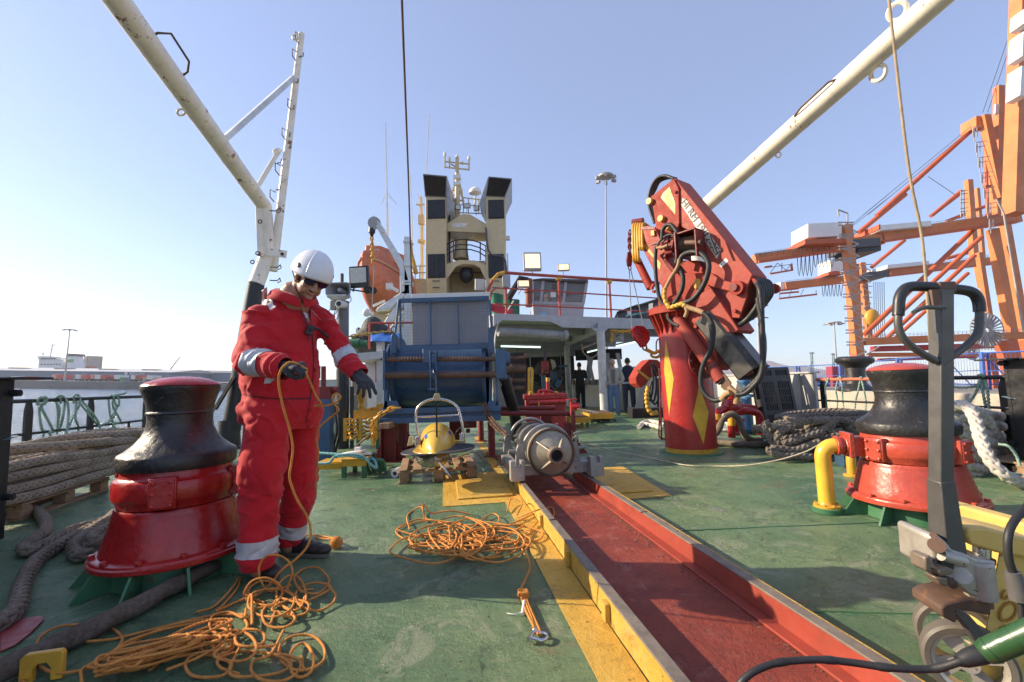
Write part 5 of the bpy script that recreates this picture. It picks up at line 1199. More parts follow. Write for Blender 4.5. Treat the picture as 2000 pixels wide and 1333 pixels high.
t=thing('sheave_block','dark red upper sheave block hanging by a shackle from the yellow jib head','block',W(1230,500,HY))
m=MB(); m.prism([W(1226,492,HY),W(1233,492,HY),W(1236,505,HY),W(1234,520,HY),W(1226,520,HY),W(1224,508,HY)],V((0,.05,0))); m.build('cheek',DRED,t,bevel=.008)
m=MB(); m.chain([W(1231,452,HY),W(1229,470,HY),W(1230,488,HY)],.07,.012); m.build('chain',DRED,t)
m=MB(); m.tube([W(1230,524,HY)+V((.02*math.cos(a),0,.03*math.sin(a))) for a in[k*PI/6 for k in range(12)]],.008,6,closed=True); m.build('eye',DRED,t)
# lower red knuckle end with yellow band seen left of the column
BY=8.3; t=thing('crane_tool','faded red angular steel attachment with yellow stripe hanging left of the crane column','attachment',W(1268,760,BY))
m=MB(); m.prism([W(x,y,BY) for x,y in((1241,738),(1252,718),(1268,702),(1284,703),(1292,710),(1292,735),(1270,738),(1262,752),(1252,758),(1243,750))],V((0,.5,0))); m.build('shell',REDF,t,bevel=.01)
m=MB(); m.prism([W(x,y,BY-.004) for x,y in((1243,724),(1247,722),(1270,739),(1269,746))],V((0,.003,0))); m.prism([W(x,y,BY-.004) for x,y in((1281,720),(1290,720),(1290,730),(1284,730))],V((0,.003,0))); m.build('yellow_stripe',YEL,t)
m=MB()
for L_ in([(1270,712),(1280,730),(1282,760),(1276,785),(1268,770),(1272,745)],[(1276,708),(1288,735),(1289,770),(1280,790),(1270,780)],[(1273,715),(1276,745),(1272,775),(1262,790)]): m.tube(spline([W(x,y,BY-.1) for x,y in L_],.03),.02,8)
m.build('hose',RUBBER,t)
P=spline([W(x,y,BY-.15) for x,y in((1266,755),(1263,775),(1266,798),(1275,808),(1284,805))],.015); m=MB(); m.tube(P,[.04*(1+.2*math.cos(i*1.3)) for i in range(len(P))],10); m.build('yellow_spiral_hose',YH,t,sharp=80)
m=MB(); m.bar(W(1258,760,BY+.2),W(1258,808,BY+.2),.04); m.bar(W(1286,740,BY+.2),W(1286,815,BY+.2),.05); m.box(W(1262,806,BY+.1),(.6,.35,.18)); m.build('stand',BLACK,t,bevel=.01)
# ================= SUPERSTRUCTURE =================
def fb(mb,x0,y0,x1,y1,Y,dp,mark=False,off=0):
    if mark: mb.mark()
    a=W(x0,y0,Y); b=W(x1,y1,Y); c=(a+b)/2
    return mb.box(c+V((0,dp/2+off,0)),(abs(b.x-a.x),dp,abs(b.z-a.z)))
# --- grey canopy deck ---
c0=W(963,613,12.1); ZT=c0.z; ZB=ZT-.50
def lvl(px,py,z): return G(px,py,z)
cL=V((c0.x,c0.y,ZT)); cR=W(1420,637,15.6); cR.z=ZT
dC=(cR-cL); dC.z=0; dCl=dC.length; dC.normalize(); nC=V((-dC.y,dC.x,0))
t=thing('canopy_deck','light grey steel canopy deck over the working area behind the crane and winch','canopy',cL)
m=MB(); m.prism([cL+UP*-.06,cL+dC*(dCl-.2)+UP*-.06,cL+dC*(dCl-.2)+nC*13+UP*-.06,cL+nC*15+UP*-.06],(0,0,.05)); m.build('deck_plate',GREY,t)
m=MB(); a=cL; b=cL+dC*(dCl-.2); m.prism([a,b,b-UP*.32,cL+dC*2.1-UP*.34,cL+dC*1.9-UP*.25,cL+dC*1.7-UP*.18,cL+dC*.25-UP*.18,cL-UP*.34],nC*-.05); m.build('edge_beam',GREY,t,bevel=.006)
m=MB(); 
for k,vv in enumerate((1.6,3.6,5.8,8.2,10.5)): a=cL+nC*vv-UP*.22; m.mark(); m.bar(a,a+dC*(dCl-.4),.12,.30)
m.mark(); a=cL-UP*.2; m.bar(a+nC*.05,a+nC*13,.05,.30)
m.each('under_beam',GREY,t)
m=MB(); p1=G(1181,812); p2=G(1112,794); m.bar(V((p1.x,p1.y,ZB+.17)),V((p2.x,p2.y,ZB+.17)),.12,.26); m.prism([V((p1.x-.25,p1.y,ZB+.15)),V((p1.x+.25,p1.y,ZB+.15)),V((p1.x+.06,p1.y,ZB-.02)),V((p1.x-.06,p1.y,ZB-.02))],(0,.1,0)); m.build('girder',GREY,t)
for g_,r_ in((p1,.12),(p2,.12)):
    m=MB(); m.tube([V((g_.x,g_.y,0)),V((g_.x,g_.y,ZB+.05))],r_,24); m.build('pillar',paint('pillar_white',(.50,.49,.48),.5,wear=.2,grime=.3),t)
# lamps and roll under the canopy
LAMP=emit('tube_lamp_glow',(.75,.95,.88),.9)
def tube_lamp(label,x0,y0,x1,y1,Y,lit=True):
    t=thing('fluorescent_lamp',label,'lamp',W((x0+x1)/2,(y0+y1)/2,Y),'tube lamps under the canopy'); a=W(x0,y0,Y); b=W(x1,y1,Y)
    m=MB(); m.bar(a+UP*.04,b+UP*.04,.16,.05); m.build('casing',GREY,t,bevel=.01); m=MB(); m.bar(a-UP*.012,b-UP*.012,.10,.05); m.build('diffuser',LAMP if lit else GREY,t,bevel=.015)
tube_lamp('long greenish tube lamp under the canopy just below the grey roll',1007,655,1097,659,13.2)
tube_lamp('greenish tube lamp under the canopy nearest the blue winch',978,676,1056,678,15)
tube_lamp('greenish tube lamp under the canopy between white pillar and crane hook',1203,676,1244,667,15.5)
tube_lamp('short violet tinted tube lamp under the canopy left of the near white pillar',1147,688,1171,682,17)
m=MB(); m.tube([W(973,648,12.3),W(1098,655,13.1)],.13,20); m.tube([W(1098,655,13.1),W(1106,655,13.15)],.16,12); tag(m.build('rolled_awning',paint('grey_roll_cloth',(.26,.26,.26),.6,bump=.8,var=.3)),'long grey rolled awning hung under the front edge of the canopy','awning')
m=MB(); c=W(1208,659,14.2); n=20
m.prism([c+V((-.17,0,-.12)),c+V((-.05,0,-.13)),c+V((.17,0,-.12)),c+V((.17,0,.12)),c+V((-.17,0,.12))],(0,.25,0)); m.tube([c+V((0,-.10,0)),c],[.03,.09],14); tag(m.build('loudspeaker',GREY,bevel=.02),'small grey loudspeaker under the canopy right of the white pillar','loudspeaker')
m=MB(); m.chain([W(1194,647,13.6),W(1215,648,13.6),W(1235,647,13.6)],.12,.014); m.chain([W(1196,647,13.6),W(1194,668,13.6)],.12,.016); tag(m.build('yellow_chain',YEL),'yellow chain strung along the canopy edge beside the small loudspeaker','chain')
m=MB(); m.tube(spline([W(1136,672,14),W(1140,690,14),W(1155,699,14),W(1168,690,14),W(1172,676,14)],.05),.02,8); m.tube(spline([W(1138,680,14),W(1160,672,14),W(1172,664,14)],.1),.035,8); tag(m.build('hanging_rope',TANR),'rope hanging in a loop from a rusty bar under the canopy','rope')
# railing above
t=thing('canopy_railing','red pipe railing with yellow corners along the edge of the canopy deck','railing',cL)
def rail_pt(px,py): # on vertical plane above edge
    d=ray(px,py); o=V((0,0,CH)); n=nC; tt=(cL+nC*.1-o).dot(n)/d.dot(n); return o+d*tt
RR=paint('rail_red',(.40,.06,.04),.5,wear=.4,wscale=14)
m=MB(); m.tube([rail_pt(962,548),rail_pt(973,536),rail_pt(985,533)],.05,10); yb=m.build('yellow_corner',YEL,t)
m=MB(); m.tube([rail_pt(985,533),rail_pt(1040,537),rail_pt(1500,566)],.045,10); m.tube([rail_pt(962,548),rail_pt(950,574)],.045,10); m.build('top_rail',RR,t)
m=MB(); m.tube(spline([rail_pt(957,590),rail_pt(960,572),rail_pt(970,565),rail_pt(1040,567),rail_pt(1500,597)],.3),.022,8); m.build('mid_rail',RR,t)
m=MB(); m.tube([rail_pt(966,594),rail_pt(1040,597),rail_pt(1500,621)],.022,8); m.build('low_rail',RR,t)
m=MB()
for px in(987,1091,1190,1286): a=rail_pt(px,536+(px-985)*.065); m.mark(); m.tube([a,V((a.x,a.y,ZT))],.035,8)
m.each('post',RR,t)
m=MB(); 
for px in(1091,1190): m.mark(); a=rail_pt(px,536+(px-985)*.065); m.box(a-UP*.03,(.14,.1,.09))
m.each('yellow_clamp',YEL,t)
m=MB(); a=rail_pt(989,546); m.box(a-UP*.05,(.22,.12,.36)); tag(m.build('junction_box',GREY,bevel=.02),'grey junction box on the left end post of the canopy railing','box')
# floodlights on the canopy
def arm(px,py,px2,py2,Y): return [W(px,py,Y),W(px2,py2,Y)]
floodlight('floodlight','large square floodlight lit warm white above the canopy railing',W(1040,510,12.6),.50,.52,.10,-.12,.9,GREY,'floodlights above the canopy',arm(1040,528,1040,538,12.7),dp=.16)
floodlight('floodlight','small lit floodlight on a black arm above the grey control cabin',W(1101,522,13.2),.34,.19,.0,.0,.9,GREY,'floodlights above the canopy',[W(1101,528,13.2),W(1098,545,13.2)],dp=.14)
floodlight('floodlight','small lit floodlight behind the railing left of the control cabin',W(1023,554,13.0),.34,.20,.1,-.1,.8,GREY,'floodlights above the canopy',[W(1023,560,13),W(1012,575,13)],dp=.14)
floodlight('floodlight','tilted white LED floodlight at the left end of the canopy railing',W(938,556,12.2),.27,.30,.35,.1,0,paint('lamp_silver',(.5,.5,.5),.4,bump=0),'floodlights above the canopy',[W(948,562,12.2),W(952,575,12.2)],dp=.07).rotation_euler=(0,0,0)
m=MB(); m.tube([W(992,585,13.4),W(1018,543,13.4),W(1030,548,13.4)],.10,8); m.build('x',BLACK); 
o=bpy.data.objects[-1] if 0 else None
for o in bpy.data.objects:
    if o.name=='x': o.name='folding_boom'; tag(o,'black folding lamp arm behind the red canopy railing','arm')
# control cabin
t=thing('control_cabin','small grey control cabin with slanted tinted windows on the canopy deck','cabin',W(1093,618,15.0)); Y=14.6
A_=lambda x,y,d=0: W(x,y,Y+d)
GL=glass('tinted_window',(.16,.16,.15),.06,.72)
m=MB(); m.prism([A_(1040,592),A_(1141,594),A_(1139,622),A_(1043,622)],(0,1.9,0)); m.build('lower_wall',GREY,t,bevel=.01)
m=MB(); m.prism([A_(1036,546,-.15),A_(1149,552,-.15),A_(1149,546,-.15),A_(1060,543,-.15)],(0,2.3,0)); m.build('roof',DGREY,t,bevel=.03)
m=MB()
for (x0,y0,x1,y1) in((1056,592,1061,549),(1100,594,1105,550),(1139,594,1146,552),(1040,592,1040,547)): m.mark(); m.bar(A_(x0,y0),A_(x1,y1),.09,.09)
m.mark(); m.bar(A_(1040,592),A_(1141,594),.08,.08)
m.each('window_frame',GREY,t)
m=MB()
for x0,x1,xa,xb in((1058,1100,1062,1104),(1102,1139,1106,1145),(1041,1056,1041,1059)): m.mark(); m.prism([A_(x0,592,.02),A_(x1,593,.02),A_(xb,552,.02),A_(xa,550,.02)],(0,.015,0))
m.each('window',GL,t)
m=MB(); m.prism([A_(1042,592,1.8),A_(1139,593,1.8),A_(1145,552,1.8),A_(1041,550,1.8)],(0,.02,0)); m.build('rear_wall',GREY,t)
m=MB(); m.ball(A_(1078,583,.9),(.28,.2,.28)); m.ball(A_(1115,583,.9),(.28,.2,.28)); m.build('seat_back',paint('pale_seat',(.5,.47,.5),.6,bump=0),t)
m=MB(); fb(m,1075,571,1086,581,Y-.01,.006); m.build('notice',WHITE,t); m=MB(); fb(m,1055,611,1069,617,Y-.015,.006); m.build('sticker',paint('pale_blue_sticker',(.3,.5,.7),.5,bump=0),t)
m=MB(); m.tube([W(1033,545,13.6),W(1033,600,13.6)],.10,16); m.lathe([(.14,0),(.14,.08)],W(1033,572,13.6),16); tag(m.build('exhaust_stack',paint('brown_red_stack',(.22,.06,.035),.6,wear=.3)),'brown red exhaust pipe standing just left of the control cabin','pipe')
# green drums
for i,(x0,x1,y0,y1,Y_) in enumerate(((957,983,575,603,14.2),(983,1015,585,612,13.6))):
    a=W(x0,y0,Y_); b=W(x1,y0,Y_); r=(b.x-a.x)/2; c=(a+b)/2; z1=a.z; z0=W(x0,y1,Y_).z-.2
    t=thing('green_drum','open green plastic drum '+('left and higher' if i==0 else 'right and lower')+' of the two on the canopy deck','drum',(c.x,c.y+r,z0),'green drums on the canopy deck')
    m=MB(); m.lathe([(r*.94,z0),(r*.99,z1-.05),(r,z1-.045),(r*1.02,z1),(r*.97,z1),(r*.93,z1-.05),(r*.88,z0+.03),(.0001,z0+.03)],(c.x,c.y+r,0),28,capends=False); m.build('body',paint('green_plastic',(.02,.17,.10),.4,grime=.2),t)
m=MB(); m.box(W(948,597,13.2),(.30,.3,.42)); m.box(W(948,585,13.2),(.24,.3,.14)); tag(m.build('grey_cap_box',GREY,bevel=.03),'grey cabinet with round cap beside the green drums','cabinet')
m=MB(); m.tube(spline([W(955,600,13.4),W(975,604,13.3),W(1000,612,13.2)],.1),.12,8); tag(m.build('red_cloth',paint('red_white_cloth',(.45,.04,.06),.7)),'rolled red cloth lying in front of the green drums','cloth')
m=MB(); m.tube(spline([W(1003,588,12.7),W(988,612,12.5),W(972,634,12.3),W(966,670,12.2),W(966,690,12.2)],.1),.02,8); tag(m.build('grey_conduit',WHITE),'grey conduit curling down from the canopy edge beside the winch','conduit')
# battery boxes
for i,(x0,x1,ya,yb,Y_) in enumerate(((1207,1245,605,624,15.2),(1246,1290,592,628,14.9))):
    t=thing('battery_box','black lidded plastic box on the canopy deck, '+('farther one' if i==0 else 'nearer one beside the crane'),'box',W(x0,625,Y_),'black boxes on the canopy deck')
    a=W(x0,ya,Y_);b=W(x1,yb,Y_); m=MB(); m.prism([W(x0,ya+4,Y_),W(x1,ya-10,Y_-.3),W(x1,yb+10,Y_-.3),W(x0,yb+6,Y_)],(.2,1.2,0)); m.build('body',DGREY,t,bevel=.02)
    m=MB(); m.prism([W(x0-2,ya+4,Y_-.05),W(x1+1,ya-11,Y_-.35),W(x1+1,ya-6,Y_-.35),W(x0-2,ya+8,Y_-.05)],(.2,1.3,0)); m.build('lid',BLACK,t,bevel=.01)
    xm=(x0+x1)/2+3; m=MB(); m.prism([W(xm-4,ya+2,Y_-.22),W(xm+4,ya,Y_-.26),W(xm+4,ya+12,Y_-.26),W(xm-4,ya+14,Y_-.22)],(0,-.004,0)); m.build('label',WHITE,t)
m=MB(); m.bar(W(1222,618,14.5),W(1290,604,14.2),.05,.05); tag(m.build('turquoise_pole',paint('turquoise_pole',(.2,.42,.42),.5)),'pale turquoise pole along the black boxes on the canopy deck','pole')
# --- deckhouse under and behind the canopy ---
t=thing('deckhouse','grey and white deckhouse closing the space under the canopy','deckhouse',S(0,19))
DK=paint('shaded_bulkhead',(.30,.31,.33),.6,var=.1,grime=.3); DARK=paint('interior_shade_black',(.02,.022,.026),.7,bump=0)  # near-black colour stands in for the shade inside the deckhouse
Yb=19.5
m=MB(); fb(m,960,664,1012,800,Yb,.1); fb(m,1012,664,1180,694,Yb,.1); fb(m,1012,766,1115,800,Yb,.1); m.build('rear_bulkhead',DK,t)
m=MB(); fb(m,1013,694,1124,766,Yb+1.2,.1); m.build('doorway_shade_sheet',DARK,t)  # near-black sheet paints the shade behind the doorway
m=MB(); fb(m,1034,694,1039,766,Yb-.05,.1,1); fb(m,1095,694,1099,800,Yb-.05,.12,1); fb(m,1013,691,1124,695,Yb-.05,.12,1); m.each('frame',GREY,t)
# starboard wall with slanting windows
W0=W(1117,700,19.3); 
def sb(px,py,Y): return W(px,py,Y)
m=MB()
for (xa,xb,Ya,Yb_) in((1117,1215,19.0,16.0),):
    m.prism([V((sb(xa,780,Ya).x,Ya,0)),V((sb(xb,780,Yb_).x,Yb_,0)),V((sb(xb,780,Yb_).x,Yb_,sb(xb,752,Yb_).z)),V((sb(xa,780,Ya).x,Ya,sb(xa,752,Ya).z))],(.15,.1,0))
q=m.build('starboard_coaming',LG,t)
m=MB()
for (x0,x1,x2,x3,Y_) in((1142,1152,1160,1150,18.3),(1158,1164,1150,1144,18.0),(1186,1196,1190,1180,17),(1216,1222,1210,1203,16.3)): m.mark(); m.prism([W(x0,753,Y_),W(x1,753,Y_),W(x2,690,Y_),W(x3,690,Y_)],(0,.1,0))
m.each('window_pillar',GREY,t)
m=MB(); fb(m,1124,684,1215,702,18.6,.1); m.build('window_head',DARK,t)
# port side deckhouse wall
WB=paint('white_bulkhead',(.62,.61,.62),.5,wear=.15,wscale=3,grime=.3,var=.06)
m=MB(); fb(m,713,706,746,838,10.2,.1,1); fb(m,695,642,800,700,15,.1,1); m.each('port_bulkhead',WB,t)
m=MB(); fb(m,735,662,747,845,9.6,.2); m.build('port_pillar',WB,t); m=MB(); fb(m,735,790,748,815,9.55,.2); m.build('yellow_pillar_foot',YEL,t)
m=MB(); m.prism([W(690,706,9.4),W(748,700,9.4),W(748,686,9.4),W(699,690,9.4)],(0,2.5,0)); m.build('overhang',WB,t)
m=MB(); fb(m,733,706,737,748,9.9,.1); m.build('red_fire_pipe',RED,t)
m=MB(); m.box(W(664,775,12.0),(1.3,.1,.9)); m.build('grey_bulwark',LG,t)
m=MB(); fb(m,686,740,706,800,9.2,.4); fb(m,688,770,700,812,8.9,.3); m.build('machinery_box',paint('beige_machinery',(.25,.22,.18),.6,wear=.4),t,bevel=.02)
# things on the port house top
m=MB(); random.seed(3)
pts=[(702,668),(706,652),(718,637),(728,631),(742,640),(757,652),(762,668)]
for k,(x,y) in enumerate(pts): c=W((x+730)/2+6*math.sin(k),(y+668)/2,10.6); m.ball(c,(.28+.08*random.random(),.3,.30+.1*random.random()),14,9,Matrix.Rotation(k,3,'Y'))
o=m.build('tarpaulin_bundle',paint('dark_olive_tarp',(.045,.048,.05),.7,bump=.9,bscale=8)); r_=o.modifiers.new('r','REMESH'); r_.mode='VOXEL'; r_.voxel_size=.03; r_.use_smooth_shade=True; tag(o,'dark crumpled tarpaulin bundle on the house top left of the winch','tarpaulin')
m=MB(); n1,n2=18,8; vs=[]
for i in range(n1+1):
    for j in range(n2+1):
        p=W(724+i*3.4,651+j*1.9,9.9-.06*j); vs.append(p+V((0,.05*noise.noise(p*6),.05*noise.noise(p*5+V((3,1,2))))))
m.add(vs,[(i*(n2+1)+j,i*(n2+1)+j+1,(i+1)*(n2+1)+j+1,(i+1)*(n2+1)+j) for i in range(n1) for j in range(n2)])
for i in range(n1+1): pass
o=m.build('blue_tarpaulin',paint('blue_tarp',(.02,.12,.42),.45,bump=.6,bscale=14)); o.modifiers.new('s','SOLIDIFY').thickness=.02; tag(o,'bright blue tarpaulin folded over the white pillar top left of the winch','tarpaulin')
t=thing('house_railing','dark red railing on the house top left of the blue winch','railing',W(740,660,10.2)); m=MB(); m.tube([W(722,632,10.2),W(722,682,10.2)],.025,8); m.tube([W(722,632,10.2),W(776,631,10.2),W(830,630,10.2)],.025,8); m.tube([W(700,669,10.3),W(722,667,10.2),W(735,666,10.2)],.02,8); m.tube([W(700,658,10.3),W(700,675,10.3)],.02,8); m.tube([W(759,632,10.2),W(759,652,10.2)],.018,8); m.build('rail',RR,t)
m=MB(); m.chain([W(680,658,9.9),W(700,655,9.9),W(722,652,9.9),W(745,650,9.9),W(768,648,9.9)],.10,.012); tag(m.build('brass_chain',paint('yellowed_chain',(.38,.26,.08),.5,metal=.3)),'long yellowed chain stretched along the house top railing','chain')
m=MB(); fb(m,690,672,740,690,10.8,1.5); m.tube([W(700,640,12),W(700,668,12)],.04,8); m.ball(W(697,665,10.0),(.16,.1,.12)); 
tag(m.build('winch_housing',DGREY,bevel=.02),'dark machinery on the house top under the black tarpaulin','machinery')
# interior fittings
t=thing('red_tank','glossy red steel tank with lids and yellow lifting loops under the canopy','tank',G(1066,840)); Y=9.6
m=MB(); fb(m,1026,778,1107,846,Y,.9); m.build('body',RED,t,bevel=.015); m=MB(); fb(m,1023,772,1109,779,Y-.06,1.0); m.build('lid',RED,t,bevel=.01)
m=MB(); m.mark(); m.tube([W(1033,787,Y-.1),W(1105,785,Y-.1)],.05,12); m.mark(); m.tube(spline([W(1062,772,Y+.1),W(1066,764,Y+.1),W(1072,772,Y+.1)],.02),.025,8); m.mark(); m.tube([W(1070,768,Y+.3),W(1070,745,Y+.3)],.04,10); m.mark(); m.tube(spline([W(1053,770,Y),W(1053,764,Y),W(1075,764,Y),W(1090,772,Y)],.03),.025,8); m.each('pipework',RED,t)
m=MB()
for x in(1037,1086): m.mark(); m.tube(spline([W(x-3,774,Y),W(x-2,767,Y),W(x+2,767,Y),W(x+3,774,Y)],.02),.02,8)
m.mark(); fb(m,1051,785,1054,793,Y-.16,.05); m.mark(); m.tube([W(1070,746,Y+.3),W(1070,738,Y+.3)],.045,10); m.each('yellow_loop',YEL,t)
m=MB(); fb(m,1088,773,1098,776,Y-.02,.2); m.build('notice',WHITE,t)
t=thing('fire_hydrant','small red valve with hand wheel beside the red tank','valve',G(1118,808)); m=MB(); c=W(1118,796,12); m.tube([c-V((0,0,.35)),c+V((0,0,.15))],.07,12); m.tube([c,c+V((.18,-.05,.02))],.10,14); m.tube([c+V((0,0,.2))+V((.13*math.cos(k*PI/8),.13*math.sin(k*PI/8),0)) for k in range(16)],.018,6,closed=True); m.build('body',RED,t)
m=MB(); fb(m,1058,705,1073,731,16.5,.3); fb(m,1064,685,1068,705,16.4,.1); tag(m.build('red_cabinet',RED,bevel=.02),'small red cabinet fixed to a grey post under the canopy','cabinet')
m=MB(); fb(m,1058,733,1068,772,16.4,.3); fb(m,1062,690,1066,706,16.3,.08); tag(m.build('blue_post',BLUE,bevel=.01),'dark blue post below the small red cabinet','post')
m=MB(); m.prism([W(1075,702,16),W(1083,704,16),W(1087,716,16),W(1080,722,16)],(0,.1,0)); tag(m.build('cloth_bag',paint('beige_cloth',(.33,.30,.24),.8)),'beige cloth bag hanging right of the small red cabinet','bag')
t=thing('folding_trestle','yellow upright trestle standing under the canopy left of the red tank','trestle',G(1037,800)); Y=12.5
m=MB(); 
for x0,x1 in((1033,1034),(1038,1041)): m.mark(); m.bar(W(x0,778,Y),W(x1-1,722,Y),.07,.07)
m.mark(); fb(m,1031,718,1041,726,Y,.1); m.each('leg',YEL,t)
t=thing('spool_rack','dark rack of rusty shafts and spools right of the blue winch','rack',W(1012,760,13)); Y=12.6
m=MB()
for y_ in(700,720,743,758): m.mark(); m.tube([W(990,y_,Y),W(1028,y_,Y)],.06 if y_!=720 else .12,12)
m.each('shaft',RUSTY,t)
m=MB()
for x in(1000,1026): m.mark(); fb(m,x,690,x+3,800,Y-.1,.4)
m.each('upright',DRED,t)
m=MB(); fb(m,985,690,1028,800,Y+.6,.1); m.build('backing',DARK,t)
m=MB(); random.seed(12)
for k in range(34):
    x,y=random.uniform(1042,1100),random.uniform(715,768); c=W(x,y,random.uniform(16.5,18.5)); m.mark()
    if k%2: m.box(c,(random.uniform(.05,.3),.2,random.uniform(.1,.5)),Matrix.Rotation(random.random(),3,'Y'))
    else: m.tube([c,c+V((random.uniform(-.4,.4),0,random.uniform(-.4,.4)))],.04,8)
t=thing('deck_machinery','dark cluttered machinery with hoses at the back under the canopy','machinery',W(1070,760,17))
mats_=[DRED,DGREY,RUSTY,BLACK,BLUE]
mk=m.mk+[(len(m.v),len(m.f))]
for i,((a,fa),(b,fb_)) in enumerate(zip(mk,mk[1:])):
    q=MB(); q.v=m.v[a:b]; q.f=[tuple(j-a for j in f) for f in m.f[fa:fb_]]; q.m=[0]*len(q.f); q.build('fitting',mats_[i%5],t)
m=MB(); 
for k in range(9):
    P=[W(1125+random.random()*50,690+random.random()*8,17.5) for _ in range(5)]; m.tube(spline(P,.1),.03,6)
tag(m.build('overhead_cables',RUBBER),'tangle of black cables and hoses under the rear edge of the canopy roof','cables')
# yellow and green platforms
def platform(label,x0,x1,ytop,ybot,Yf,dp):
    t=thing('step_platform',label,'platform',W((x0+x1)/2,ybot,Yf),'yellow edged platforms under the canopy'); a=W(x0,ytop,Yf); b=W(x1,ytop,Yf); z=a.z; x_0,x_1=a.x,b.x
    m=MB(); m.box(((x_0+x_1)/2,Yf,z-.05),(x_1-x_0,.03,.12)); m.box((x_0,Yf+dp/2,z-.05),(.03,dp,.12)); m.box((x_1,Yf+dp/2,z-.05),(.03,dp,.12)); m.build('yellow_edge',YEL,t)
    m=MB(); m.box(((x_0+x_1)/2,Yf+dp/2,z),(x_1-x_0-.04,dp-.04,.03)); m.build('grating',RUSTY,t)
    m=MB()
    for x in(x_0+.04,x_1-.04):
        for y in(Yf+.06,Yf+dp-.06): m.mark(); m.box((x,y,(z-.11)/2),(.06,.06,z-.11))
    m.each('leg',GREEN,t)
platform('low yellow edged platform with green legs, nearest the red pipe rack',1112,1151,817,843,10.0,.9)
platform('wider yellow edged platform with green legs in front of the white pillar',1152,1198,810,834,10.9,1.2)
m=MB()
for k in range(7): m.tube(spline([W(1128+k*6,800+k*1.5,11.6-.1*k),W(1150+k*6,803+k*1.5,11.6-.1*k),W(1168+k*4,806+k*1.2,11.7-.1*k)],.05),.03,8,lobes=3,amp=.15,twist=60)
tag(m.build('rope_mat',TANR),'tan rope flaked out on top of the yellow edged platforms','rope')
m=MB(); random.seed(4)
for k in range(5): c=W(1160+k*9,832,11.3); m.tube([c+V((.12*math.cos(a),.03,.12*math.sin(a)+.05)) for a in[j*PI/6 for j in range(12)]],.03,6,closed=True)
tag(m.build('stored_shackles',DGREY),'dark shackles and hoses stowed under the wider yellow edged platform','shackles')
# --- funnels ---
FY=23.0
def funnel(label,x0,x1,top,side):
    t=thing('funnel',label,'funnel',W((x0+x1)/2,580,FY),'twin funnels'); a=W(x0,580,FY); b=W(x1,580,FY)
    m=MB(); m.prism([W(x0,600,FY),W(x1,600,FY),W(x1,386,FY),W(x0,384,FY)],(0,2.6,0)); m.build('casing',CREAM,t,bevel=.02)
    # black cowl opening aft: flared box
    hx0,hx1,hy=top; bot=384; m=MB()
    A=[W(x0-1,bot,FY-.02),W(x1,bot+1,FY-.02)]; T_=[W(hx0,hy,FY-.75),W(hx1,hy+4,FY-.75)]
    bk=[p+V((0,2.64,0)) for p in A]; tk=[V((p.x,FY+2.3,p.z+.0)) for p in T_]
    vs=[A[0],A[1],T_[1],T_[0],bk[0],bk[1],tk[1],tk[0]]
    m.add(vs,[(0,1,2,3),(1,5,6,2),(5,4,7,6),(4,0,3,7),(3,2,6,7)]); m.build('cowl_sides',paint('cowl_grey',(.34,.35,.37),.45,bump=0,grime=.3),t)
    m=MB(); m.prism([A[0]+V((.05,-.012,.02)),A[1]+V((-.05,-.012,.02)),T_[1]+V((-.04,-.012,-.08)),T_[0]+V((.04,-.012,-.08))],V((0,-.02,0))); m.build('cowl_mouth',paint('cowl_mouth_black',(.012,.012,.012),.55,var=.4),t)  # near-black sheet across the cowl opening
    for (ly0,ly1,sp) in((391,427,0),(497,543,1)):
        m=MB(); lx0,lx1=x0+4,x1-2; f=fb(m,lx0,ly0,lx1,ly1,FY-.02,.03); o=m.build('louvre_frame',BLACK,t)
        m=MB(); n=20
        for k in range(n): y=ly0+1+(ly1-ly0-2)*k/n; p=W(lx0+1,y,FY-.06); q=W(lx1-1,y,FY-.06); m.bar(p,q,.02,.05)
        m.build('louvre_slats',BLACK,o)
        if sp: m=MB(); fb(m,(lx0+lx1)/2-.7,ly0,(lx0+lx1)/2+.7,ly1,FY-.11,.04); m.build('louvre_post',DGREY,o)
    m=MB()
    for y in(549,562,574): p=W((x0+x1)/2-6,y,FY-.1); q=W((x0+x1)/2+6,y,FY-.1); m.mark(); m.tube([p+V((0,.1,0)),p,q,q+V((0,.1,0))],.022,6)
    m.each('rung',BLACK,t)
    return t
funnel('left cream funnel with black cowl and black louvres',831,872,(826,873,340),-1)
funnel('right cream funnel with black cowl and black louvres, leaning cowl on its right',949,987,(954,1000,345),1)
# grey inner cowl flanks
m=MB(); m.prism([W(872,344,FY-.3),W(880,385,FY),W(882,408,FY+.1),W(873,420,FY+.1)],(0,1.6,0)); o=m.build('wind_deflector',paint('cowl_grey',0)); tag(o,'grey deflector plate on the inner side of the left funnel','plate','funnel deflector plates')
m=MB(); m.prism([W(953,346,FY-.3),W(949,385,FY),W(948,420,FY+.1),W(936,398,FY+.1)],(0,1.6,0)); o=m.build('wind_deflector',paint('cowl_grey',0)); tag(o,'grey deflector plate on the inner side of the right funnel','plate','funnel deflector plates')
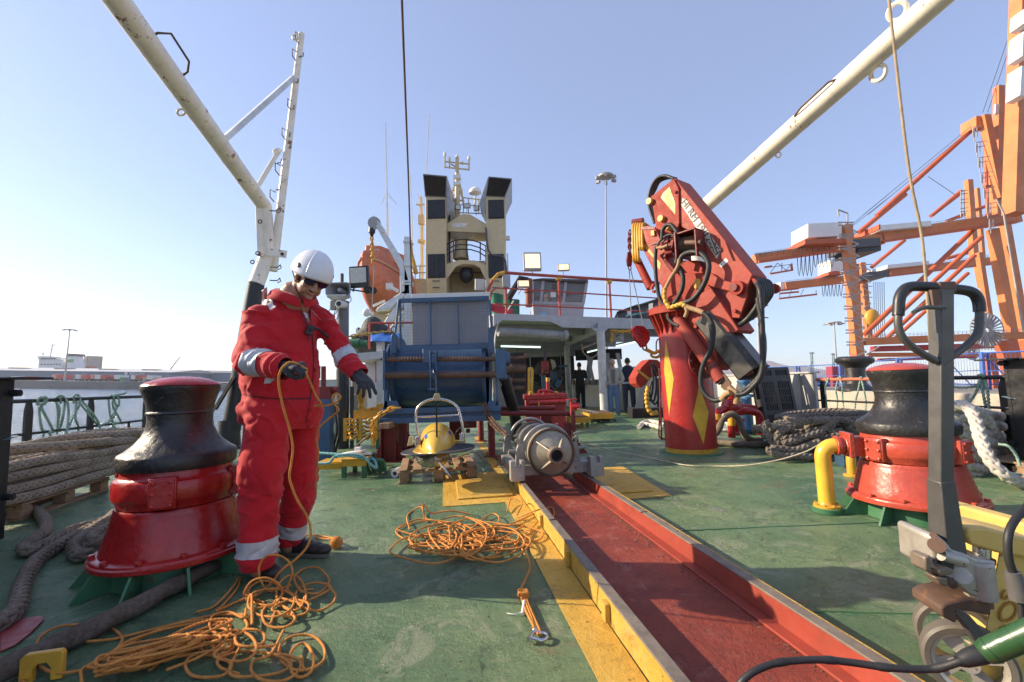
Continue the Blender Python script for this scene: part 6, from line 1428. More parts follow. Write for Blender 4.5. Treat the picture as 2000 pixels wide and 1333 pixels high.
# deckhouse block between and below the funnels
CRD=paint('cream_deep',(.46,.34,.18),.5,grime=.3)
t=thing('bridge_tower','cream bridge tower between the funnels with lamp platforms and mast','tower',W(910,580,FY))
m=MB(); m.prism([W(806,640,FY+.2),W(1000,640,FY+.2),W(1000,577,FY+.2),W(806,573,FY+.2)],(0,4,0)); fb(m,873,512,949,600,FY+1.9,.2); m.build('wall',CREAM,t)
m=MB(); fb(m,874,530,948,532,FY+1.7,.1); m.build('shelf_line',DGREY,t)
m=MB(); m.prism([W(873,452,FY+.3),W(949,455,FY+.3),W(949,437,FY+.3),W(918,419,FY+.3),W(903,418,FY+.3),W(873,437,FY+.3)],(0,.14,0)); m.prism([W(874,450,FY+.45),W(948,452,FY+.45),W(948,447,FY+.45),W(874,445,FY+.45)],(0,1.8,0)); 
for k in range(5): x=882+k*14; m.prism([W(x,450,FY+.45),W(x+1.5,450,FY+.45),W(x+1.5,436-(6 if 1<=k<=3 else 0),FY+.45),W(x,436-(6 if 1<=k<=3 else 0),FY+.45)],(0,1.6,0))
m.build('upper_platform',CREAM,t,bevel=.01)
m=MB(); m.prism([W(871,545,FY+.1),W(873,545,FY+.1),W(890,521,FY+.1),W(905,516,FY+.1),W(925,517,FY+.1),W(938,524,FY+.1),W(948,547,FY+.1),W(951,547,FY+.1),W(951,519,FY+.1),W(928,509,FY+.1),W(896,508,FY+.1),W(871,517,FY+.1)],(0,.12,0)); m.prism([W(872,518,FY+.2),W(896,509,FY+.2),W(928,510,FY+.2),W(950,520,FY+.2)],(0,2,0)) if 0 else fb(m,873,515,950,518,FY+.25,2.0); m.build('lower_platform',CREAM,t,bevel=.01)
def rl(mb,L,Y_,r=.03): mb.tube([W(x,y,Y_) for x,y in L],r,6)
m=MB(); 
for d in(0,10,19): rl(m,[(871,478+d*1.1),(888,470+d),(900,468+d),(920,469+d),(936,474+d),(951,482+d*1.1)],FY+.1)
for x,y in((872,480),(886,472),(912,469),(938,475),(949,482)): rl(m,[(x,y-2),(x,y+34)],FY+.1,.035)
for x in(874,878): rl(m,[(x,395),(x,512)],FY+.5,.05)
m.build('platform_railing',BLACK,t)
m=MB(); m.lathe([(.42,0),(.36,.5),(.34,1.4),(.40,1.9),(.45,2.0)],W(901,507,FY+1.2),20); m.build('pedestal',CREAM,t)
m=MB(); m.lathe([(.15,0),(.6,.16),(.95,.42),(1.0,.62),(.6,.7)],W(901,470,FY+1.2),28); m.build('radar_dish',WHITE,t)
m=MB(); m.ball(W(911,536,FY+.8),(.38,.3,.5),16,12); m.tube([W(911,522,FY+.8),W(911,512,FY+.8)],.3,12); fb(m,900,534,923,538,FY+.7,.1); m.build('search_light',BLACK,t)
m=MB(); m.tube([W(893,455,FY+2),W(893,400,FY+2),W(893,308,FY+2)],[.22,.16,.10],10); 
for L in([(868,316),(917,321)],[(868,327),(917,332)],[(869,303),(869,328)],[(916,311),(916,333)],[(878,312),(878,326)],[(881,321),(893,328)],[(886,356),(900,356)],[(903,316),(903,322)]): rl(m,L,FY+2,.045)
for L in([(893,350),(884,372),(880,400)],[(893,350),(902,372),(905,400)],[(884,372),(902,372)],[(881,392),(905,392)],[(882,385),(903,372)],[(893,360),(906,395)]): rl(m,L,FY+2,.05)
m.build('mast',CREAM,t)
m=MB()
for x,y in((869,303),(878,312),(893,308),(916,311)): m.mark(); m.ball(W(x,y-1,FY+2),(.09,.09,.16),10,8)
for y in(347,360): m.mark(); m.box(W(893,y,FY+2),(.42,.3,.2))
m.each('mast_lamp',WHITE,t)
m=MB(); m.tube([W(928,405,FY+1.5),W(928,380,FY+1.5)],.07,8); m.lathe([(.1,-.1),(.34,.0),(.34,.14),(.2,.3),(.0001,.34)],W(928,378,FY+1.5),20,capends=False); m.build('satellite_dome',WHITE,t)
m=MB(); 
for x0,y0,x1,y1 in((903,386,950,392),(900,400,950,404),(876,415,950,418)): rl(m,[(x0,y0),(x1,y1)],FY+1.2,.03)
for x in(905,915,935,945): rl(m,[(x,388),(x,417)],FY+1.2,.03)
m.build('upper_railing',CREAM,t)
for i,(x,y,yw,w) in enumerate(((895,405,.35,.30),(912,402,0,.36),(930,407,-.4,.30))):
    floodlight('mast_floodlight',['left tilted','middle','right tilted'][i]+' unlit floodlight of the three below the funnel mast',W(x,y,FY+.2),w,.26,yw,.15,0,BLACK,'three floodlights below the funnel mast',[W(x,y+5,FY+.3),W(x,y+14,FY+.4)],dp=.1)
m=MB(); m.tube(spline([W(949,445,FY-.1),W(952,480,FY-.1),W(956,495,FY-.1),W(966,500,FY-.1),W(984,502,FY-.1),W(988,520,FY-.1),W(991,560,FY-.1)],.3),.05,6); tag(m.build('exhaust_conduit',DGREY),'dark conduit draped across the louvres of the right funnel','conduit')
m=MB(); fb(m,988,461,996,467,FY+.5,.3); m.tube([W(991,495,FY),W(992,530,FY)],.04,6); tag(m.build('funnel_siren',WHITE),'small white siren sticking out from the right funnel','siren')
# whip antennas and thin masts
def whip(label,L,r,Y_=26,mat=WHITE): m=MB(); m.tube([W(x,y,Y_) for x,y in L],r,6); tag(m.build('whip_antenna',mat),label,'antenna','whip antennas')
whip('tall white whip antenna far left, above the davit',[(753,240),(756,376),(757,470)],[.03,.05,.09]); whip('faint white whip antenna just left of the left funnel cowl',[(838,225),(833,335),(832,345)],.03,25)
whip('thin white whip antenna between the dark wire and the left funnel',[(801,340),(805,430),(805,570)],[.025,.04,.05]); whip('short whip antenna close to the left funnel casing',[(817,378),(820,430),(823,575)],[.02,.03,.04])
m=MB(); rl(m,[(756,377),(775,400)],26,.015); rl(m,[(756,377),(744,400)],26,.015); rl(m,[(822,385),(824,440),(825,570)],24,.08); rl(m,[(813,400),(829,400)],24,.05); rl(m,[(817,471),(830,474)],24,.12); m.box(W(823,430,24),(.3,.3,.5)); tag(m.build('signal_mast',CREAM),'thin cream signal mast with crossbar against the left funnel','mast')
m=MB()
for y in(520,533,546,553): rl(m,[(800,y),(831,y)],22,.03)
for x in(802,811,820): rl(m,[(x,518),(x,555)],22,.03)
m.box(W(818,565,22.4),(.7,.5,.9)); m.prism([W(802,556,22),W(830,556,22),W(830,575,22),W(806,575,22)],(0,.3,0)); tag(m.build('side_platform',CREAM),'small cream side platform with black railings left of the left funnel','platform')
m=MB(); m.tube([W(800,470,20),W(803,495,20),W(808,515,20),W(813,535,20)],[.1,.09,.09,.1],8); tag(m.build('yellow_pole',YEL),'yellow slanted hose boom left of the left funnel','boom')
# --- lifeboat and davit ---
LY=18.5
t=thing('lifeboat','enclosed orange lifeboat hanging bow-on from a white davit','lifeboat',W(736,600,LY))
# cross sections along the boat axis, bow towards the camera
bow=W(722,540,LY-1.4); ax=V((.02,1,.0)).normalized(); sx_=V((ax.y,-ax.x,0))
Ph=W(736,528,LY).z; Pk=W(736,612,LY).z; Wd=(W(782,540,LY).x-W(690,540,LY).x)/2*.98
m=MB(); nu=32; secs=[]
cx0=W(733,540,LY)
for i in range(17):
    s_=i/16; w=Wd*math.sin(min(1,s_*1.25+.03)**.62*PI/2); w=max(w,.03); kz=Pk+(Ph-Pk)*(1-min(1,s_*1.6+.02)**.55)*.85
    c=cx0-ax*1.1+ax*(s_*4.4); ring=[]
    gun=Ph-.05+.25*(1-s_)**2; H=1.5*min(1,s_*1.9+.35) 
    for k in range(nu):
        a=2*PI*k/nu; ca,sa=math.cos(a),math.sin(a)
        if sa<0: z=gun+(gun-kz)*sa*abs(sa)**-.25 if abs(sa)>1e-6 else gun; x=w*abs(ca)**.62*(1 if ca>0 else -1)
        else: z=gun+H*.62*sa**.8; x=w*.92*abs(ca)**.55*(1 if ca>0 else -1)
        ring.append(V((c.x,c.y,0))+sx_*x+UP*z)
    secs.append(ring)
vs=[p for r_ in secs for p in r_]; m.add(vs,[(i*nu+k,i*nu+(k+1)%nu,(i+1)*nu+(k+1)%nu,(i+1)*nu+k) for i in range(16) for k in range(nu)]); m.add(secs[0],[tuple(range(nu))[::-1]]); m.add(secs[-1],[tuple(range(nu))])
m.build('hull',ORANGE,t,sharp=70)
m=MB(); m.prism([W(710,505,LY-.35),W(750,506,LY-.35),W(744,480,LY-.2),W(713,478,LY-.2)],(0.7,1.6,0)); tw=m.build('wheelhouse',ORANGE,t,bevel=.06)
m=MB(); m.prism([W(720,495,LY-.40),W(741,496,LY-.40),W(739,487,LY-.36),W(721,487,LY-.36)],(0,.02,0)); m.build('window_frame',WHITE,tw); m=MB(); m.prism([W(722,494,LY-.41),W(740,495,LY-.41),W(738,488,LY-.37),W(722,488,LY-.37)],(0,.015,0)); m.build('window',BLACK,tw)
m=MB(); m.tube(spline([secs[i][0]+UP*.0+sx_*.04 for i in range(0,15)],.2),.05,8); m.tube(spline([secs[i][nu//2]-sx_*.04 for i in range(0,15)],.2),.05,8); m.build('rubbing_strake',paint('pale_orange_strake',(.55,.30,.20),.5),t)
m=MB(); m.tube([W(718,566,LY-1.5),W(718,566,LY-1.0)],.16,12); m.tube([W(729,568,LY-1.35),W(729,568,LY-1)],.14,12); m.build('bow_fitting',BLACK,t)
m=MB(); m.mark(); m.tube([W(729,598,LY-1.2),W(752,588,LY-1.0)],.05,8); m.mark(); m.box(W(761,560,LY-.7),(.25,.2,.25)); m.mark(); m.tube([W(761,560,LY-.75),W(777,569,LY-.9)],.07,8); m.each('side_fitting',WHITE,t)
DW=paint('davit_white',(.66,.66,.66),.45,wear=.1,wscale=3,grime=.15)
t=thing('davit','white lifeboat davit arm with sheave and slanting braces','davit',W(790,640,LY-.8)); Y=LY-1.6
m=MB(); m.prism([W(728,432,Y),W(736,427,Y),W(790,515,Y),W(800,552,Y),W(801,575,Y),W(781,575,Y),W(780,525,Y)],(0,.25,0)); m.build('arm',DW,t,bevel=.03)
m=MB(); m.tube([W(731,436,Y-.05),W(731,436,Y+.3)],.24,22); m.build('sheave',GREY,t)
m=MB(); m.mark(); m.prism([W(733,608,Y),W(737,601,Y),W(792,565,Y),W(800,570,Y),W(760,605,Y)],(0,.2,0)); m.mark(); m.prism([W(735,652,Y+.1),W(747,652,Y+.1),W(797,585,Y+.1),W(797,566,Y+.1),W(785,575,Y+.1)],(0,.2,0)); m.mark(); m.prism([W(752,652,Y+.5),W(764,652,Y+.5),W(797,610,Y+.5),W(797,595,Y+.5)],(0,.2,0)); m.each('brace',DW,t,bevel=.03)
m=MB(); m.prism([W(789,700,Y),W(802,700,Y),W(799,462,Y),W(789,462,Y)],(0,.35,0)); m.build('column',DW,t,bevel=.02)
m=MB()
for y in(470,516,548,553): m.mark(); fb(m,787,y,803,y+3,Y-.06,.45)
m.each('flange',DW,t)
m=MB(); m.tube([W(727,440,Y+.1),W(726,455,Y+.1)],.13,10); m.tube([W(726,455,Y+.1),W(726,463,Y+.1)],[.1,.05],10); m.build('hook_block',BLACK,t)
m=MB(); m.chain([W(726,463,Y+.1),W(727,490,Y+.1),W(727,512,Y+.2)],.16,.03); m.build('chain',YEL,t)
m=MB(); m.tube([W(729,423,Y),W(749,449,Y)],.05,8); m.tube([W(749,449,Y),W(749,455,Y)],.07,8); m.tube([W(733,430,Y+.3),W(789,520,Y+.3)],.02,6); m.build('limit_arm',DW,t)
m=MB(); m.tube([W(731,520,Y-.4),W(725,630,Y-.4)],.02,6); tag(m.build('bowsing_line',GALV),'thin line hanging down in front of the lifeboat bow','line')
m=MB(); fb(m,728,608,800,700,LY+1,3); fb(m,735,605,760,610,LY+.8,.3); 
for y in(615,622,630,638): m.tube([W(755,y,LY),W(800,y,LY)],.03,6)
for x in(760,770,782,794): m.tube([W(x,612,LY),W(x,642,LY)],.03,6)
tag(m.build('side_deckhouse',CREAM,bevel=.02),'pale cream side deckhouse under the lifeboat','deckhouse')
m=MB(); m.ball(W(716,611,15),.14,12,8); m.tube([W(716,611,15),W(728,617,15)],.05,8); tag(m.build('deck_lamp',WHITE),'small round lamp on a bracket below the lifeboat','lamp')
# ================= STARBOARD SIDE =================
# red manifold with bent pipes
g=G(1432,862); t=thing('pipe_manifold','glossy red pipe manifold with bent pipes right of the crane column','manifold',g); Y=g.y
m=MB(); cx=W(1430,800,Y); bz=cx.z
m.lathe([(.10,.02),(.09,.05),(.06,.08)],(cx.x,Y,.1),20); m.tube([V((cx.x,Y,.1)),V((cx.x,Y,W(1430,770,Y).z))],.075,20); m.ball(V((cx.x,Y,W(1432,795,Y).z)),.16,20,14); m.lathe([(.11,0),(.11,.03),(.08,.035)],(cx.x,Y,W(1430,782,Y).z),20); m.lathe([(.17,0),(.17,.04),(.1,.05)],(cx.x,Y,W(1430,823,Y).z),20); m.build('valve_body',RED,t)
def rp(L,r=.06,mat=RED,n=16,name='pipe'):
    m=MB(); m.tube(spline([W(x,y,Y+dy) for x,y,dy in L],.03),r,n); return m.build(name,mat,t)
rp([(1430,795,0),(1412,800,-.05),(1402,806,-.1),(1399,818,-.1),(1399,840,-.1)]); rp([(1440,795,0),(1465,798,.1),(1482,802,.15),(1487,815,.15),(1487,846,.15)]); rp([(1438,806,-.1),(1460,803,-.2),(1480,808,-.2),(1484,822,-.2),(1484,850,-.2)],.058)
m=MB(); m.tube([W(1429,832,Y-.35),W(1429,855,Y-.35)],.055,14); m.build('red_stub',RED,t); m=MB(); m.tube([W(1429,812,Y-.35),W(1429,832,Y-.35)],.056,14); m.build('yellow_stub',YEL,t)
m=MB(); m.tube([W(1401,810,Y-.1),W(1400,822,Y-.12)],.066,14); m.build('yellow_collar',YEL,t)
m=MB(); 
for px in(1445,1487): g_=G(px,850); m.mark(); m.tube([V((g_.x,g_.y+.1,0)),V((g_.x,g_.y+.1,.16))],.09,14)
m.each('green_base',GREEN,t)
t2=thing('vent_pipe','pale blue vent pipe standing behind the red manifold','pipe',G(1462,850)); g_=G(1463,846)
m=MB(); LB=paint('pale_blue_paint',(.08,.22,.42),.4,wear=.2); m.tube([g_,V((g_.x,g_.y,W(1463,770,g_.y).z))],.085,18); m.lathe([(.12,0),(.12,.06),(.085,.07)],(g_.x,g_.y,.02),18); m.build('stem',LB,t2); m=MB(); m.tube(spline([W(1463,768,g_.y),W(1462,752,g_.y),W(1455,745,g_.y),W(1448,752,g_.y)],.03),.10,18); m.build('bend',LB,t2)
m=MB(); m.lathe([(.13,0),(.13,.05)],W(1463,776,g_.y),18); m.build('flange',LB,t2)
# grey rope hoop over the pipes and along the deck
heap('mooring_rope','grey mooring rope arching up over the red manifold pipes right of the crane',[[G(1385,862,.05)]+[W(x,y,Y-.55) for x,y in((1402,842),(1412,820),(1428,809),(1442,818),(1450,840),(1458,855))]+[G(x,y,.05) for x,y in((1475,861),(1505,858),(1530,858))],[G(x,y,.05) for x,y in((1370,868),(1400,866),(1440,868),(1490,868),(1530,866))]],GRR,.048,'mooring ropes starboard')
# light grey starboard bulwark ahead of the railing
SU=5.95
LG=paint('bulwark_light_grey',(.46,.45,.43),.55,wear=.2,wscale=4,grime=.35,var=.1)
def vu(px,u=SU,py=760): q=at_u(px,py,u); return q.dot(Fd)
t=thing('bulwark','light grey steel bulwark with slanting brackets forward of the starboard railing','bulwark',S(SU,9))
v0=vu(1592); m=MB(); m.sbox(SU,SU+.05,v0,24,0,1.02); m.sbox(SU-.03,SU+.12,v0,24,1.021,1.05); m.build('plating',LG,t,bevel=.004)
m=MB()
for k in range(9): v=v0+.3+k*1.5; m.mark(); m.prism([S(SU-.003,v,1.02),S(SU-.08,v,1.02),S(SU-.42,v,.02),S(SU-.003,v,.02)],Fd*.03)
m.each('bracket',LG,t,bevel=.003)
# railing
t=thing('ship_railing','orange and black pipe railing on the starboard side hung with green rope','railing',S(SU,6)); zt=.915
vA=vu(1612);vB=vu(1735);
m=MB(); m.tube([S(SU,vu(2000),zt),S(SU,vu(1745),zt)],.024,12); o=m.build('top_rail',BLACK,t); m=MB(); m.tube([S(SU,vu(1745),zt),S(SU,v0-.05,zt)],.024,12); o=m.build('top_rail',paint('orange_rail_paint',(.52,.15,.08),.45,wear=.3,wscale=14),t); o['label']='orange painted part of the top rail'
m=MB(); m.tube([S(SU,vu(2000),.585),S(SU,v0-.05,.585)],.015,10); m.build('mid_rail',BLACK,t)
for px in(1606,1720,1960):
    v=vu(px); m=MB(); m.prism([S(SU,v-.04,0),S(SU,v+.05,0),S(SU,v+.05,.80),S(SU,v+.02,.90),S(SU,v-.02,.90),S(SU,v-.04,.80)],Sd*.03); m.build('post',BLACK,t,bevel=.003)
m=MB(); m.sbox(SU-.06,SU+.1,vu(2150),v0,0,.08); m.build('kerb',BLACK,t)
def z6(L): return [(1400+x/3.3333,680+y/3.3333) for x,y in L]
net([z6([(700,205),(720,225),(705,260),(712,330),(708,440)]),z6([(690,215),(725,200),(715,250)])],'green rope knot on the orange starboard rail next to the leaning black pallets',SU,-.035,.012,'green rope lashings on the starboard railing')
net([z6([(790,200),(775,270),(785,340),(780,450)]),z6([(795,200),(815,240),(820,340),(835,460)]),z6([(780,200),(805,190),(815,215)])],'pair of green ropes hanging from the middle of the orange starboard rail',SU,-.035,.012,'green rope lashings on the starboard railing')
net([z6([(935,200),(920,280),(905,340),(890,475)]),z6([(940,200),(955,260),(970,345),(965,430)]),z6([(925,205),(940,190),(955,212)])],'green rope pair on the orange starboard rail nearest the right capstan',SU,-.035,.013,'green rope lashings on the starboard railing')
net([z6([(1700,180),(1730,175),(1745,210),(1700,235),(1690,250),(1740,260)]),z6([(1720,180),(1700,260),(1670,320),(1640,360)]),z6([(1715,180),(1735,300),(1750,380),(1760,470)]),z6([(1750,210),(1765,300),(1775,470)]),z6([(1690,250),(1620,258),(1530,255)]),z6([(1725,190),(1710,230),(1745,250),(1720,270)])],'big knot of green rope on the black starboard rail right of the pallet truck handle',SU,-.035,.016,'green rope lashings on the starboard railing')
c_=bulwark_end(1970,800,4.45,1,'black steel bulwark end with a grey strap at the right edge of the deck',1.10)
# plastic pallets leaning on the bulwark
def plastic_pallet(label,a,b,hgt,tilt,dy):
    # a,b : bottom corners; leans back
    t=thing('plastic_pallet',label,'pallet',a.lerp(b,.5),'black plastic pallets leaning on the bulwark'); x=(b-a).normalized(); L=(b-a).length
    n=V((-x.y,x.x,0)); up=(UP*math.cos(tilt)+n*math.sin(tilt)); M=Matrix((x,up.cross(x)*-1,up)).transposed(); o=a
    P=lambda u,v,w: o+x*u+up*v+n*w
    PL=paint('black_plastic',(.045,.044,.042),.5,var=.3,grime=.4,bump=.2,wear=.15,wearcol=(.2,.18,.15))
    B=lambda mb,u0,u1,v0,v1,w0=0,w1=.03: mb.box(P((u0+u1)/2,(v0+v1)/2,(w0+w1)/2),(u1-u0,w1-w0,v1-v0),M)
    m=MB()
    for u0,u1 in((0,.05),(L/2-.035,L/2+.035),(L-.05,L)): B(m,u0,u1,0,hgt)
    for v0,v1 in((0,.03),(hgt*.33,hgt*.40),(hgt*.80,hgt*.89),(hgt-.04,hgt)): 
        for u0,u1 in((.0501,L/2-.0351),(L/2+.0351,L-.0501)): B(m,u0,u1,v0,v1,.001,.029)
    for u0,u1 in((.05,L/2-.035),(L/2+.035,L-.05)):
        for v0,v1 in((.03,hgt*.33),(hgt*.40,hgt*.80),(hgt*.89,hgt-.04)):
            for k in range(1,7): uu=u0+(u1-u0)*k/7; B(m,uu-.006,uu+.006,v0+.001,v1-.001,.003,.024)
            nv=max(1,int((v1-v0)/.09))
            for k in range(1,nv): vv=v0+(v1-v0)*k/nv; B(m,u0+.001,u1-.001,vv-.006,vv+.006,.004,.022)
    m.build('deck_grid',PL,t)
    m=MB()
    for u in(.05,L/2,L-.05):
        for v in(.07,hgt/2,hgt-.07): m.mark(); B(m,u-.05,u+.05,v-.06,v+.06,.031,.12)
    m.each('foot',PL,t,bevel=.006)
    m=MB()
    for u in(.05,L/2,L-.05): m.mark(); B(m,u-.05,u+.05,0,hgt,.121,.14)
    m.each('runner',PL,t)
YP=G(1512,862).y
a=W(1503,850,YP); a.z=.02; b=W(1568,846,YP+.1); b.z=.02
plastic_pallet('black plastic pallet in front, leaning against the light grey bulwark behind the rope heap',a,b,1.12,.16,0)
plastic_pallet('second black plastic pallet tucked behind the front leaning one',a+V((.10,.26,0)),b+V((.14,.26,0)),1.13,.16,0)
# rope heap on a blue plastic pallet
g=G(1590,900); random.seed(5)
t=thing('blue_plastic_pallet','dark blue plastic pallet under the grey rope heap right of the manifold','pallet',g); BP=paint('dark_blue_plastic',(.03,.07,.13),.5,grime=.4)
a=G(1487,868); b=G(1650,915); x=(b-a); x.z=0; L=x.length; x.normalize(); n=V((-x.y,x.x,0)); M=Matrix((x,n,UP)).transposed()
m=MB()
for k in range(3): m.mark(); m.box(a+x*L/2+n*(.08+k*.45)+UP*.13,(L,.16,.025),M)
m.each('board',BP,t,bevel=.004)
m=MB()
for k in range(4):
    for j in range(3): m.mark(); m.box(a+x*(.1+(L-.2)*k/3)+n*(.08+j*.45)+UP*.058,(.16,.14,.115),M)
m.each('foot',BP,t,bevel=.006)
c0=(G(1490,868)+G(1690,900))/2+n*.4
def z7(L,Y0_,dy): return None
def wloop(L,Ys): return [W(1380+x/6.06,680+y/6.06,Ys if not hasattr(Ys,'__len__') else Ys[i]) for i,(x,y) in enumerate(L)]
Yf=G(1560,900).y
cur=[wloop([(740,880),(690,910),(690,980),(740,1050),(790,1140),(800,1180),(760,1210)],Yf+.1),
 wloop([(1300,1100),(1150,1130),(1000,1170),(880,1160),(830,1080),(860,1000),(1000,920),(1130,880),(1300,850),(1450,850)],Yf+.05),
 wloop([(740,1180),(760,1230),(900,1280),(1050,1280),(1200,1290),(1310,1300)],Yf-.1),
 wloop([(900,1140),(1050,1090),(1200,1040),(1350,980),(1440,900),(1400,860),(1250,870)],Yf+.0),
 wloop([(1180,1010),(1210,920),(1290,890),(1340,890),(1420,870),(1480,920),(1420,1000)],Yf+.12),
 wloop([(770,1190),(900,1200),(1050,1210),(1200,1160),(1330,1110)],Yf-.05),
 wloop([(930,850),(1000,830),(1100,850),(1250,880),(1400,860),(1600,850),(1720,900)],Yf+.35),
 wloop([(1500,900),(1540,850),(1620,860),(1720,900),(1680,960)],Yf+.25),
 wloop([(760,960),(830,990),(950,980),(1100,1000),(1300,960)],Yf+.3),
 wloop([(900,1080),(1050,1050),(1200,1030),(1400,1010),(1600,980)],Yf+.25),
 wloop([(1000,1120),(1150,1110),(1350,1060),(1600,1040)],Yf+.2)]
for k in range(9):
    q=c0+V((random.uniform(-.3,.5),random.uniform(-.05,.5),.20+.03*k)); P=[q+V((math.cos(i*1.05)*(.55+.1*random.random()),math.sin(i*1.05)*(.28+.1*random.random()),.03*math.sin(i*1.7))) for i in range(7)]; cur.append(P)
heap('mooring_rope','tangled heap of grey mooring rope in front of the leaning black pallets',cur,ropemat('grey_tan_mooring_fibre',(.17,.14,.115),(.30,.255,.21),70,.9),.042,'mooring ropes starboard',pl=True)
cur=[wloop([(760,930),(820,900),(900,905),(980,900)],Yf+.15),wloop([(770,960),(830,930),(920,935),(960,950)],Yf+.12),wloop([(810,890),(870,875),(960,880),(1020,900)],Yf+.2),wloop([(930,840),(1000,845),(1060,860),(1010,890)],Yf+.25)]
heap('mooring_rope','small bundle of pale tan rope on top of the grey rope heap',cur,TANR,.026,'mooring ropes starboard',pl=True)
heap('mooring_rope','pale rope coil on the deck just left of the crane column',[[G(x,y,.05) for x,y in((1248,835),(1262,824),(1285,826),(1298,832))],[G(x,y,.05) for x,y in((1252,828),(1275,832),(1296,838))]],WHR,.05,'mooring ropes starboard')
# thin beige line lying slack over the deck
m=MB(); m.tube(spline([W(1130,864,5.6),G(1180,877,.02),G(1260,893,.01),G(1340,909,.01),G(1400,911,.01),W(1460,909,5.0),W(1520,899,4.85),W(1570,884,4.75),W(1600,869,4.7)],.01),.008,8,lobes=3,amp=.1,twist=200); tag(m.build('slack_line',ropemat('beige_line_fibre',(.45,.39,.28),(.60,.53,.40),200),sharp=80),'thin beige line sagging across the green deck to the yellow pipe elbow','rope')
# white braided hawser heap on the right
t=make_pallet('wooden pallet under the white braided hawser at the right edge',(lambda q:(q.x+.35,q.y+.35,0))(G(1935,925)),SA+PI/2,1.2,.8)
WT=dict(lobes=2,amp=.20,twist=34,n=14)
Yh=4.25; cur=[]; random.seed(8)
for k in range(9):
    y0=800+k*19; cur.append([W(1770+random.uniform(-10,10),y0+6,Yh+.45),W(1850,y0-8+random.uniform(-5,5),Yh+.2),W(1905+random.uniform(-8,8),y0+random.uniform(-6,6),Yh+.25),W(1945+random.uniform(-8,8),y0+12,Yh+.5),W(1960,y0+15,Yh+.9)])
heap('white_hawser','thick heap of white braided hawser on a pallet behind the right capstan',cur,WHR,.052,'white braided hawsers',pl=True)
heap('white_hawser','single white braided hawser hanging down over the heap to the right edge',[[W(1850,800,Yh+.2),W(1868,792,Yh+.1),W(1890,795,Yh),W(1905,820,Yh-.1),W(1916,860,Yh-.2),W(1935,900,Yh-.3),W(1965,930,Yh-.35),W(2010,950,Yh-.3)],[W(1845,812,Yh+.3),W(1880,800,Yh+.2),W(1920,812,Yh+.3),W(1945,850,Yh+.4),W(1965,880,Yh+.5)]],WHR,.048,'white braided hawsers',pl=True)
m=MB(); m.tube(spline([W(1950,868,Yh-.05),W(1970,872,Yh-.1),W(1985,890,Yh-.1),W(1992,910,Yh-.1)],.01),.014,8,lobes=3,amp=.16,twist=140); m.tube(spline([W(1950,920,Yh-.2),W(1975,925,Yh-.2),W(1995,928,Yh-.2),W(1960,932,Yh-.2),W(1990,940,Yh-.2)],.01),.012,8,lobes=3,amp=.16,twist=140); tag(m.build('net_rope',NET,sharp=80),'green rope end lying over the white hawser heap','rope','green rope lashings on the starboard railing')
# ================= QUAY AND PORT TO STARBOARD (level world) =================
qe=TL@W(1670,764,8.9); QT=qe.z
def QS(u,v,z): return (S(u,v)+V((0,0,z)))
QU=qe.dot(Sd); 
conc2=paint('near_quay_concrete',(.40,.36,.29),.85,var=.2,scale=1.2,grime=.5,wear=.35,wearcol=(.2,.17,.13),wscale=3,bump=.9,bscale=12)
m=MB(); m.prism([QS(QU+.7,-60,QT-.02),QS(QU+900,-60,QT-.02),QS(QU+900,900,QT-.02),QS(QU+.7,900,QT-.02)],(0,0,-6)); struct(m.build('quay',paint('quay_apron',(.25,.22,.18),.85,var=.2,scale=.15,grime=.4,bump=.3)),out=True)
m=MB()
for k in range(-6,18): v=k*3.2; m.mark(); m.prism([QS(QU,v+.015,QT-.62),QS(QU+.15,v+.015,QT),QS(QU+1.0,v+.015,QT+.001),QS(QU+1.0,v+.015,QT-.62)],Fd*3.17)
t=thing('quay_coping','row of pale worn concrete coping blocks along the quay edge','quay wall',QS(QU,5,QT),out=True); m.each('coping_block',conc2,t,bevel=.03)
m=MB()
for k in range(-6,18): v=k*2.6; m.mark(); m.prism([QS(QU+.06,v+.02,QT-2.3),QS(QU+.06,v+.02,QT-.64),QS(QU+.7,v+.02,QT-.64),QS(QU+.7,v+.02,QT-2.3)],Fd*2.55)
m.each('wall_block',paint('quay_stone',(.27,.24,.20),.9,var=.3,scale=2,grime=.6,bump=1,bscale=7),t,bevel=.04)
m=MB(); c=TL@W(1672,762,9.35); c.z=QT; m.lathe([(.33,0),(.31,.05),(.20,.14),(.175,.30),(.18,.46),(.25,.53),(.31,.56),(.335,.60),(.33,.65),(.28,.69),(.0001,.70)],c,40,capends=False); o=m.build('quay_bollard',BLACKM); tag(o,'fat black mushroom bollard on the quay behind the orange railing','bollard',out=True)
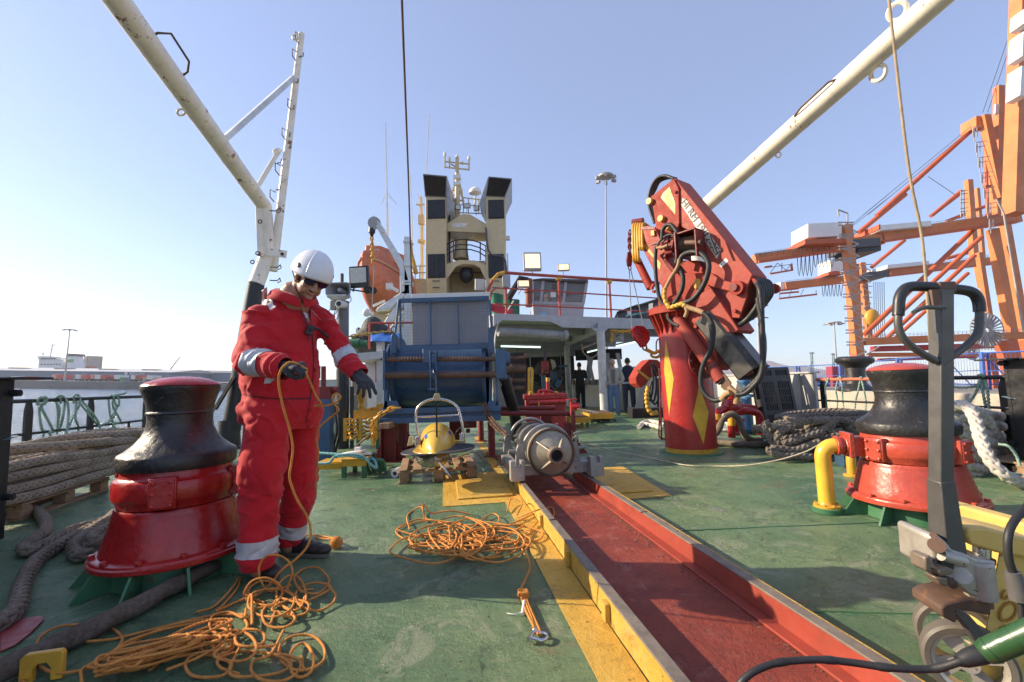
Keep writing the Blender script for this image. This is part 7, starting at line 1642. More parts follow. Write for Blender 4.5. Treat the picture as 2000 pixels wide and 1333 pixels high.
# blue fence of the port
FBL=paint('fence_blue',(.05,.13,.42),.5,bump=0,wear=.1)
t=thing('port_fence','blue steel mesh security fence across the quay in front of the orange cranes','fence',GW(1800,735,QT),out=True)
def fp(px,Y,py): return WW(px,py,Y)
fence=[(1400,45,722),(1480,42,719),(1555,38,716),(1640,33,712),(1752,28,702),(1840,24,694),(1917,21,690),(2010,18.5,686),(2150,16,680)]
m=MB(); P=[fp(*q) for q in fence]
for a,b in zip(P,P[1:]):
    m.mark(); m.tube([a,b],.035,6); m.mark(); m.tube([V((a.x,a.y,QT+.25)),V((b.x,b.y,QT+.25))],.03,6); m.mark(); c=a.lerp(b,.5); zm=(a.z+QT)/2; m.tube([V((a.x,a.y,zm)),V((b.x,b.y,zm))],.02,6)
m.each('rail',FBL,t)
m=MB()
for a in P: m.mark(); m.tube([V((a.x,a.y,QT)),a+UP*.05],.09,8); m.mark(); m.tube([V((a.x+.28,a.y,QT)),a+V((.28,0,-.0))],.05,8); m.mark(); m.tube([a,V((a.x+1.2,a.y-.3,QT+.1))],.03,6)
m.each('post',FBL,t)
m=MB()
for a,b in zip(P,P[1:]):
    n=int((b-a).length/.22)
    for k in range(1,n): q=a.lerp(b,k/n); m.tube([V((q.x,q.y,QT+.25)),q],.006,3,cap=False)
m.build('wire_mesh',FBL,t)
# containers
for i,(x0,x1,y0,y1,Y,col,lb) in enumerate(((1395,1455,735,757,95,(.05,.14,.35),'blue container low at the far end of the port fence, left of the crane hoses'),(1480,1504,713,733,90,(.05,.13,.36),'blue container at the foot of the brown hill'),(1486,1508,731,746,80,(.45,.16,.08),'rusty orange container just left of the black plastic pallets'),(1505,1560,728,750,100,(.06,.13,.33),'long blue container behind the black plastic pallets'),(1625,1652,716,745,120,(.32,.03,.05),'dark red container stack between the two distant grey cranes and the bollard'),(1575,1622,738,752,70,(.04,.10,.30),'dark blue container behind the orange rail'))):
    a=WW(x0,y0,Y); b=WW(x1,y1,Y); z1=a.z; t=thing('shipping_container',lb,'container',(a.x,Y,QT),'containers on the starboard quay',out=True)
    z0=QT; m=MB(); m.box(((a.x+b.x)/2,Y+1.2,(z0+z1)/2),(b.x-a.x,2.4,z1-z0)); m.build('box_body',paint('qcontainer_%d'%i,col,.5,bump=0,grime=.2),t)
    m=MB(); n=int((b.x-a.x)/.45)
    for k in range(n): m.box((a.x+.2+k*.45,Y-.03,(z0+z1)/2),(.14,.05,(z1-z0)*.94))
    m.build('corrugation',paint('qcontainer_%d'%i,col),t)
# hill
m=MB(); Y=2600; pr=[(1330,730),(1400,712),(1440,706),(1475,708),(1500,704),(1515,709),(1545,716),(1570,715),(1600,722),(1640,724),(1690,734),(1760,741),(1850,750)]
vs=[];nn=len(pr)*6
Ps=spline([WW(x,y,Y) for x,y in pr],40)
for p in Ps:
    hgt=p.z-QT; 
    for j in range(9): f=j/8; vs.append(V((p.x,Y-900*(1-f)+(0),QT-8+(hgt+8)*(f**1.3)+14*noise.noise(V((p.x*.012,f*5,0)))*math.sin(f*PI))))
n=len(Ps); m.add(vs,[(i*9+j,(i+1)*9+j,(i+1)*9+j+1,i*9+j+1) for i in range(n-1) for j in range(8)]); struct(m.build('hill',paint('dry_hill',(.26,.20,.19),.9,var=.25,scale=.01,bump=0,grime=.3)),out=True)
for i,(px,y0,Y) in enumerate(((1585,690,600),(1627,692,600))):
    a=WW(px,y0,Y); t=thing('distant_crane','distant grey green harbour crane leg '+('left' if i==0 else 'right')+' of the two above the black pallets','crane',(a.x,Y,QT),'distant grey harbour cranes',out=True)
    m=MB()
    for dx in(-1.2,1.2): m.tube([V((a.x+dx,Y,QT)),V((a.x+dx,Y,a.z))],.55,6)
    for k in range(14): z=QT+(a.z-QT)*k/14; m.bar(V((a.x-1.2,Y,z)),V((a.x+1.2,Y,z+2)),.3)
    m.build('lattice_leg',paint('distant_green_grey',(.14,.22,.22),.6,bump=0),t)
    m=MB(); m.box((a.x,Y,a.z),(5,3,1.6)); m.tube([V((a.x-14,Y,QT+6)),V((a.x,Y,a.z-12))],.5,5); m.tube([V((a.x-6,Y,QT+6)),V((a.x-1,Y,a.z-16))],.4,5); m.build('head',paint('distant_green_grey',0),t)
a=WW(1184,620,60); b=WW(1187,348,60); lamp_mast('very tall lamp mast rising behind the control cabin',(a.x,a.y,QT),b.z-QT,.19,lean=.1)
a=WW(1484,715,70); b=WW(1482,560,70); lamp_mast('lamp mast pole right behind the black hoses of the red crane',(a.x,a.y,QT),b.z-QT,.28)
a=WW(1633,700,140); b=WW(1630,632,140); lamp_mast('small far lamp mast between the two gantry crane booms and the fence',(a.x,a.y,QT),b.z-QT,.35)
# ---------------- gantry cranes ----------------
def gx(x,y): return (1450+x/3.507,380+y/3.507)
def g4(x,y): return (1450+x/3.175,y/3.175)
class GC:
    def __init__(s,label,Y,px,grp='orange container gantry cranes'):
        s.Y=Y; a=WW(px,730,Y); s.t=thing('gantry_crane',label,'gantry crane',(a.x,a.y,QT),grp,out=True)
    def P(s,q,dy=0): return WW(q[0],q[1],s.Y+dy)
    def bars(s,name,L,w,mat,h=None,dy=0,each=True):
        m=MB()
        for l in L:
            a,b=l[0],l[1]; d0=l[2] if len(l)>2 else dy; ww=l[3] if len(l)>3 else w; m.mark(); k=s.Y/FPX; m.bar(s.P(a,d0),s.P(b,d0),ww*k,(h or ww)*k)
        return m.each(name,mat,s.t) if each else m.build(name,mat,s.t)
    def tubes(s,name,L,w,mat,dy=0,each=True):
        m=MB()
        for l in L: m.mark(); m.tube([s.P(q,l[2] if len(l)>2 else dy) for q in l[:2]],w*s.Y/FPX/2,12)
        return m.each(name,mat,s.t) if each else m.build(name,mat,s.t)
    def lines(s,name,L,w,mat,dy=0):
        m=MB()
        for l in L: m.tube([s.P(q,dy) for q in l],w*s.Y/FPX/2,4)
        return m.build(name,mat,s.t)
    def box(s,name,x0,y0,x1,y1,dp,mat,dy=0,skew=0,par=None):
        a,b,c,d=s.P((x0,y1+skew),dy),s.P((x1,y1),dy),s.P((x1,y0),dy),s.P((x0,y0+skew),dy); m=MB(); m.prism([a,b,c,d],(0,dp,0)); return m.build(name,mat,s.t)
A=GC('nearest orange container gantry crane with upper boom and striped raised jib at right',85,1850)
A.bars('boom_girder',[(gx(80,445),gx(690,360)),],12,CROL,16,-3); A.bars('boom_girder',[(gx(690,350),gx(950,310)),(gx(940,295),gx(1885,160))],15,CROL,20,-3)
A.bars('red_runway',[(gx(110,462),gx(640,385)),(gx(960,325),gx(1880,185))],4,CRO,4,-4)
A.box('machine_house',*gx(450,190),*gx(680,285),5,CRW,-5,3); A.box('house_floor',*gx(430,300),*gx(690,330),6,CRO,-6,3)
A.box('trolley_house',*gx(945,180),*gx(1295,215),8,CRW,-5,9); 
A.box('red_house_end',*gx(935,205),*gx(946,240),7,CRO,-5)
A.box('trolley',*gx(765,295),*gx(945,350),7,DGREY,-5,4); A.box('trolley_frame',*gx(790,345),*gx(950,385),6,BLACK,-4.5,4)
A.bars('leg',[(gx(710,210),gx(790,1110),-4,15),(gx(770,480),gx(800,1110),12,11),(gx(1712,240),gx(1840,950),-2,14),(gx(1770,60),gx(1950,1100),6,14),(gx(1620,400),gx(1690,850),14,10)],14,CROL)
A.lines('leg_rail',[[gx(1740,30),gx(1790,130),gx(1925,940)]],3,CRG,-9)
A.tubes('diagonal_strut',[(gx(1115,0),gx(800,260)),(g4(1435,795),g4(835,1340)),(gx(1700,130),gx(835,960)),(gx(1640,290),gx(900,980),6),(gx(1590,420),gx(985,990),10)],9,CRO,-2)
A.bars('portal_beam',[(gx(830,1010),gx(1950,965),-4,13),(gx(870,1100),gx(1750,1095),12,9)],13,CROL); A.bars('red_beam',[(gx(890,1060),gx(1770,1035),4,11),(gx(930,1135),gx(1590,1110),15,7)],10,RED)
A.bars('lower_leg',[(gx(790,1100),gx(770,1300),-4,16),(gx(1800,1000),gx(1880,1330),-4,22),(gx(1930,1000),gx(1990,1330),6,18),(gx(1700,1090),gx(1720,1330),12,14)],16,CRO)
# raised jib and pylon at the right edge
A.bars('raised_jib',[(g4(1735,-60),g4(1690,1330),-8,24)],22,CROL,24)
A.bars('white_stripe',[(g4(1728,90),g4(1722,180),-10,13),(g4(1720,230),g4(1712,380),-10,13),(g4(1712,440),g4(1700,620),-10,14)],12,CRW,24)
A.bars('pylon_column',[(g4(1590,540),g4(1585,1333),-3,12),(g4(1575,760),g4(1640,1333),2,9),(g4(1500,720),g4(1600,1230),-4,13),(g4(1520,760),g4(1560,1333),3,8)],12,CROL)
A.bars('pylon_white_mark',[(g4(1578,650),g4(1574,710),-5,7)],7,CRW,3)
A.tubes('red_tube',[(g4(1680,200),g4(1630,720)),(g4(1665,600),g4(1600,1150)),(g4(1620,1000),g4(1640,1330)),(g4(1500,760),g4(1520,1330)),(g4(1700,180),g4(1660,640))],6,CRO,0)
A.bars('cross_tie',[(g4(1560,745),g4(1670,735)),(g4(1590,1040),g4(1650,1045)),(g4(1430,800),g4(1510,805)),(g4(1500,1160),g4(1560,1155))],5,CRO)
A.box('pylon_head',*g4(1450,720),*g4(1495,790),3,CROL,-4)
L=[]
for k in range(7): y=790+k*95; x=1430+k*17; L+=[[g4(x,y),g4(x+70,y-10)],[g4(x,y+30),g4(x+60,y+20)],[g4(x,y),g4(x,y+60)],[g4(x+25,y),g4(x+25,y+60)],[g4(x+8,y+8),g4(x+8,y+90)]]
for k in range(24): y=20+k*22; L.append([g4(1655-k*.8,y),g4(1690-k*1.2,y)])
L+= [[g4(1665,-20),g4(1640,560)],[g4(1690,-20),g4(1650,560)]]
A.lines('access_ladders',L,1.6,CRG,-6)
A.lines('stay_cables',[[g4(1650,230),g4(1490,700)],[g4(1645,330),g4(1520,700)],[g4(1435,770),g4(750,1333)],[g4(1435,790),g4(780,1333)],[gx(1000,0),gx(745,210)],[gx(1030,0),gx(755,215)],[g4(1150,1095),g4(1320,1210)]],1.0,DGREY,-3)
def walk(G_,a,b,n,name='handrail',dy=-4,off=9):
    L=[[gx(a[0],a[1]-off*1.6),gx(b[0],b[1]-off*1.6)],[gx(a[0],a[1]-off*.8),gx(b[0],b[1]-off*.8)]]
    for k in range(n+1): f=k/n; x,y=a[0]+(b[0]-a[0])*f,a[1]+(b[1]-a[1])*f; L.append([gx(x,y),gx(x,y-off*1.6)])
    G_.lines(name,L,.7,CRG,dy)
walk(A,(85,425),(640,345),30,off=14); walk(A,(1290,215),(1880,130),30,off=14); walk(A,(840,985),(1950,945),40,off=14); walk(A,(450,300),(690,270),12,off=12)
L=[]; y=210; sgn=1
for k in range(11): y0=210+k*82; L+=[[gx(680+k*9,y0),gx(790+k*6,y0+50)],[gx(790+k*6,y0+50),gx(680+k*9,y0+82)],[gx(650+k*6,y0+2),gx(760+k*6,y0+2)],[gx(650+k*6,y0-18),gx(760+k*6,y0-18)]]
L+=[[gx(655,105),gx(720,130)],[gx(655,105),gx(660,150)],[gx(720,130),gx(720,200)],[gx(850,1100),gx(940,1040)]]
A.lines('stair_tower',L,2.6,CRG,-8)
L=[]
for k in range(9):
    x=375+k*28; d=150 if k<4 else 90; L.append([gx(x,410-k*4),gx(x+6,410+d*.7),gx(x+14,410+d),gx(x+22,410+d*.7),gx(x+28,410-k*4)])
L+=[[gx(120+k*40,430-k*4),gx(120+k*40,405-k*4)] for k in range(14)]+[[gx(80,410),gx(640,335)]]
L+=[[gx(150,505),gx(345,478)],[gx(190,540),gx(345,515)],[gx(190,540),gx(240,470)],[gx(240,470),gx(300,520)],[gx(300,520),gx(340,470)],[gx(270,470),gx(270,530)]]
A.lines('festoon_cables',L,1.3,DGREY,-4)
A.bars('end_platform',[(gx(150,500),gx(200,492)),(gx(190,545),gx(345,518)),(gx(335,480),gx(340,520))],3,CRO,3,-4)
B=GC('farther orange container gantry crane with the lower boom and smaller white machine house',125,1780)
B.bars('boom_girder',[(gx(290,630),gx(700,585),-3,9),(gx(1000,540),gx(1715,455),-3,12)],11,CROL,14); B.bars('red_runway',[(gx(250,660),gx(385,645)),(gx(1000,560),gx(1700,480))],3,CRO,3,-5)
B.box('machine_house',*gx(603,440),*gx(697,520),5,CRW,-5,2); B.box('house_floor',*gx(590,530),*gx(700,545),6,CRO,-6,2); B.box('trolley_house',*gx(993,455),*gx(1280,480),8,CRW,-5,8)
B.box('trolley',*gx(870,520),*gx(1008,560),7,DGREY,-5,3); B.box('boom_tip',*gx(262,600),*gx(290,650),4,CRW,-3)
B.bars('leg',[(gx(815,470),gx(865,990),0,10),(gx(740,420),gx(760,1100),14,10),(gx(1600,430),gx(1640,640),6,9)],12,CROL)
B.tubes('diagonal_strut',[(gx(1485,0),gx(1290,150)),(gx(1110,315),gx(885,500)),(gx(1545,540),gx(1045,985)),(g4(1355,1185),g4(1190,1325)),(gx(1600,385),gx(1395,440)),(gx(1720,60),gx(1400,185))],7,CRO,0)
B.bars('pylon_column',[(g4(1400,1120),gx(1590,470),-2,10),(g4(1455,1170),gx(1650,470),2,6)],9,CROL)
L=[]
for k in range(3): y=1185+k*55; L+=[[g4(1350,y),g4(1400,y-5)],[g4(1350,y+20),g4(1400,y+15)],[g4(1355,y),g4(1355,y+50)],[g4(1375,y),g4(1375,y+50)]]
for k in range(7): y0=480+k*75; L+=[[gx(800+k*8,y0),gx(880,y0+45)],[gx(880,y0+45),gx(805+k*8,y0+75)],[gx(840,y0),gx(890,y0)]]
B.lines('stair_tower',L,1.8,CRG,-8)
L=[[gx(545+k*24,620),gx(551+k*24,690),gx(558+k*24,700),gx(566+k*24,620)] for k in range(6)]+[[gx(280,715),gx(500,685)],[gx(255,710),gx(255,660)],[gx(320,700),gx(340,650)],[gx(400,690),gx(420,650)],[gx(505,690),gx(505,655)]]+[[gx(900+k*14,600),gx(905+k*14,980)] for k in range(6)]
B.lines('festoon_cables',L,1.0,DGREY,-4)
walk(B,(290,610),(690,565),22,off=10); walk(B,(1280,490),(1700,430),20,off=10); walk(B,(870,1080),(1750,1070),40,off=10)
B.bars('end_platform',[(gx(250,715),gx(510,685)),(gx(255,680),gx(385,668))],3,CRO,3,-4)
m=MB(); m.ball(B.P(gx(888,845),-8),(1.9,1.2,2.3),14,10); m.build('yellow_reel',YEL,B.t)
for (x,y,r,G_) in((1675,930,100,A),(1570,1078,50,B)):
    m=MB(); c=G_.P(gx(x,y),-12); rr=r/3.507*G_.Y/FPX
    for k in range(28): a=2*PI*k/28; m.bar(c+V((math.cos(a)*rr*.15,0,math.sin(a)*rr*.15)),c+V((math.cos(a)*rr,0,math.sin(a)*rr)),rr*.13,.15)
    m.tube([c+V((math.cos(a)*rr,0,math.sin(a)*rr)) for a in[2*PI*k/32 for k in range(32)]],rr*.03,6,closed=True); m.build('cable_reel',CRG,G_.t)
# ================= PALLET TRUCK =================
PY=1.34
def z7_(x,y): return (1600+x/2.9425,880+y/2.9425)
t=thing('pallet_truck','worn hand pallet truck with black loop handle and yellow frame at the right edge','pallet truck',W(1880,1380,1.4))
DM=paint('worn_dark_tube',(.10,.095,.09),.42,metal=.3,wear=.2,wearcol=(.2,.17,.14),wscale=30,grime=.3)
lp=[(1828,706),(1792,685),(1764,661),(1754.5,637),(1755,608),(1758,580),(1772,562),(1806,560),(1849,564),(1895,570),(1911,588),(1913,622),(1909,651),(1889,674),(1856,698),(1838,712)]
P=[W(x,y,PY) for x,y in lp]; Q=spline(P,.008)
h=t; m=MB(); m.tube(Q,.0105,16); m.build('loop_tube',DM,t)
m=MB(); g0=[q for q in Q if q.z>(W(1760,618,PY).z)]; m.mark(); m.tube(g0,.0150,18); m.each('rubber_grip',paint('grip_rubber',(.022,.022,.024),.35,bump=.15,grime=.1),t)
m=MB(); top=W(1838,568,PY); bot=W(1838,945,PY+.03); MX=Matrix.Rotation(PI/4-.75,3,'Z')
def sqtube(mb,a,b,w,rz,w2=None):
    z=(b-a).normalized(); x=V((math.cos(rz),math.sin(rz),0)); x=(x-z*x.dot(z)).normalized(); y=z.cross(x); vs=[]
    for c,ww in((a,w),(b,w2 or w)):
        for sx,sy in((-1,-1),(1,-1),(1,1),(-1,1)): vs.append(c+x*ww*sx+y*ww*sy)
    return mb.add(vs,[(3,2,1,0),(4,5,6,7),(0,1,5,4),(1,2,6,5),(2,3,7,6),(3,0,4,7)])
sqtube(m,top-UP*.0,bot,.0205,R_(3)); m.build('shaft',DM,t,bevel=.003)
m=MB(); sqtube(m,bot+UP*.012,W(1852,1085,PY+.05),.0225,R_(3),.030); m.build('shaft_foot',DM,t,bevel=.003)
m=MB(); m.box(W(1826,583,PY-.024),(.024,.012,.05)); m.build('trigger_slot',RUSTY,t); m=MB(); m.tube(spline([W(1845,600,PY-.03),W(1825,601,PY-.035),W(1806,601,PY-.035),W(1792,606,PY-.035),W(1784,611,PY-.035)],.006),[.0075]*3+[.0065]*40 if 0 else .0065,10); m.build('release_lever',DM,t)
m=MB(); m.box(W(1842,563,PY),(.05,.034,.034)); m.build('handle_clamp',RUSTY,t,bevel=.004)
CI=paint('dirty_cast_aluminium',(.45,.42,.36),.4,metal=.4,wear=.4,wearcol=(.13,.08,.045),wscale=28,grime=.5,bump=.5)
DP=lambda x,y,d=0: W(*z7_(x,y),PY+d)
m=MB(); m.prism([DP(*q) for q in((648,545),(640,505),(655,485),(690,492),(735,530),(770,575),(850,600),(905,625),(1020,640),(1010,760),(1000,872),(935,855),(860,828),(790,770),(735,760),(700,720),(660,690))],V((.02,.14,0))); m.build('pump_body',CI,t,bevel=.006)
m=MB(); m.lathe([(.030,0),(.036,.004),(.036,.098),(.030,.104)],DP(930,830,.02)-UP*.01,28); m.tube([DP(700,600,-.012),DP(830,640,-.012)],.016,14); m.mark() if 0 else m.tube([DP(820,720,-.012),DP(820,720,.02)],.022,14); m.build('pump_cylinder',CI,t)
m=MB(); m.prism([DP(*q,-.012) for q in((705,618),(760,635),(778,660),(770,690),(735,700),(700,680))],V((0,.008,0))); m.build('pump_recess',BLACK,t)
m=MB(); m.mark(); m.tube([DP(675,545,-.03),DP(675,545,.14)],.020,20); m.mark(); m.tube([DP(657,490,-.015),DP(657,490,.05)],.009,12); m.mark(); m.tube([DP(740,750,-.03),DP(740,750,.02)],.012,12); m.mark(); m.tube([DP(770,775,-.03),DP(770,775,.02)],.010,12); m.each('pivot_pin',RUSTY,t)
m=MB(); m.mark(); m.prism([DP(*q,-.03) for q in((608,615),(645,605),(650,712),(612,690))],V((0,.05,0))); m.mark(); m.prism([DP(*q,-.035) for q in((678,690),(740,672),(780,690),(770,715),(700,728))],V((0,.04,0))); m.mark(); m.prism([DP(*q,-.035) for q in((668,730),(740,735),(745,790),(700,775))],V((0,.04,0))); m.each('pedal_linkage',paint('greasy_linkage',(.20,.16,.12),.4,metal=.3,wear=.5),t,bevel=.004)
m=MB(); q=DP(676,636,-.004); put_text(m,'FX2',.013,q,V((1,.1,-.15)),UP,.0015,1,.0004); m.build('cast_lettering',DM,t)
m=MB(); m.tube([DP(935,620,.08),DP(935,560,.08)],.021,24); m.build('piston',paint('chrome_rod',(.7,.7,.7),.12,metal=1,wear=0,grime=.2,bump=0,var=.05),t)
m=MB(); m.tube([DP(935,640,.08),DP(935,612,.08)],.030,24); m.tube([DP(905,880,.06),DP(905,845,.06)],[.036,.034],20); m.build('gland_nut',RUSTY,t)
YT=paint('chipped_yellow_truck',(.66,.45,.12),.42,wear=.42,wearcol=(.20,.15,.08),wscale=16,grime=.35,var=.1)
m=MB(); m.prism([DP(*q,.03) for q in((850,450),(870,443),(960,445),(1300,530),(1300,640),(1030,592),(870,545),(850,500))],V((.03,.16,0))); m.build('top_bar',YT,t,bevel=.008)
m=MB(); m.prism([DP(*q,.05) for q in((1042,560),(1400,560),(1400,1900),(820,1900),(905,1333),(945,1100))],V((.02,.02,0))); pl=m.build('side_plate',YT,t,bevel=.004)
m=MB(); put_text(m,'SOC',.085,DP(1078,950,.046),(DP(1058,1095,.046)-DP(1098,805,.046)),V((1,.05,.12)),.0012,.95,-.0005); m.build('stencil',paint('ochre_stencil',(.34,.16,.02),.5,bump=0),pl)
m=MB(); m.prism([DP(*q,.0) for q in((700,905),(730,880),(860,850),(990,880),(990,955),(880,930),(800,925),(790,1000),(705,955))],V((.02,.12,0))); m.build('steering_yoke',RUSTY,t,bevel=.006)
m=MB(); m.prism([DP(*q,.0) for q in((765,920),(800,905),(870,950),(950,1040),(960,1120),(905,1110),(850,1020))],V((.0,.02,0))); m.build('fork_arm',DM,t,bevel=.004)
wc=W(1890,1290,PY+.06); wc_r=.104; MW=Matrix.Rotation(R_(-36),3,'Z')@Matrix.Rotation(PI/2,3,'X')
m=MB(); m.lathe([(wc_r*.80,-.028),(wc_r*.93,-.030),(wc_r,-.022),(wc_r*1.0,.022),(wc_r*.93,.030),(wc_r*.80,.028),(wc_r*.80,-.028)],wc,56,M=MW,capends=False); wh=m.build('wheel',paint('wheel_rubber_grey',(.12,.105,.085),.6,wear=.3,grime=.4),t)
m=MB(); m.lathe([(wc_r*.70,-.02),(wc_r*.79,-.026),(wc_r*.79,.026),(wc_r*.70,.02),(wc_r*.70,-.02)],wc,48,M=MW,capends=False); m.lathe([(wc_r*.0001,.028),(wc_r*.22,.028),(wc_r*.24,-.028),(.0001,-.028)],wc,24,M=MW,capends=False)
for k in range(4): a=k*PI/2+.5; d=MW@V((math.cos(a),math.sin(a),0)); n=MW@V((-math.sin(a),math.cos(a),0)); ax_=MW@V((0,0,1)); m.prism([wc+d*wc_r*.2+n*.012+ax_*.008,wc+d*wc_r*.74+n*.028+ax_*.008,wc+d*wc_r*.74-n*.028+ax_*.008,wc+d*wc_r*.2-n*.012+ax_*.008],ax_*-.016)
m.build('hub',CI,wh)
m=MB(); m.lathe([(wc_r*.80,-.028),(wc_r*.93,-.030),(wc_r,-.022),(wc_r*1.0,.022),(wc_r*.93,.030),(wc_r*.80,.028),(wc_r*.80,-.028)],wc-(MW@V((0,0,1)))*.17,40,M=MW,capends=False); m.build('wheel',paint('wheel_rubber_grey',0),t)
# forks run away to starboard, outside the picture
m=MB(); f0=DP(1300,900,.05); m.box(V((f0.x+.75,f0.y+.05,.14)),(1.15,.16,.06)); m.box(V((f0.x+.75,f0.y+.45,.14)),(1.15,.16,.06)); m.box(V((f0.x+.18,f0.y+.25,.28)),(.06,.55,.45)); m.build('fork',YT,t,bevel=.01)
# connector and cables
HG=paint('dark_green_plug',(.028,.085,.028),.28,var=.15,wear=.15,wearcol=(.12,.16,.07),grime=.3,coat=.2)
t=thing('cable_connector','dark green cable connector with black boot resting on the pallet truck','connector',W(1950,1260,1.12))
a=W(1918,1278,1.16); b=W(2070,1212,1.08); m=MB(); m.tube([a,a.lerp(b,.04),a.lerp(b,.1),b],[.020,.024,.027,.029],26); m.build('green_sleeve',HG,t)
m=MB()
for f in(.12,.45,.8): p=a.lerp(b,f); q=a.lerp(b,f+.012); m.mark(); m.tube([p,q],.0288,24)
m.each('sleeve_ring',HG,t)
m=MB(); m.tube([W(1872,1292,1.17),W(1880,1290,1.17),W(1893,1285,1.165),a],[.012,.016,.019,.021],18); m.build('black_boot',RUBBER,t)
m=MB(); P=spline([W(1300,1420,1.3),W(1420,1380,1.28)]+[W(x,y,Y_) for x,y,Y_ in((1446,1336,1.27),(1475,1311,1.27),(1525,1294,1.27),(1600,1289,1.26),(1660,1294,1.25),(1740,1305,1.22),(1820,1307,1.2),(1870,1294,1.17),(1885,1288,1.165))],.006); m.tube(P,[.0088+(.0012 if (i//4)%5==0 else 0) for i in range(len(P))],10); m.build('cable',RUBBER,t)
t=thing('power_cable','black cable with grey coupling hanging in front of the yellow pallet truck frame','cable',W(1985,1150,1.15))
m=MB(); m.tube(spline([W(2080,920,1.25),W(2010,985,1.18),W(1980,1020,1.15),W(1969,1050,1.14),W(1970,1090,1.14),W(1980,1122,1.14)],.008),.0085,12); m.tube(spline([W(1993,1170,1.14),W(1996,1200,1.14),W(1998,1235,1.14)],.01),.007,10); m.build('cable',RUBBER,t)
m=MB(); m.tube([W(1978,1117,1.14),W(1983,1135,1.14),W(1992,1172,1.14)],[.014,.018,.019],20); m.build('coupling',paint('grey_coupling',(.10,.095,.09),.45),t)
# ================= ORANGE ROPES =================
def zq(x,y): return (x/3.078,900+y/3.078)
def z5(x,y): return (400+x/2.5975,820+y/2.5987)
RO=.0062
def orange(name,label,curves,r=RO,parent=None,group='orange throwing lines on the deck'):
    m=MB()
    for P in curves: m.tube(spline(P,.0042),r,9,lobes=3,amp=.17,twist=430)
    o=m.build(name,ORR,parent,sharp=80)
    if not parent: tag(o,label,'rope',group)
    return o
random.seed(77)
def gp(L,z=.008,f=None,dz=.012):
    out=[]
    for i,(x,y) in enumerate(L):
        px,py=f(x,y) if f else (x,y); out.append(G(px,py,max(.007,z+dz*math.sin(i*1.9+x*.01))))
    return out
cur=[gp([(500,1400),(490,1300),(500,1250),(640,1170),(715,1115),(732,1060),(650,1000),(500,985),(350,1000),(245,1060),(205,1160),(225,1225),(330,1275),(480,1262),(600,1210),(800,1090),(1000,1000),(1200,960),(1330,955),(1385,1020),(1330,1100),(1200,1180),(1000,1260)],.012,zq),
 gp([(150,1345),(118,1290),(140,1220),(250,1150),(400,1095),(560,1085),(700,1070),(900,1020),(1100,970),(1300,930),(1480,930),(1500,980),(1420,1040),(1200,1080),(1050,1150),(900,1260)],.010,zq),
 gp([(1180,915),(1200,905),(1290,875),(1400,760),(1440,700),(1430,760),(1350,860),(1300,905),(1400,860),(1520,810)],.010,zq)]
# elongated flakes
for k in range(15):
    a,b=zq(480+random.uniform(-60,160),1270+random.uniform(-60,60)),zq(1380+random.uniform(-160,60),1010+random.uniform(-70,80))
    c=((a[0]+b[0])/2,(a[1]+b[1])/2); hx=(b[0]-a[0])/2*random.uniform(.45,.95); hy=(b[1]-a[1])/2*random.uniform(.45,.95); w=random.uniform(5,17); ph=random.uniform(-.5,.5); sh=random.uniform(-60,60)
    L=[]
    for i in range(11):
        t_=ph+2*PI*i/9.2; wx_=w*(1+.3*math.sin(t_*2+k)); ux=math.cos(t_); uy=math.sin(t_); L.append((c[0]+sh*.6+hx*ux-wx_*.35*uy+random.uniform(-7,7),c[1]-sh*.18+hy*ux+wx_*uy+random.uniform(-5,5)))
    cur.append(gp(L,.012+.0045*k,None,.008))
# round loose loops at the right end
LP_=[(300,880,90,60),(545,820,88,68),(560,900,105,68),(370,1000,82,62),(440,960,90,40),(230,1110,80,50),(490,1180,118,95),(492,1225,62,85),(360,1260,130,70),(440,880,70,90),(330,930,120,70),(150,1150,110,80),(60,1130,90,70),(20,1250,120,60),(250,1240,190,60),(120,1040,100,60)]
L=[]
for k,(cx,cy,rx,ry) in enumerate(LP_):
    ph=random.random()*6; L=[]
    for i in range(9): t_=ph+2*PI*i/7.6; L.append(z5(cx+rx*math.cos(t_)+random.uniform(-9,9),cy+ry*math.sin(t_)+random.uniform(-7,7)))
    nx=LP_[(k+1)%len(LP_)]; L.append(z5((cx+nx[0])/2,(cy+nx[1])/2)); cur.append(gp(L,.012+.004*(k%6),None,.008))
# two loops standing up by the boot
cur.append([G(*z5(300,930),.01),W(*z5(225,900),2.35),W(*z5(200,880),2.33),W(*z5(240,820),2.32),W(*z5(310,803),2.32),W(*z5(370,830),2.33),W(*z5(393,880),2.35),G(*z5(350,940),.02),G(*z5(250,960),.02)])
cur.append([G(*z5(440,840),.02),W(*z5(330,870),2.4),W(*z5(285,820),2.42),W(*z5(275,750),2.43),W(*z5(310,695),2.43),W(*z5(370,688),2.43),W(*z5(425,720),2.42),W(*z5(445,780),2.4),G(*z5(420,860),.02),G(*z5(470,900),.02)])
orange('orange_rope','long tangled pile of orange rope in the foreground at the feet of the man',cur)
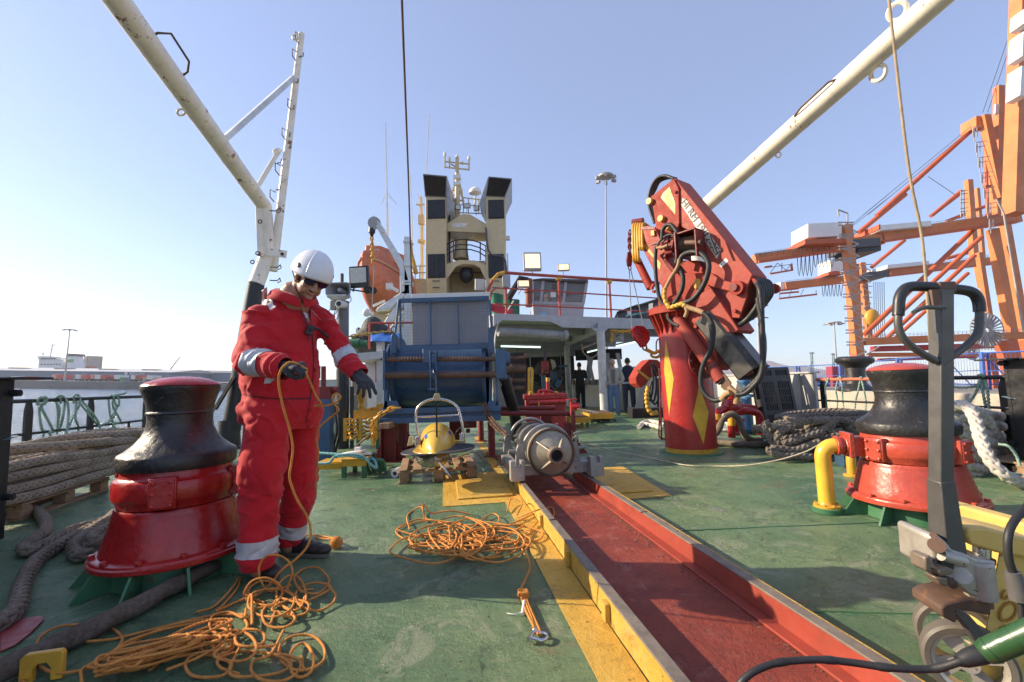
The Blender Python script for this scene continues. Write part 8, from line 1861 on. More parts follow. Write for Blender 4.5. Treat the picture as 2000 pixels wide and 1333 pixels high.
# second heap
random.seed(31); cur=[]; L=[]; cx0,cy0=905,1052
P=[]
for k in range(190):
    t_=k*.86; q=k/190; cx=cx0+62*math.sin(k*.113)+22*math.sin(k*.041+2); cy=cy0+18*math.sin(k*.173+1); R1=52+26*math.sin(k*.217); R2=20+8*math.sin(k*.31+2)
    z=.010+.055*abs(math.sin(k*.35))*(1-((cx-cx0)/110)**2*.7)*(.4+.6*q)
    P.append(G(cx+R1*math.cos(t_)+random.uniform(-9,9),cy+R2*math.sin(t_)+random.uniform(-5,5),max(.008,z)))
P+= [G(*q,.02) for q in((985,1030),(1020,1015),(1050,1000),(1078,992),(1080,1010),(1050,1020),(1030,1048),(1020,1072),(1033,1095),(1034,1115),(1018,1150))]
cur=[P,gp([(800,1035),(795,1010),(806,998),(822,990),(828,1003),(835,1020)],.02,None,.02),[G(990,1000,.02),G(998,975,.05),G(1012,972,.10),G(1020,985,.10),G(1010,1010,.03),G(1045,998,.10),G(1068,995,.09),G(1080,1015,.02)],
 [G(830,1020,.02),W(826,985,3.5),W(838,1000,3.5),W(850,1002,3.5),W(880,998,3.5),W(920,1005,3.5)]]
orange('orange_rope','round heap of orange rope in the middle of the deck beside the yellow strip',cur)
# knotted end with shackle
t=thing('shackled_rope_end','knotted orange rope end with a bright bow shackle in the foreground beside the yellow strip','rope end',G(1035,1200))
K=G(1022,1160,.03); m=MB()
for j in range(5): m.tube(spline([K+V((.022*math.cos(a+j),.020*math.sin(a*1.0+j*.7),.012*math.sin(a*2+j))) for a in[k*PI/4 for k in range(9)]],.003),RO*1.1,8,lobes=3,amp=.16,twist=400)
m.build('knot',ORR,t,sharp=80)
m=MB()
for L in([(1018,1165),(1026,1190),(1038,1215),(1047,1232),(1052,1240)],[(1026,1163),(1034,1185),(1045,1210),(1053,1228),(1056,1240)],[(1022,1160),(1030,1185),(1040,1212),(1044,1238)]): m.tube(spline([G(x,y,.018) for x,y in L],.004),RO,9,lobes=3,amp=.17,twist=430)
m.build('lay',ORR,t,sharp=80)
m=MB(); m.tube([G(1024,1175,.02),G(1020,1200,.012)],.0075,10); m.tube(spline([G(1018,1196,.01),G(1005,1200,.01),G(990,1198,.006)],.01),.002,6); m.build('taped_end',WHITE,t)
c=G(1053,1243,.018); d=(G(1068,1246,.018)-G(1040,1241,.018)).normalized(); n=V((-d.y,d.x,0))
m=MB(); P=[c+d*(-.030)+n*.020]+[c+d*(.004+.022*math.cos(a))+n*.020*math.sin(a) if False else c+d*(.012+.020*math.cos(a))+n*(.026*math.sin(a)) for a in[PI/2-k*PI/10 for k in range(11)]]+[c+d*(-.030)-n*.020]
m.tube(spline(P,.004),.0062,14); m.tube([c-d*.03+n*.032,c-d*.03-n*.030],.0065,14); m.ball(c-d*.03+n*.036,(.010,.010,.010),12,8); m.tube([c-d*.03-n*.030,c-d*.03-n*.040],[.010,.010],8); m.build('shackle',paint('polished_shackle',(.62,.62,.64),.14,metal=1,grime=.1,bump=0,wear=0,var=.05),t)
# monkey's fist
c=G(657,1071); c.z=.034; t=thing('monkey_fist','ball-shaped orange monkey fist knot on the deck behind the boots of the man','knot',c)
m=MB()
for ax_ in range(3):
    M=[Matrix.Identity(3),Matrix.Rotation(PI/2,3,'X'),Matrix.Rotation(PI/2,3,'Y')][ax_]@Matrix.Rotation(.3,3,'X')
    for k in range(-2,3):
        z=k*.0115; r=math.sqrt(max(.034**2-z*z,1e-5)); m.tube([c+M@V((r*math.cos(a),r*math.sin(a),z)) for a in[2*PI*i/26 for i in range(26)]],.0058,7,closed=True)
m.build('ball',ORR,t); m=MB(); m.tube(spline([c+V((.0,.02,.02)),G(645,1050,.02),G(625,1047,.01),G(606,1045,.01),G(590,1052,.01),G(575,1060,.01)],.004),RO*.9,8,lobes=3,amp=.16,twist=430); m.tube(spline([c+V((-.01,.02,.03)),G(640,1053,.02),G(615,1050,.01)],.004),RO*.9,8,lobes=3,amp=.16,twist=430); m.build('tail',ORR,t,sharp=80)
# ================= THE MAN IN RED =================
def evaluated(mb,voxel,smooth=0):
    me=bpy.data.meshes.new('w'); me.from_pydata(mb.v,[],mb.f); o=bpy.data.objects.new('w',me); COL.objects.link(o)
    r=o.modifiers.new('r','REMESH'); r.mode='VOXEL'; r.voxel_size=voxel; r.use_smooth_shade=True
    if smooth: s=o.modifiers.new('s','SMOOTH'); s.iterations=smooth; s.factor=.5
    dg=bpy.context.evaluated_depsgraph_get(); ev=o.evaluated_get(dg); out=bpy.data.meshes.new_from_object(ev)
    bpy.data.objects.remove(o); bpy.data.meshes.remove(me); return out
def finish(me,name,mat,parent,root=None):
    off=V(WL[parent.name]) if parent else V((0,0,0))
    if root is not None: off=root
    for v in me.vertices: v.co-=off
    me.materials.clear(); me.materials.append(mat); me.polygons.foreach_set('use_smooth',[True]*len(me.polygons)); me.name=name
    o=bpy.data.objects.new(name,me); COL.objects.link(o); WL[o.name]=tuple(off)
    if parent: o.parent=parent
    return o
def limb(mb,pts,rad,n=20,flat=None):
    P=spline(pts,.012); m=len(P); Ls=[0]
    cum=[0]
    for a,b in zip(pts,pts[1:]): cum.append(cum[-1]+(V(b)-V(a)).length)
    tot=cum[-1]; R=[]
    for i in range(m):
        s_=tot*i/(m-1); k=0
        while k<len(cum)-2 and s_>cum[k+1]: k+=1
        f=(s_-cum[k])/max(1e-6,cum[k+1]-cum[k]); f=f*f*(3-2*f); R.append(rad[k]+(rad[k+1]-rad[k])*f)
    mb.tube(P,R,n); mb.ball(P[0],R[0]*.98,14,10); mb.ball(P[-1],R[-1]*.98,14,10)
def loft(mb,rings,L,Fw,n=36,power=2.3):
    vs=[]
    # rings: (center, halfwidth along L, halfdepth along F)
    C=[V(r[0]) for r in rings]
    R2=[]
    for i in range(len(rings)-1):
        for k in range(5):
            t=k/5; t=t; a,b=rings[i],rings[i+1]; u=t*t*(3-2*t); R2.append((V(a[0]).lerp(V(b[0]),t),a[1]+(b[1]-a[1])*u,a[2]+(b[2]-a[2])*u))
    R2.append(rings[-1])
    for c,w,d in R2:
        for k in range(n):
            a=2*PI*k/n; ca,sa=math.cos(a),math.sin(a); e=2/power
            vs.append(V(c)+L*(w*abs(ca)**e*(1 if ca>0 else -1))+Fw*(d*abs(sa)**e*(1 if sa>0 else -1)))
    m=len(R2); mb.add(vs,[(i*n+k,i*n+(k+1)%n,(i+1)*n+(k+1)%n,(i+1)*n+k) for i in range(m-1) for k in range(n)]+[tuple(range(n))[::-1],tuple((m-1)*n+k for k in range(n))])
FB=V((.74,-.67,0)); LB_=V((.67,.74,0))
root=G(530,1110); root.z=0
hipR=W(522,812,2.58); kneR=W(508,962,2.56); ankR=W(503,1094,2.56); hipL=W(584,810,2.82); kneL=W(584,958,2.86); ankL=W(563,1052,2.90)
shR=W(502,620,2.56); elR=W(489,706,2.46); wrR=W(556,718,2.34); shL=W(626,620,2.84); elL=W(668,690,2.80); wrL=W(699,730,2.70)
tc_=lambda px,py,Y=2.70: W(px,py,Y)
m=MB()
loft(m,[(tc_(556,838),.19,.15),(tc_(552,815),.225,.185),(tc_(550,795),.232,.195),(tc_(549,777),.205,.172),(tc_(549,768),.205,.172),(tc_(548,748),.215,.180),(tc_(549,700),.208,.168),(tc_(552,655),.200,.162),(tc_(557,622),.175,.138),(tc_(562,598),.122,.10),(tc_(567,579),.085,.085),(tc_(568,572),.08,.08)],LB_,FB)
limb(m,[hipR,hipR.lerp(kneR,.5),kneR,kneR.lerp(ankR,.5),ankR],[.120,.120,.104,.098,.096])
limb(m,[hipL,hipL.lerp(kneL,.5),kneL,kneL.lerp(ankL,.5),ankL],[.118,.112,.098,.088,.085])
limb(m,[shR+V((.05,.03,.0)),shR,shR.lerp(elR,.5),elR,elR.lerp(wrR,.5),wrR],[.066,.066,.070,.070,.066,.058],22)
limb(m,[shL-V((.05,.03,-.0)),shL,shL.lerp(elL,.5),elL,elL.lerp(wrL,.5),wrL],[.062,.063,.065,.064,.060,.052],22)
cme=evaluated(m,.0085,3)
SEG=[(hipR,kneR),(kneR,ankR),(hipL,kneL),(kneL,ankL),(shR,elR),(elR,wrR),(shL,elL),(elL,wrL),(tc_(549,775),tc_(560,590))]
JT=[(elR,.11),(kneR,.14),(elL,.11),(kneL,.13),(ankR,.10),(ankL,.10),(tc_(549,772),.16),(shR,.12),(shL,.12),(hipR,.16),(wrR,.07),(wrL,.06)]
def nearest(p):
    best=(9,None,None)
    for a,b in SEG:
        d=b-a; t=max(0,min(1,(p-a).dot(d)/d.length_squared)); q=a+d*t; r=(p-q).length
        if r<best[0]: best=(r,d.normalized(),q)
    return best
nrm=[v.normal.copy() for v in cme.vertices]
for v,n_ in zip(cme.vertices,nrm):
    p=v.co; r,ax_,q=nearest(p); al=ax_*p.dot(ax_); pe=p-al
    w_=noise.noise(p*3.1+V((5,5,5)))*1.1; s1=noise.noise(pe*6+al*8+V((3+w_,1-w_,7))); s2=noise.noise(pe*8+al*13+V((9,2+w_,1))); s3=noise.noise(p*4.5)
    j=0
    for c,rr in JT: j=max(j,max(0,1-(p-c).length/(rr*1.5)))
    fold=(1-abs(s1)*4)**2 if abs(s1)<.25 else 0; fold2=(1-abs(s2)*4)**2 if abs(s2)<.25 else 0
    v.co=p+n_*(s3*.012+fold*(.007+.017*j)-fold2*(.004+.012*j))
person_body=MB()
# skin: head, neck and slim body core inside the clothes, one continuous surface
HC=W(607,543,2.64)
fh=V((.62,-.62,-.53)).normalized(); uh=V((.34,-.34,.83)); uh=(uh-fh*uh.dot(fh)).normalized(); rh=fh.cross(uh)   # rh = his right
roll=Matrix.Rotation(R_(-9),3,fh); uh=roll@uh; rh=roll@rh
HM=Matrix((rh,fh,uh)).transposed(); Hp=lambda r,f,u: HC+rh*r+fh*f+uh*u
b=person_body
b.ball(Hp(0,-.012,.035),(.074,.094,.092),32,22,HM); b.ball(Hp(0,.030,-.03),(.060,.060,.085),28,20,HM); b.ball(Hp(0,.045,-.085),(.036,.034,.030),20,14,HM)
for s_ in(1,-1):
    b.ball(Hp(s_*.040,.035,-.058),(.026,.045,.035),18,12,HM); b.ball(Hp(s_*.038,.064,-.022),(.024,.020,.020),16,12,HM)
    b.ball(Hp(s_*.077,-.008,-.015),(.007,.020,.032),14,12,HM@Matrix.Rotation(s_*.25,3,'Z')); b.ball(Hp(s_*.075,-.002,-.042),(.007,.010,.012),10,8,HM)
    b.ball(Hp(s_*.030,.083,.016),(.026,.010,.008),14,8,HM)
    b.ball(Hp(s_*.013,.093,-.042),(.009,.010,.008),10,8,HM)
b.tube([Hp(0,.086,.010),Hp(0,.102,-.022),Hp(0,.112,-.040)],[.010,.012,.014],12); b.ball(Hp(0,.110,-.040),.0135,12,10)
b.ball(Hp(0,.086,-.064),(.024,.012,.006),16,8,HM); b.ball(Hp(0,.084,-.074),(.021,.012,.007),16,8,HM); b.ball(Hp(0,.078,-.098),(.020,.014,.014),14,10,HM)
nb=tc_(570,572,2.68); limb(b,[Hp(0,-.03,-.04),Hp(0,-.035,-.09).lerp(nb,.4),nb,nb-UP*.08],[.058,.060,.066,.09])
loft(b,[(tc_(556,838),.13,.10),(tc_(549,772),.14,.11),(tc_(552,650),.17,.12),(tc_(562,590),.13,.08)],LB_,FB,20)
for L_,r_ in(([hipR,kneR,ankR,ankR-UP*.05],[.07,.055,.04,.04]),([hipL,kneL,ankL,ankL-UP*.05],[.07,.055,.04,.04]),([shR,elR,wrR],[.05,.04,.028]),([shL,elL,wrL],[.05,.04,.028])): limb(b,L_,r_,12)
bme=evaluated(b,.0042,3)
SKIN,t_,p_,vec_=newmat('skin')
c_=mix(t_,ramp(t_,noise_(t_,vec_,14,4),.35,.65),(.36,.18,.115),(.47,.25,.165)); c_=mix(t_,mth(t_,'MULTIPLY',ramp(t_,noise_(t_,vec_,160,3),.45,.6),.25),c_,(.22,.11,.08)); t_.links.new(c_,p_.inputs['Base Color']); p_.inputs['Roughness'].default_value=.45; p_.inputs['Subsurface Weight'].default_value=.12; p_.inputs['Subsurface Radius'].default_value=(.01,.004,.002); t_.links.new(bump_(t_,noise_(t_,vec_,240,3),.25,.001),p_.inputs['Normal'])
man=finish(bme,'person',SKIN,None,root); WL[man.name]=tuple(root); man.location=root
tag(man,'man in red coveralls and white helmet looking down and handling an orange rope','person')
# stubble & hair at nape
m=MB(); m.ball(Hp(0,-.035,-.012),(.078,.078,.072),26,18,HM); hme=evaluated(m,.005,2); 
bm=bmesh.new(); bm.from_mesh(hme); bmesh.ops.bisect_plane(bm,geom=bm.verts[:]+bm.edges[:]+bm.faces[:],plane_co=Hp(0,.012,0),plane_no=fh,clear_outer=True); bm.to_mesh(hme); bm.free()
finish(hme,'hair',paint('dark_hair',(.02,.014,.011),.55,bump=1,bscale=260,grime=0),man)
CVR=None
def cloth(name,col,rough=.75,weave=900):
    m,t,p,vec=newmat(name); c=mix(t,ramp(t,noise_(t,vec,5,5),.3,.7),tuple(x*.86 for x in col),tuple(min(1,x*1.12) for x in col)); c=mix(t,mth(t,'MULTIPLY',ramp(t,noise_(t,vec,9,8,.75),.6,.75),.35),c,tuple(x*.5+.01 for x in col))
    t.links.new(c,p.inputs['Base Color']); p.inputs['Roughness'].default_value=rough; p.inputs['Specular IOR Level'].default_value=.3; p.inputs['Sheen Weight'].default_value=.15
    b_=bump_(t,noise_(t,vec,weave,2),.25,.0008); b_=bump_(t,noise_(t,vec,34,6,.65),.30,.006,b_); t.links.new(b_,p.inputs['Normal']); return m
CV=cloth('red_coverall_cloth',(.50,.008,.018)); SILV=paint('reflective_tape',(.52,.53,.56),.38,metal=.15,var=.1,scale=12,grime=.15,bump=.5,bscale=60)
# trim coverall at neck, cuffs, hems; cut the open V at the chest
def cut(me,co,no,limit=None):
    bm=bmesh.new(); bm.from_mesh(me)
    if limit:
        g=[f for f in bm.faces if (f.calc_center_median()-limit[0]).length<limit[1]]; vv={v for f in g for v in f.verts}; ee={e for f in g for e in f.edges}; geom=list(vv)+list(ee)+g
    else: geom=bm.verts[:]+bm.edges[:]+bm.faces[:]
    bmesh.ops.bisect_plane(bm,geom=geom,plane_co=co,plane_no=no,clear_outer=True); bm.to_mesh(me); bm.free()
def band(src,name,a,b_,t0,t1,rad,off=.003,mat=None,parent=None):
    bm=bmesh.new(); bm.from_mesh(src); d=(b_-a).normalized(); L=(b_-a).length; p0=a+d*L*t0; p1=a+d*L*t1
    bmesh.ops.bisect_plane(bm,geom=bm.verts[:]+bm.edges[:]+bm.faces[:],plane_co=p0,plane_no=-d,clear_outer=True)
    bmesh.ops.bisect_plane(bm,geom=bm.verts[:]+bm.edges[:]+bm.faces[:],plane_co=p1,plane_no=d,clear_outer=True)
    c=(p0+p1)/2; rm=[v for v in bm.verts if ((v.co-c)-d*(v.co-c).dot(d)).length>rad or abs(nearest(v.co)[1].dot(d))<.97]; bmesh.ops.delete(bm,geom=rm,context='VERTS')
    left=set(bm.verts); best=[]
    while left:
        st=[left.pop()]; isl=list(st)
        while st:
            for e in st.pop().link_edges:
                for w in e.verts:
                    if w in left: left.discard(w); st.append(w); isl.append(w)
        if len(isl)>len(best): best=isl
    bs=set(best); bmesh.ops.delete(bm,geom=[v for v in bm.verts if v not in bs],context='VERTS')
    bm.normal_update()
    for v in bm.verts: v.co+=v.normal*off
    me=bpy.data.meshes.new(name); bm.to_mesh(me); bm.free(); return finish(me,name,mat or SILV,parent)
cut(cme,tc_(569,573),V((.12,-.1,1)).normalized())
VP_=[(560,566),(590,575),(606,592),(607,632),(584,600),(566,584)]
def inpoly(x,y,P):
    c=False
    for i in range(len(P)):
        (x1,y1),(x2,y2)=P[i],P[i-1]
        if (y1>y)!=(y2>y) and x<(x2-x1)*(y-y1)/(y2-y1)+x1: c=not c
    return c
bm=bmesh.new(); bm.from_mesh(cme); CI_=CAMM.inverted(); rm=[]
for f in bm.faces:
    q=CI_@f.calc_center_median()
    if f.normal.dot(view0:=(V((0,0,CH))-f.calc_center_median()).normalized())>0 and inpoly(1000+FPX*q.x/-q.z,666.5-FPX*q.y/-q.z,VP_): rm.append(f)
bmesh.ops.delete(bm,geom=rm,context='FACES'); bm.to_mesh(cme); bm.free()
cut(cme,wrR.lerp(elR,-.06),(wrR-elR).normalized(),(wrR,.16)); cut(cme,wrL.lerp(elL,-.06),(wrL-elL).normalized(),(wrL,.14))
cut(cme,V((0,0,ankR.z-.035)),V((0,0,-1)),(ankR,.22)); cut(cme,V((0,0,ankL.z-.035)),V((0,0,-1)),(ankL,.20))
src=cme.copy()
cov=finish(cme,'coverall',CV,man)
band(src,'reflective_band',ankR,kneR,.10,.34,.2,parent=cov); band(src,'reflective_band',ankL,kneL,.10,.36,.17,parent=cov)
band(src,'reflective_band',elR,wrR,.16,.52,.14,parent=cov); band(src,'reflective_band',elL,wrL,.02,.42,.12,parent=cov)
bpy.data.meshes.remove(src)
# shoulder tapes, collar, placket, shirt
def onto(p,n,dist=.4):      # project onto the coverall from outside along -n
    from mathutils.bvhtree import BVHTree
    global _bvh
    if '_bvh' not in globals(): 
        vs=[v.co+V(WL[cov.name]) for v in cov.data.vertices]; _bvh=BVHTree.FromPolygons(vs,[tuple(q.vertices) for q in cov.data.polygons])
    h=_bvh.ray_cast(p+n*dist,-n,dist*2); return h[0] if h[0] else p
def strip(name,pts,w,side,n,mat,off=.005,parent=None,th=.0):
    Q=spline(pts,.012); vs=[]
    for q in Q:
        for s_ in(-1,-.33,.33,1): vs.append(onto(q+side*w*s_,n)+n*off)
    m=MB(); k=4; m.add(vs,[(i*k+j,i*k+j+1,(i+1)*k+j+1,(i+1)*k+j) for i in range(len(Q)-1) for j in range(k-1)]); return m.build(name,mat,parent or cov,sharp=80)
view=(V((0,0,CH))-tc_(555,640)).normalized()
strip('reflective_band',[W(516,566,2.6),W(524,572,2.55),W(533,588,2.5)],.021,V((.8,-.1,.5)).normalized(),(view+UP*.9).normalized(),SILV,.006)
strip('reflective_band',[W(612,590,2.7),W(621,594,2.7),W(630,602,2.7)],.012,V((.7,0,-.6)).normalized(),(view+UP*.9).normalized(),SILV,.006)
strip('zip_line',[W(607,622,2.6),W(612,660,2.6),W(615,700,2.6),W(613,740,2.6),W(609,770,2.6),W(603,800,2.6),W(598,830,2.6)],.004,V((1,0,0)),view,paint('dark_seam',(.10,.004,.006),.7,bump=0),.002)
strip('pocket_flap',[W(585,690,2.6),W(560,683,2.6),W(545,672,2.6)],.006,UP,view,CV,.006)
strip('pocket_flap',[W(487,800,2.5),W(497,830,2.5),W(503,850,2.5)],.004,V((1,0,0)),view,CV,.008)
strip('waist_seam',[W(474,773,2.5),W(500,776,2.5),W(540,781,2.5),W(580,784,2.5),W(610,782,2.6)],.004,UP,view,paint('dark_seam',0),.003)
cb=tc_(571,571,2.69); m=MB()
def collar(side):
    P=[]; 
    for k in range(9):
        f=k/8; a=(PI*.98*f+.0)*side; d=(-FB*math.cos(a)+LB_*math.sin(a)); P.append(cb+d*(.082+.020*f)+UP*(.030-.075*f*f)+V((0,0,0)))
    vs=[]
    for k,p in enumerate(P): d=(p-cb); d.z=0; d.normalize(); vs+= [p,p+d*.030-UP*.016,p+d*.050-UP*(.052+.02*(k/8))]
    m.add(vs,[(i*3+j,i*3+j+1,(i+1)*3+j+1,(i+1)*3+j) for i in range(8) for j in range(2)])
collar(1); collar(-1); o=m.build('collar',CV,cov,sharp=70); o.modifiers.new('s','SOLIDIFY').thickness=.006
m=MB(); loft(m,[(tc_(556,660),.12,.13),(tc_(558,640),.15,.138),(tc_(560,618),.125,.115),(tc_(564,604),.08,.085),(tc_(568,594),.06,.06)],LB_,FB); finish(evaluated(m,.008,2),'white_shirt',paint('white_shirt',(.72,.72,.74),.8,bump=.3),man)
# radio with antenna
p=onto(W(606,645,2.6),view)+view*.025; m=MB(); m.box(p,(.035,.028,.06),Matrix.Rotation(.6,3,'Z')@Matrix.Rotation(.4,3,'Y')); m.tube([p+V((-.01,-.01,.03)),onto(W(588,604,2.6),view)+view*.03],[.006,.003],8); m.tube(spline([p+V((.01,-.02,.0)),onto(W(622,643,2.6),view)+view*.03,onto(W(646,660,2.65),view)+view*.03],.01),.0075,8); m.tube([p-V((0,0,.02)),p+V((.0,-.01,-.06))],.005,8); m.build('radio',RUBBER,man,bevel=.003)
m=MB(); q=onto(W(618,727,2.6),view)+view*.006; m.box(q,(.006,.006,.026)); m.build('zip_puller',BLACK,man)
# helmet
m=MB(); nu,nv=64,26; vs=[]
def helm(th,ph): # th around, ph 0 rim .. 1 top
    a=2*PI*th; e=math.cos(ph*PI/2)**.80; f=math.cos(a); r_=math.sin(a)
    rim=.0+.012*max(0,f)*(1-ph)*1.0-.0*ph; low=-.018*(1 if abs(r_)>0 else 0)*(r_*r_)*(1-ph)-.012*max(0,-f)*(1-ph)
    z=.030+.132*math.sin(ph*PI/2)+low
    return Hp(r_*(.110*e),f*((.132+rim) if f>0 else .142)*e-.008,z)
for j in range(nv+1):
    for k in range(nu): vs.append(helm(k/nu,j/nv*.999))
m.add(vs,[(j*nu+k,j*nu+(k+1)%nu,(j+1)*nu+(k+1)%nu,(j+1)*nu+k) for j in range(nv) for k in range(nu)])
HW=paint('helmet_white',(.74,.74,.78),.22,var=.03,wear=0,grime=.12,bump=.03,coat=.3)
hel=m.build('helmet',HW,man,sharp=60); s_=hel.modifiers.new('s','SOLIDIFY'); s_.thickness=.005; s_.offset=-1
m=MB(); 
for sg in(-1,1): m.mark(); m.tube(spline([helm(sg*(.115+.02*j/8)+(.0),.12+.10*j)+ (helm(sg*.12,.12+.10*j)-HC).normalized()*.001 for j in range(9)],.006),.0075,8)
m.mark(); m.tube(spline([helm(0,.30+.09*j) for j in range(7)]+[helm(.5,.95-.09*j) for j in range(7)],.006),.0085,8)
m.mark(); m.tube([helm(k/64,.005) for k in range(64)],.0042,8,closed=True)
m.each('moulded_rib',HW,hel,sharp=70)
m=MB()
for sg in(-1,1):
    m.mark(); P=[helm(sg*a_,p_) for a_,p_ in((.245,.10),(.19,.17),(.165,.30),(.20,.33),(.235,.22))]; c=sum(P,V((0,0,0)))/5; n=(c-HC).normalized(); c=helm(sg*.20,.24); m.ball(c,(.020,.024,.007),14,10,frame(V((0,0,0)),n))
m.each('vent_clip',BLACK,hel)
m=MB(); m.mark(); m.tube(spline([helm(.5-.06,.22),helm(.5,.30),helm(.5+.06,.22)],.006),.008,8); m.mark(); m.tube([helm(.32,.02),Hp(-.0,0,0)] if 0 else [helm(.27,.02),Hp(.082,-.012,-.03),Hp(.072,.02,-.075),Hp(.035,.052,-.118)],.0028,6); m.mark(); m.tube([helm(.73,.02),Hp(-.082,-.012,-.03),Hp(-.072,.02,-.075),Hp(-.035,.052,-.118)],.0028,6); m.mark(); m.tube(spline([Hp(.035,.052,-.118),Hp(0,.06,-.122),Hp(-.035,.052,-.118)],.005),.0028,6); m.mark(); m.tube([Hp(.080,.0,-.02),Hp(.078,-.045,-.005)],.006,8); m.each('chin_strap',BLACK,hel)
# sunglasses
LM=paint('mirror_lens',(.03,.02,.10),.06,metal=.6,var=.5,scale=40,bump=0,grime=0,wear=0); m=MB()
for s_ in(1,-1):
    m.mark(); P=[]
    for k in range(18):
        a=2*PI*k/18; x=.033*abs(math.cos(a))**.7*(1 if math.cos(a)>0 else -1); z=.020*abs(math.sin(a))**.8*(1 if math.sin(a)>0 else -1); P.append(Hp(s_*.036+x,.098-.22*abs(s_*.036+x)*.6,.002+z-.0*x))
    m.prism(P,fh*.003)
ls=m.each('lens',LM,man)
m=MB(); m.tube(spline([Hp(.073,.082,.020),Hp(.055,.096,.024),Hp(.02,.105,.020),Hp(0,.107,.012),Hp(-.02,.105,.020),Hp(-.055,.096,.024),Hp(-.073,.082,.020)],.004),.0035,8); m.bar(Hp(.073,.082,.018),Hp(.084,-.005,.004),.004,.010); m.bar(Hp(-.073,.082,.018),Hp(-.084,-.005,.004),.004,.010)
for s_ in(1,-1): m.tube(spline([Hp(s_*.070,.084,.018),Hp(s_*.068,.084,-.005),Hp(s_*.045,.093,-.019),Hp(s_*.018,.100,-.014)],.004),.0025,8)
m.build('sunglass_frame',BLACK,man)
m=MB(); m.ball(Hp(0,.0905,-.053),(.024,.006,.006),16,8,HM); o=m.build('moustache',paint('dark_stubble',(.10,.055,.04),.8,bump=.8,bscale=300,grime=0),man)
# gloves
GLV=cloth('grey_work_glove',(.035,.037,.042),.7,700)
def finger(mb,base,d,curl,L_,r,ax_):
    p=V(base); P=[p]; R=[r]; dd=V(d).normalized()
    for seg,c in zip((.45,.30,.25),curl): dd=Matrix.Rotation(c,3,ax_)@dd; p=p+dd*L_*seg; P.append(p.copy()); R.append(R[-1]*.92)
    limb(mb,P,R,12)
# right hand: fist round the rope, knuckles up and towards the camera
def hand(wr,dirn,palm,side,curls,splay,thumb,L_=.085,sc_=1.0,name='glove'):
    d=V(dirn).normalized(); pn=V(palm); pn=(pn-d*pn.dot(d)).normalized(); x=d.cross(pn)*side; m=MB(); rot=x*side   # x: towards the thumb
    c0=wr+d*.01; kn=wr+d*.088*sc_
    limb(m,[wr-d*.045,wr,wr+d*.02],[.036,.034,.032],16)
    for k,o_ in enumerate((.030,.010,-.010,-.029)): limb(m,[wr+d*.015+x*o_*.8,kn+x*o_-d*(.004*abs(k-1))],[.021,.0175],12)
    for k,o_ in enumerate((.031,.0105,-.0100,-.0295)):
        fl=(.92,1.0,.95,.78)[k]*L_*sc_; fd=(d+x*splay*(1.5-k)*.5).normalized(); ax_=d.cross(pn).normalized(); finger(m,kn+x*o_-d*(.004*abs(k-1)),fd,[c*( -1) for c in curls[k]] if False else curls[k],fl,.0122 if k<3 else .0108,ax_)
    tb=wr+d*.030+x*.030; tp=[tb]; q=tb
    for v_,l_ in thumb: 
        q=q+(d*v_[0]+x*v_[1]+pn*v_[2]).normalized()*l_; tp.append(q)
    limb(m,tp,[.017,.015,.0135,.011][:len(tp)],12)
    me=evaluated(m,.0035,2); return finish(me,name,GLV,man)
wrR2=wrR+(wrR-elR).normalized()*.012
hd=(W(590,716,2.30)-wrR2)
hand(wrR2,hd,V((.2,.35,-1)),-1,[(.9,1.25,.9)]*2+[(1.0,1.3,.9),(1.1,1.3,.9)],.05,[((.6,.6,.5),.03),((.7,-.3,.8),.028),((.5,-.8,.4),.024)],.088)
wrL2=wrL+(wrL-elL).normalized()*.01
hand(wrL2,V((.55,-.55,-.55)),V((-.25,.25,-1)),1,[(.15,.25,.2),(.3,.35,.3),(.4,.45,.3),(.45,.5,.35)],.28,[((.7,.6,.3),.034),((1,.25,.35),.03),((1,0,.3),.024)],.092)
# boots
def boot(heel,toe,name='boot'):
    h=V((heel.x,heel.y,0)); tt=V((toe.x,toe.y,0)); d=(tt-h).normalized(); L_=min(.325,(tt-h).length); n=V((-d.y,d.x,0)); M=Matrix((d,n,UP)).transposed(); m=MB()
    for x,r,z,hh in((.06,.047,.055,.05),(.12,.045,.062,.056),(.18,.047,.052,.045),(.24,.050,.046,.038),(.285,.044,.042,.033)): m.ball(h+d*x*L_/.32+UP*z,(.062,r,hh),18,12,M)
    limb(m,[h+d*.055+UP*.06,h+d*.06+UP*.19],[.052,.060],16); me=evaluated(m,.005,4); o=finish(me,name,paint('dark_brown_boot_leather',(.030,.022,.020),.45,var=.3,grime=.3,bump=.4,bscale=80),man)
    m=MB(); P=[]
    for k in range(32):
        a=2*PI*k/32; ca,sa=math.cos(a),math.sin(a); P.append(h+d*(L_/2+(L_/2+.008)*abs(ca)**.8*(1 if ca>0 else -1))+n*(.047+.008*(ca if ca>0 else 0))*abs(sa)**.7*(1 if sa>0 else -1)+UP*.002)
    m.prism(P,UP*.024); m.build('sole',paint('boot_sole',(.13,.12,.10),.6,grime=.4),o,bevel=.004)
    m=MB()
    for k in range(4): c=h+d*(.115+.028*k)*L_/.32+UP*(.122-.016*k); m.mark(); m.tube(spline([c-n*.028-UP*.012,c+UP*.004,c+n*.028-UP*.012],.006),.003,6)
    m.each('lace',RUBBER,o)
boot(G(478,1112),G(574,1150)); boot(G(548,1083),G(640,1088))
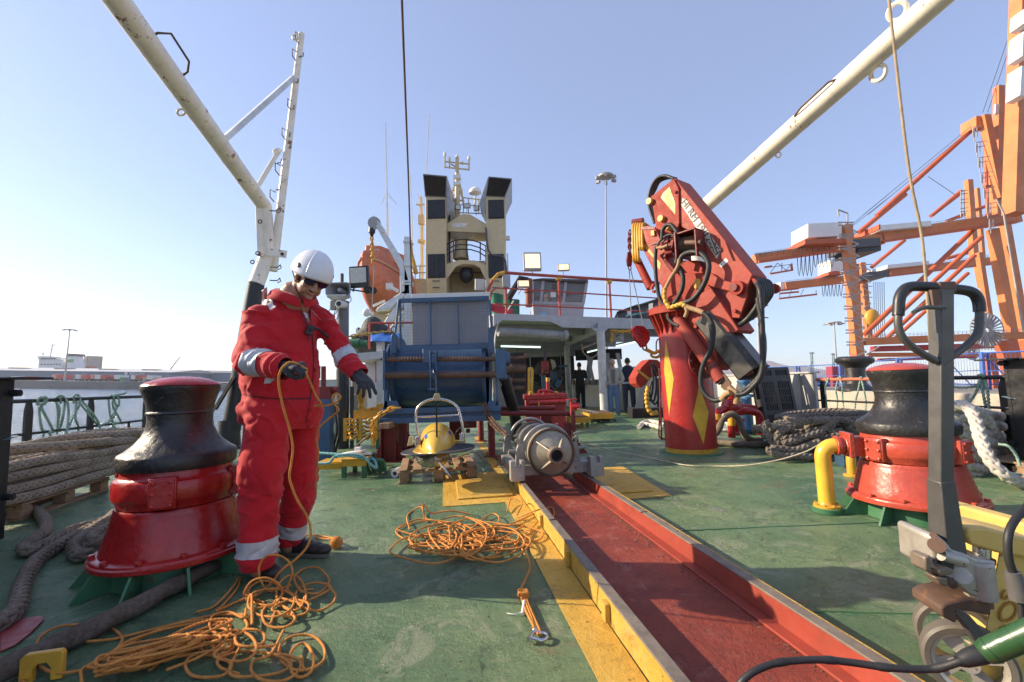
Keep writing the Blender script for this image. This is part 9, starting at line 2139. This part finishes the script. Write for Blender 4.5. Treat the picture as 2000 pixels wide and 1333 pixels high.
# rope held by the man
hr=wrR2+hd.normalized()*.10+V((0,0,-.015))
P=[hr+V((.02,.02,-.0)),W(572,708,2.28),W(556,714,2.26),W(546,730,2.26),W(545,755,2.28),W(553,795,2.32),W(566,840,2.36),W(572,875,2.38),W(569,905,2.38),W(566,935,2.38),W(580,975,2.40),W(600,1010,2.42),W(607,1040,2.42),W(600,1068,2.40),W(575,1095,2.38),W(552,1112,2.36),G(520,1150,.02),G(495,1165,.02),G(478,1162,.03)]
m=MB(); m.tube(spline(P,.0042),RO*1.08,9,lobes=3,amp=.17,twist=430)
P=[hr+V((.02,.02,-.01)),W(598,730,2.30),W(606,748,2.33),W(618,775,2.36),W(627,790,2.40),W(615,793,2.42),W(635,793,2.42),W(655,787,2.42),W(665,776,2.42),W(658,769,2.42),W(650,774,2.42),W(651,787,2.42),W(661,801,2.44),W(650,812,2.46),W(625,834,2.5),W(618,858,2.55),W(622,885,2.6),W(618,915,2.66),W(616,960,2.75)]
m.tube(spline(P,.0042),RO*1.0,9,lobes=3,amp=.17,twist=430)
tag(m.build('throwing_line',ORR,sharp=80),'orange rope held in the gloved hand of the man and falling to the pile','rope')
# ================= THE THREE MEN UNDER THE CANOPY =================
def bystander(label,px,py,top,Y,face,shirt,trousers,skin,hair,arms,sleeve=True,jacket=None,vest=None,shoe=BLACK,build=1.0):
    g=W(px,py,Y); g.z=0; H=W(px,top,Y).z; s_=H/1.78; f=V((math.cos(face),math.sin(face),0)); l=V((-f.y,f.x,0)); B=lambda a,b_,c: g+f*a*s_+l*b_*s_*build+UP*c*s_
    def mk(parts,lofts,vox=.016): 
        m=MB()
        for L_,r_ in parts: limb(m,[B(*q) for q in L_],[x*s_ for x in r_],14)
        for R3 in lofts: loft(m,[(B(*c),w*s_*build,d*s_) for c,w,d in R3],l,f,24)
        return evaluated(m,vox,2)
    m=MB(); m.ball(B(.02,0,1.655),(.078*s_,.098*s_,.115*s_),20,14,Matrix((l,f,UP)).transposed()); m.ball(B(.105,0,1.64),.016*s_); 
    for sg in(-1,1): m.ball(B(.0,sg*.08,1.65),.02*s_)
    limb(m,[B(0,0,1.58),B(-.01,0,1.47)],[.055*s_,.065*s_],12); limb(m,[B(0,0,1.45),B(0,0,.95)],[.1*s_,.1*s_],12)
    A_={}
    for sg,(el,wr) in zip((1,-1),arms): limb(m,[B(0,sg*.19,1.42),B(*el),B(*wr)],[.04*s_,.035*s_,.03*s_],12); limb(m,[B(*wr),B(wr[0]+.01,wr[1],wr[2]-.09)],[.032*s_,.022*s_],12); limb(m,[B(0,sg*.09,.9),B(.01,sg*.11,.1)],[.06*s_,.04*s_],12)
    o=finish(evaluated(m,.012,2),'person',skin,None,g); o.location=g; WL[o.name]=tuple(g); tag(o,label,'person','men standing under the canopy')
    del o['group']
    tor=[[((0,0,.93),.18,.12),((0,0,1.1),.175,.125),((0,0,1.28),.20,.13),((0,0,1.42),.19,.11),((-.01,0,1.49),.09,.08)]]
    ar=[([(0,sg*.17,1.42),(0,sg*.20,1.40),el,(tuple(V(el).lerp(V(wr),.85)) if sleeve else tuple(V((0,sg*.2,1.4)).lerp(V(el),.8)))],[.075,.07,.06,.05]) if sleeve else ([(0,sg*.17,1.42),(0,sg*.20,1.40),tuple(V((0,sg*.2,1.4)).lerp(V(el),.8))],[.075,.07,.065]) for sg,(el,wr) in zip((1,-1),arms)]
    finish(mk(ar,tor),'shirt' if not jacket else 'jacket',jacket or shirt,o)
    if jacket:
        q=MB(); q.prism([B(.135,.07,1.44),B(.135,-.07,1.44),B(.145,-.05,1.0),B(.145,.05,1.0)],f*.012); q.build('shirt',shirt,o)
    if vest: finish(mk([],[[((0,0,1.0),.20,.145),((0,0,1.15),.195,.15),((0,0,1.32),.215,.15),((0,0,1.44),.17,.12),((-.01,0,1.53),.085,.09)]]),'vest',vest,o)
    finish(mk([([(0,sg*.09,.92),(.015,sg*.105,.5),(0,sg*.11,.07)],[.105,.085,.07]) for sg in(1,-1)],[[((0,0,.86),.17,.12),((0,0,.98),.165,.12)]]),'trousers',trousers,o)
    q=MB()
    for sg in(1,-1): q.mark(); q.ball(B(.06,sg*.11,.04),(.13*s_,.05*s_,.045*s_),14,10,Matrix((f,l,UP)).transposed())
    q.each('shoe',shoe,o)
    q=MB(); q.ball(B(-.005,0,1.685),(.086*s_,.105*s_,.10*s_),18,12,Matrix((l,f,UP)).transposed()); hm=evaluated(q,.012,2); cut(hm,B(.055,0,1.68),(f-UP*.45).normalized()); cut(hm,B(-.1,0,1.60),(-UP)); finish(hm,'hair',hair,o)
    return o
DKH=paint('dark_hair',0); GYH=paint('grey_hair',(.40,.38,.35),.6,bump=.8,bscale=90); JEAN=cloth('blue_jeans',(.10,.16,.27)); DJEAN=cloth('dark_jeans',(.025,.035,.06)); BLK=cloth('black_cloth',(.012,.012,.014)); 
bystander('grey haired man in open beige shirt and jeans standing by the white pillar',1201,813,701,13.2,R_(-100),cloth('grey_tshirt',(.13,.12,.12)),JEAN,SKIN,GYH,[((.0,.30,1.14),(.12,.20,.98)),((.0,-.30,1.14),(.12,-.20,.98))],jacket=cloth('beige_overshirt',(.33,.30,.25)))
bystander('man in black t-shirt and black trousers seen from behind, left of the white pillar',1135,799,708,17.0,R_(95),BLK,BLK,SKIN,DKH,[((-.02,.27,1.13),(.05,.26,.88)),((-.02,-.27,1.13),(.05,-.26,.88))],sleeve=False)
bystander('man in navy vest and dark jeans seen from behind near the crane',1231,813,699,13.9,R_(80),cloth('pale_blue_shirt',(.45,.50,.58)),DJEAN,SKIN,DKH,[((.05,.27,1.15),(.20,.18,1.0)),((.05,-.27,1.15),(.20,-.18,1.0))],vest=cloth('navy_vest',(.012,.018,.038)),shoe=paint('tan_shoe',(.25,.12,.05),.5),build=1.15)
# ================= sea haze =================
m=MB(); m.box((0,1300,70),(3600,3400,152)); hz=m.build('haze',bpy.data.materials.new('haze_air'),flat=True)
hm=hz.data.materials[0]; hm.use_nodes=True; ht=hm.node_tree; ht.nodes.remove(ht.nodes['Principled BSDF']); pv=ht.nodes.new('ShaderNodeVolumePrincipled'); pv.inputs['Density'].default_value=.0002; pv.inputs['Anisotropy'].default_value=.3; pv.inputs['Color'].default_value=(.92,.94,1,1); ht.links.new(pv.outputs[0],ht.nodes['Material Output'].inputs['Volume'])
struct(hz,'stuff',out=True)
# ================= list of the ship =================
for o in list(bpy.data.objects):
    if o.parent is None and o.type in('MESH','EMPTY','CURVE') and o.name not in OUT:
        o.matrix_basis=TL@o.matrix_basis
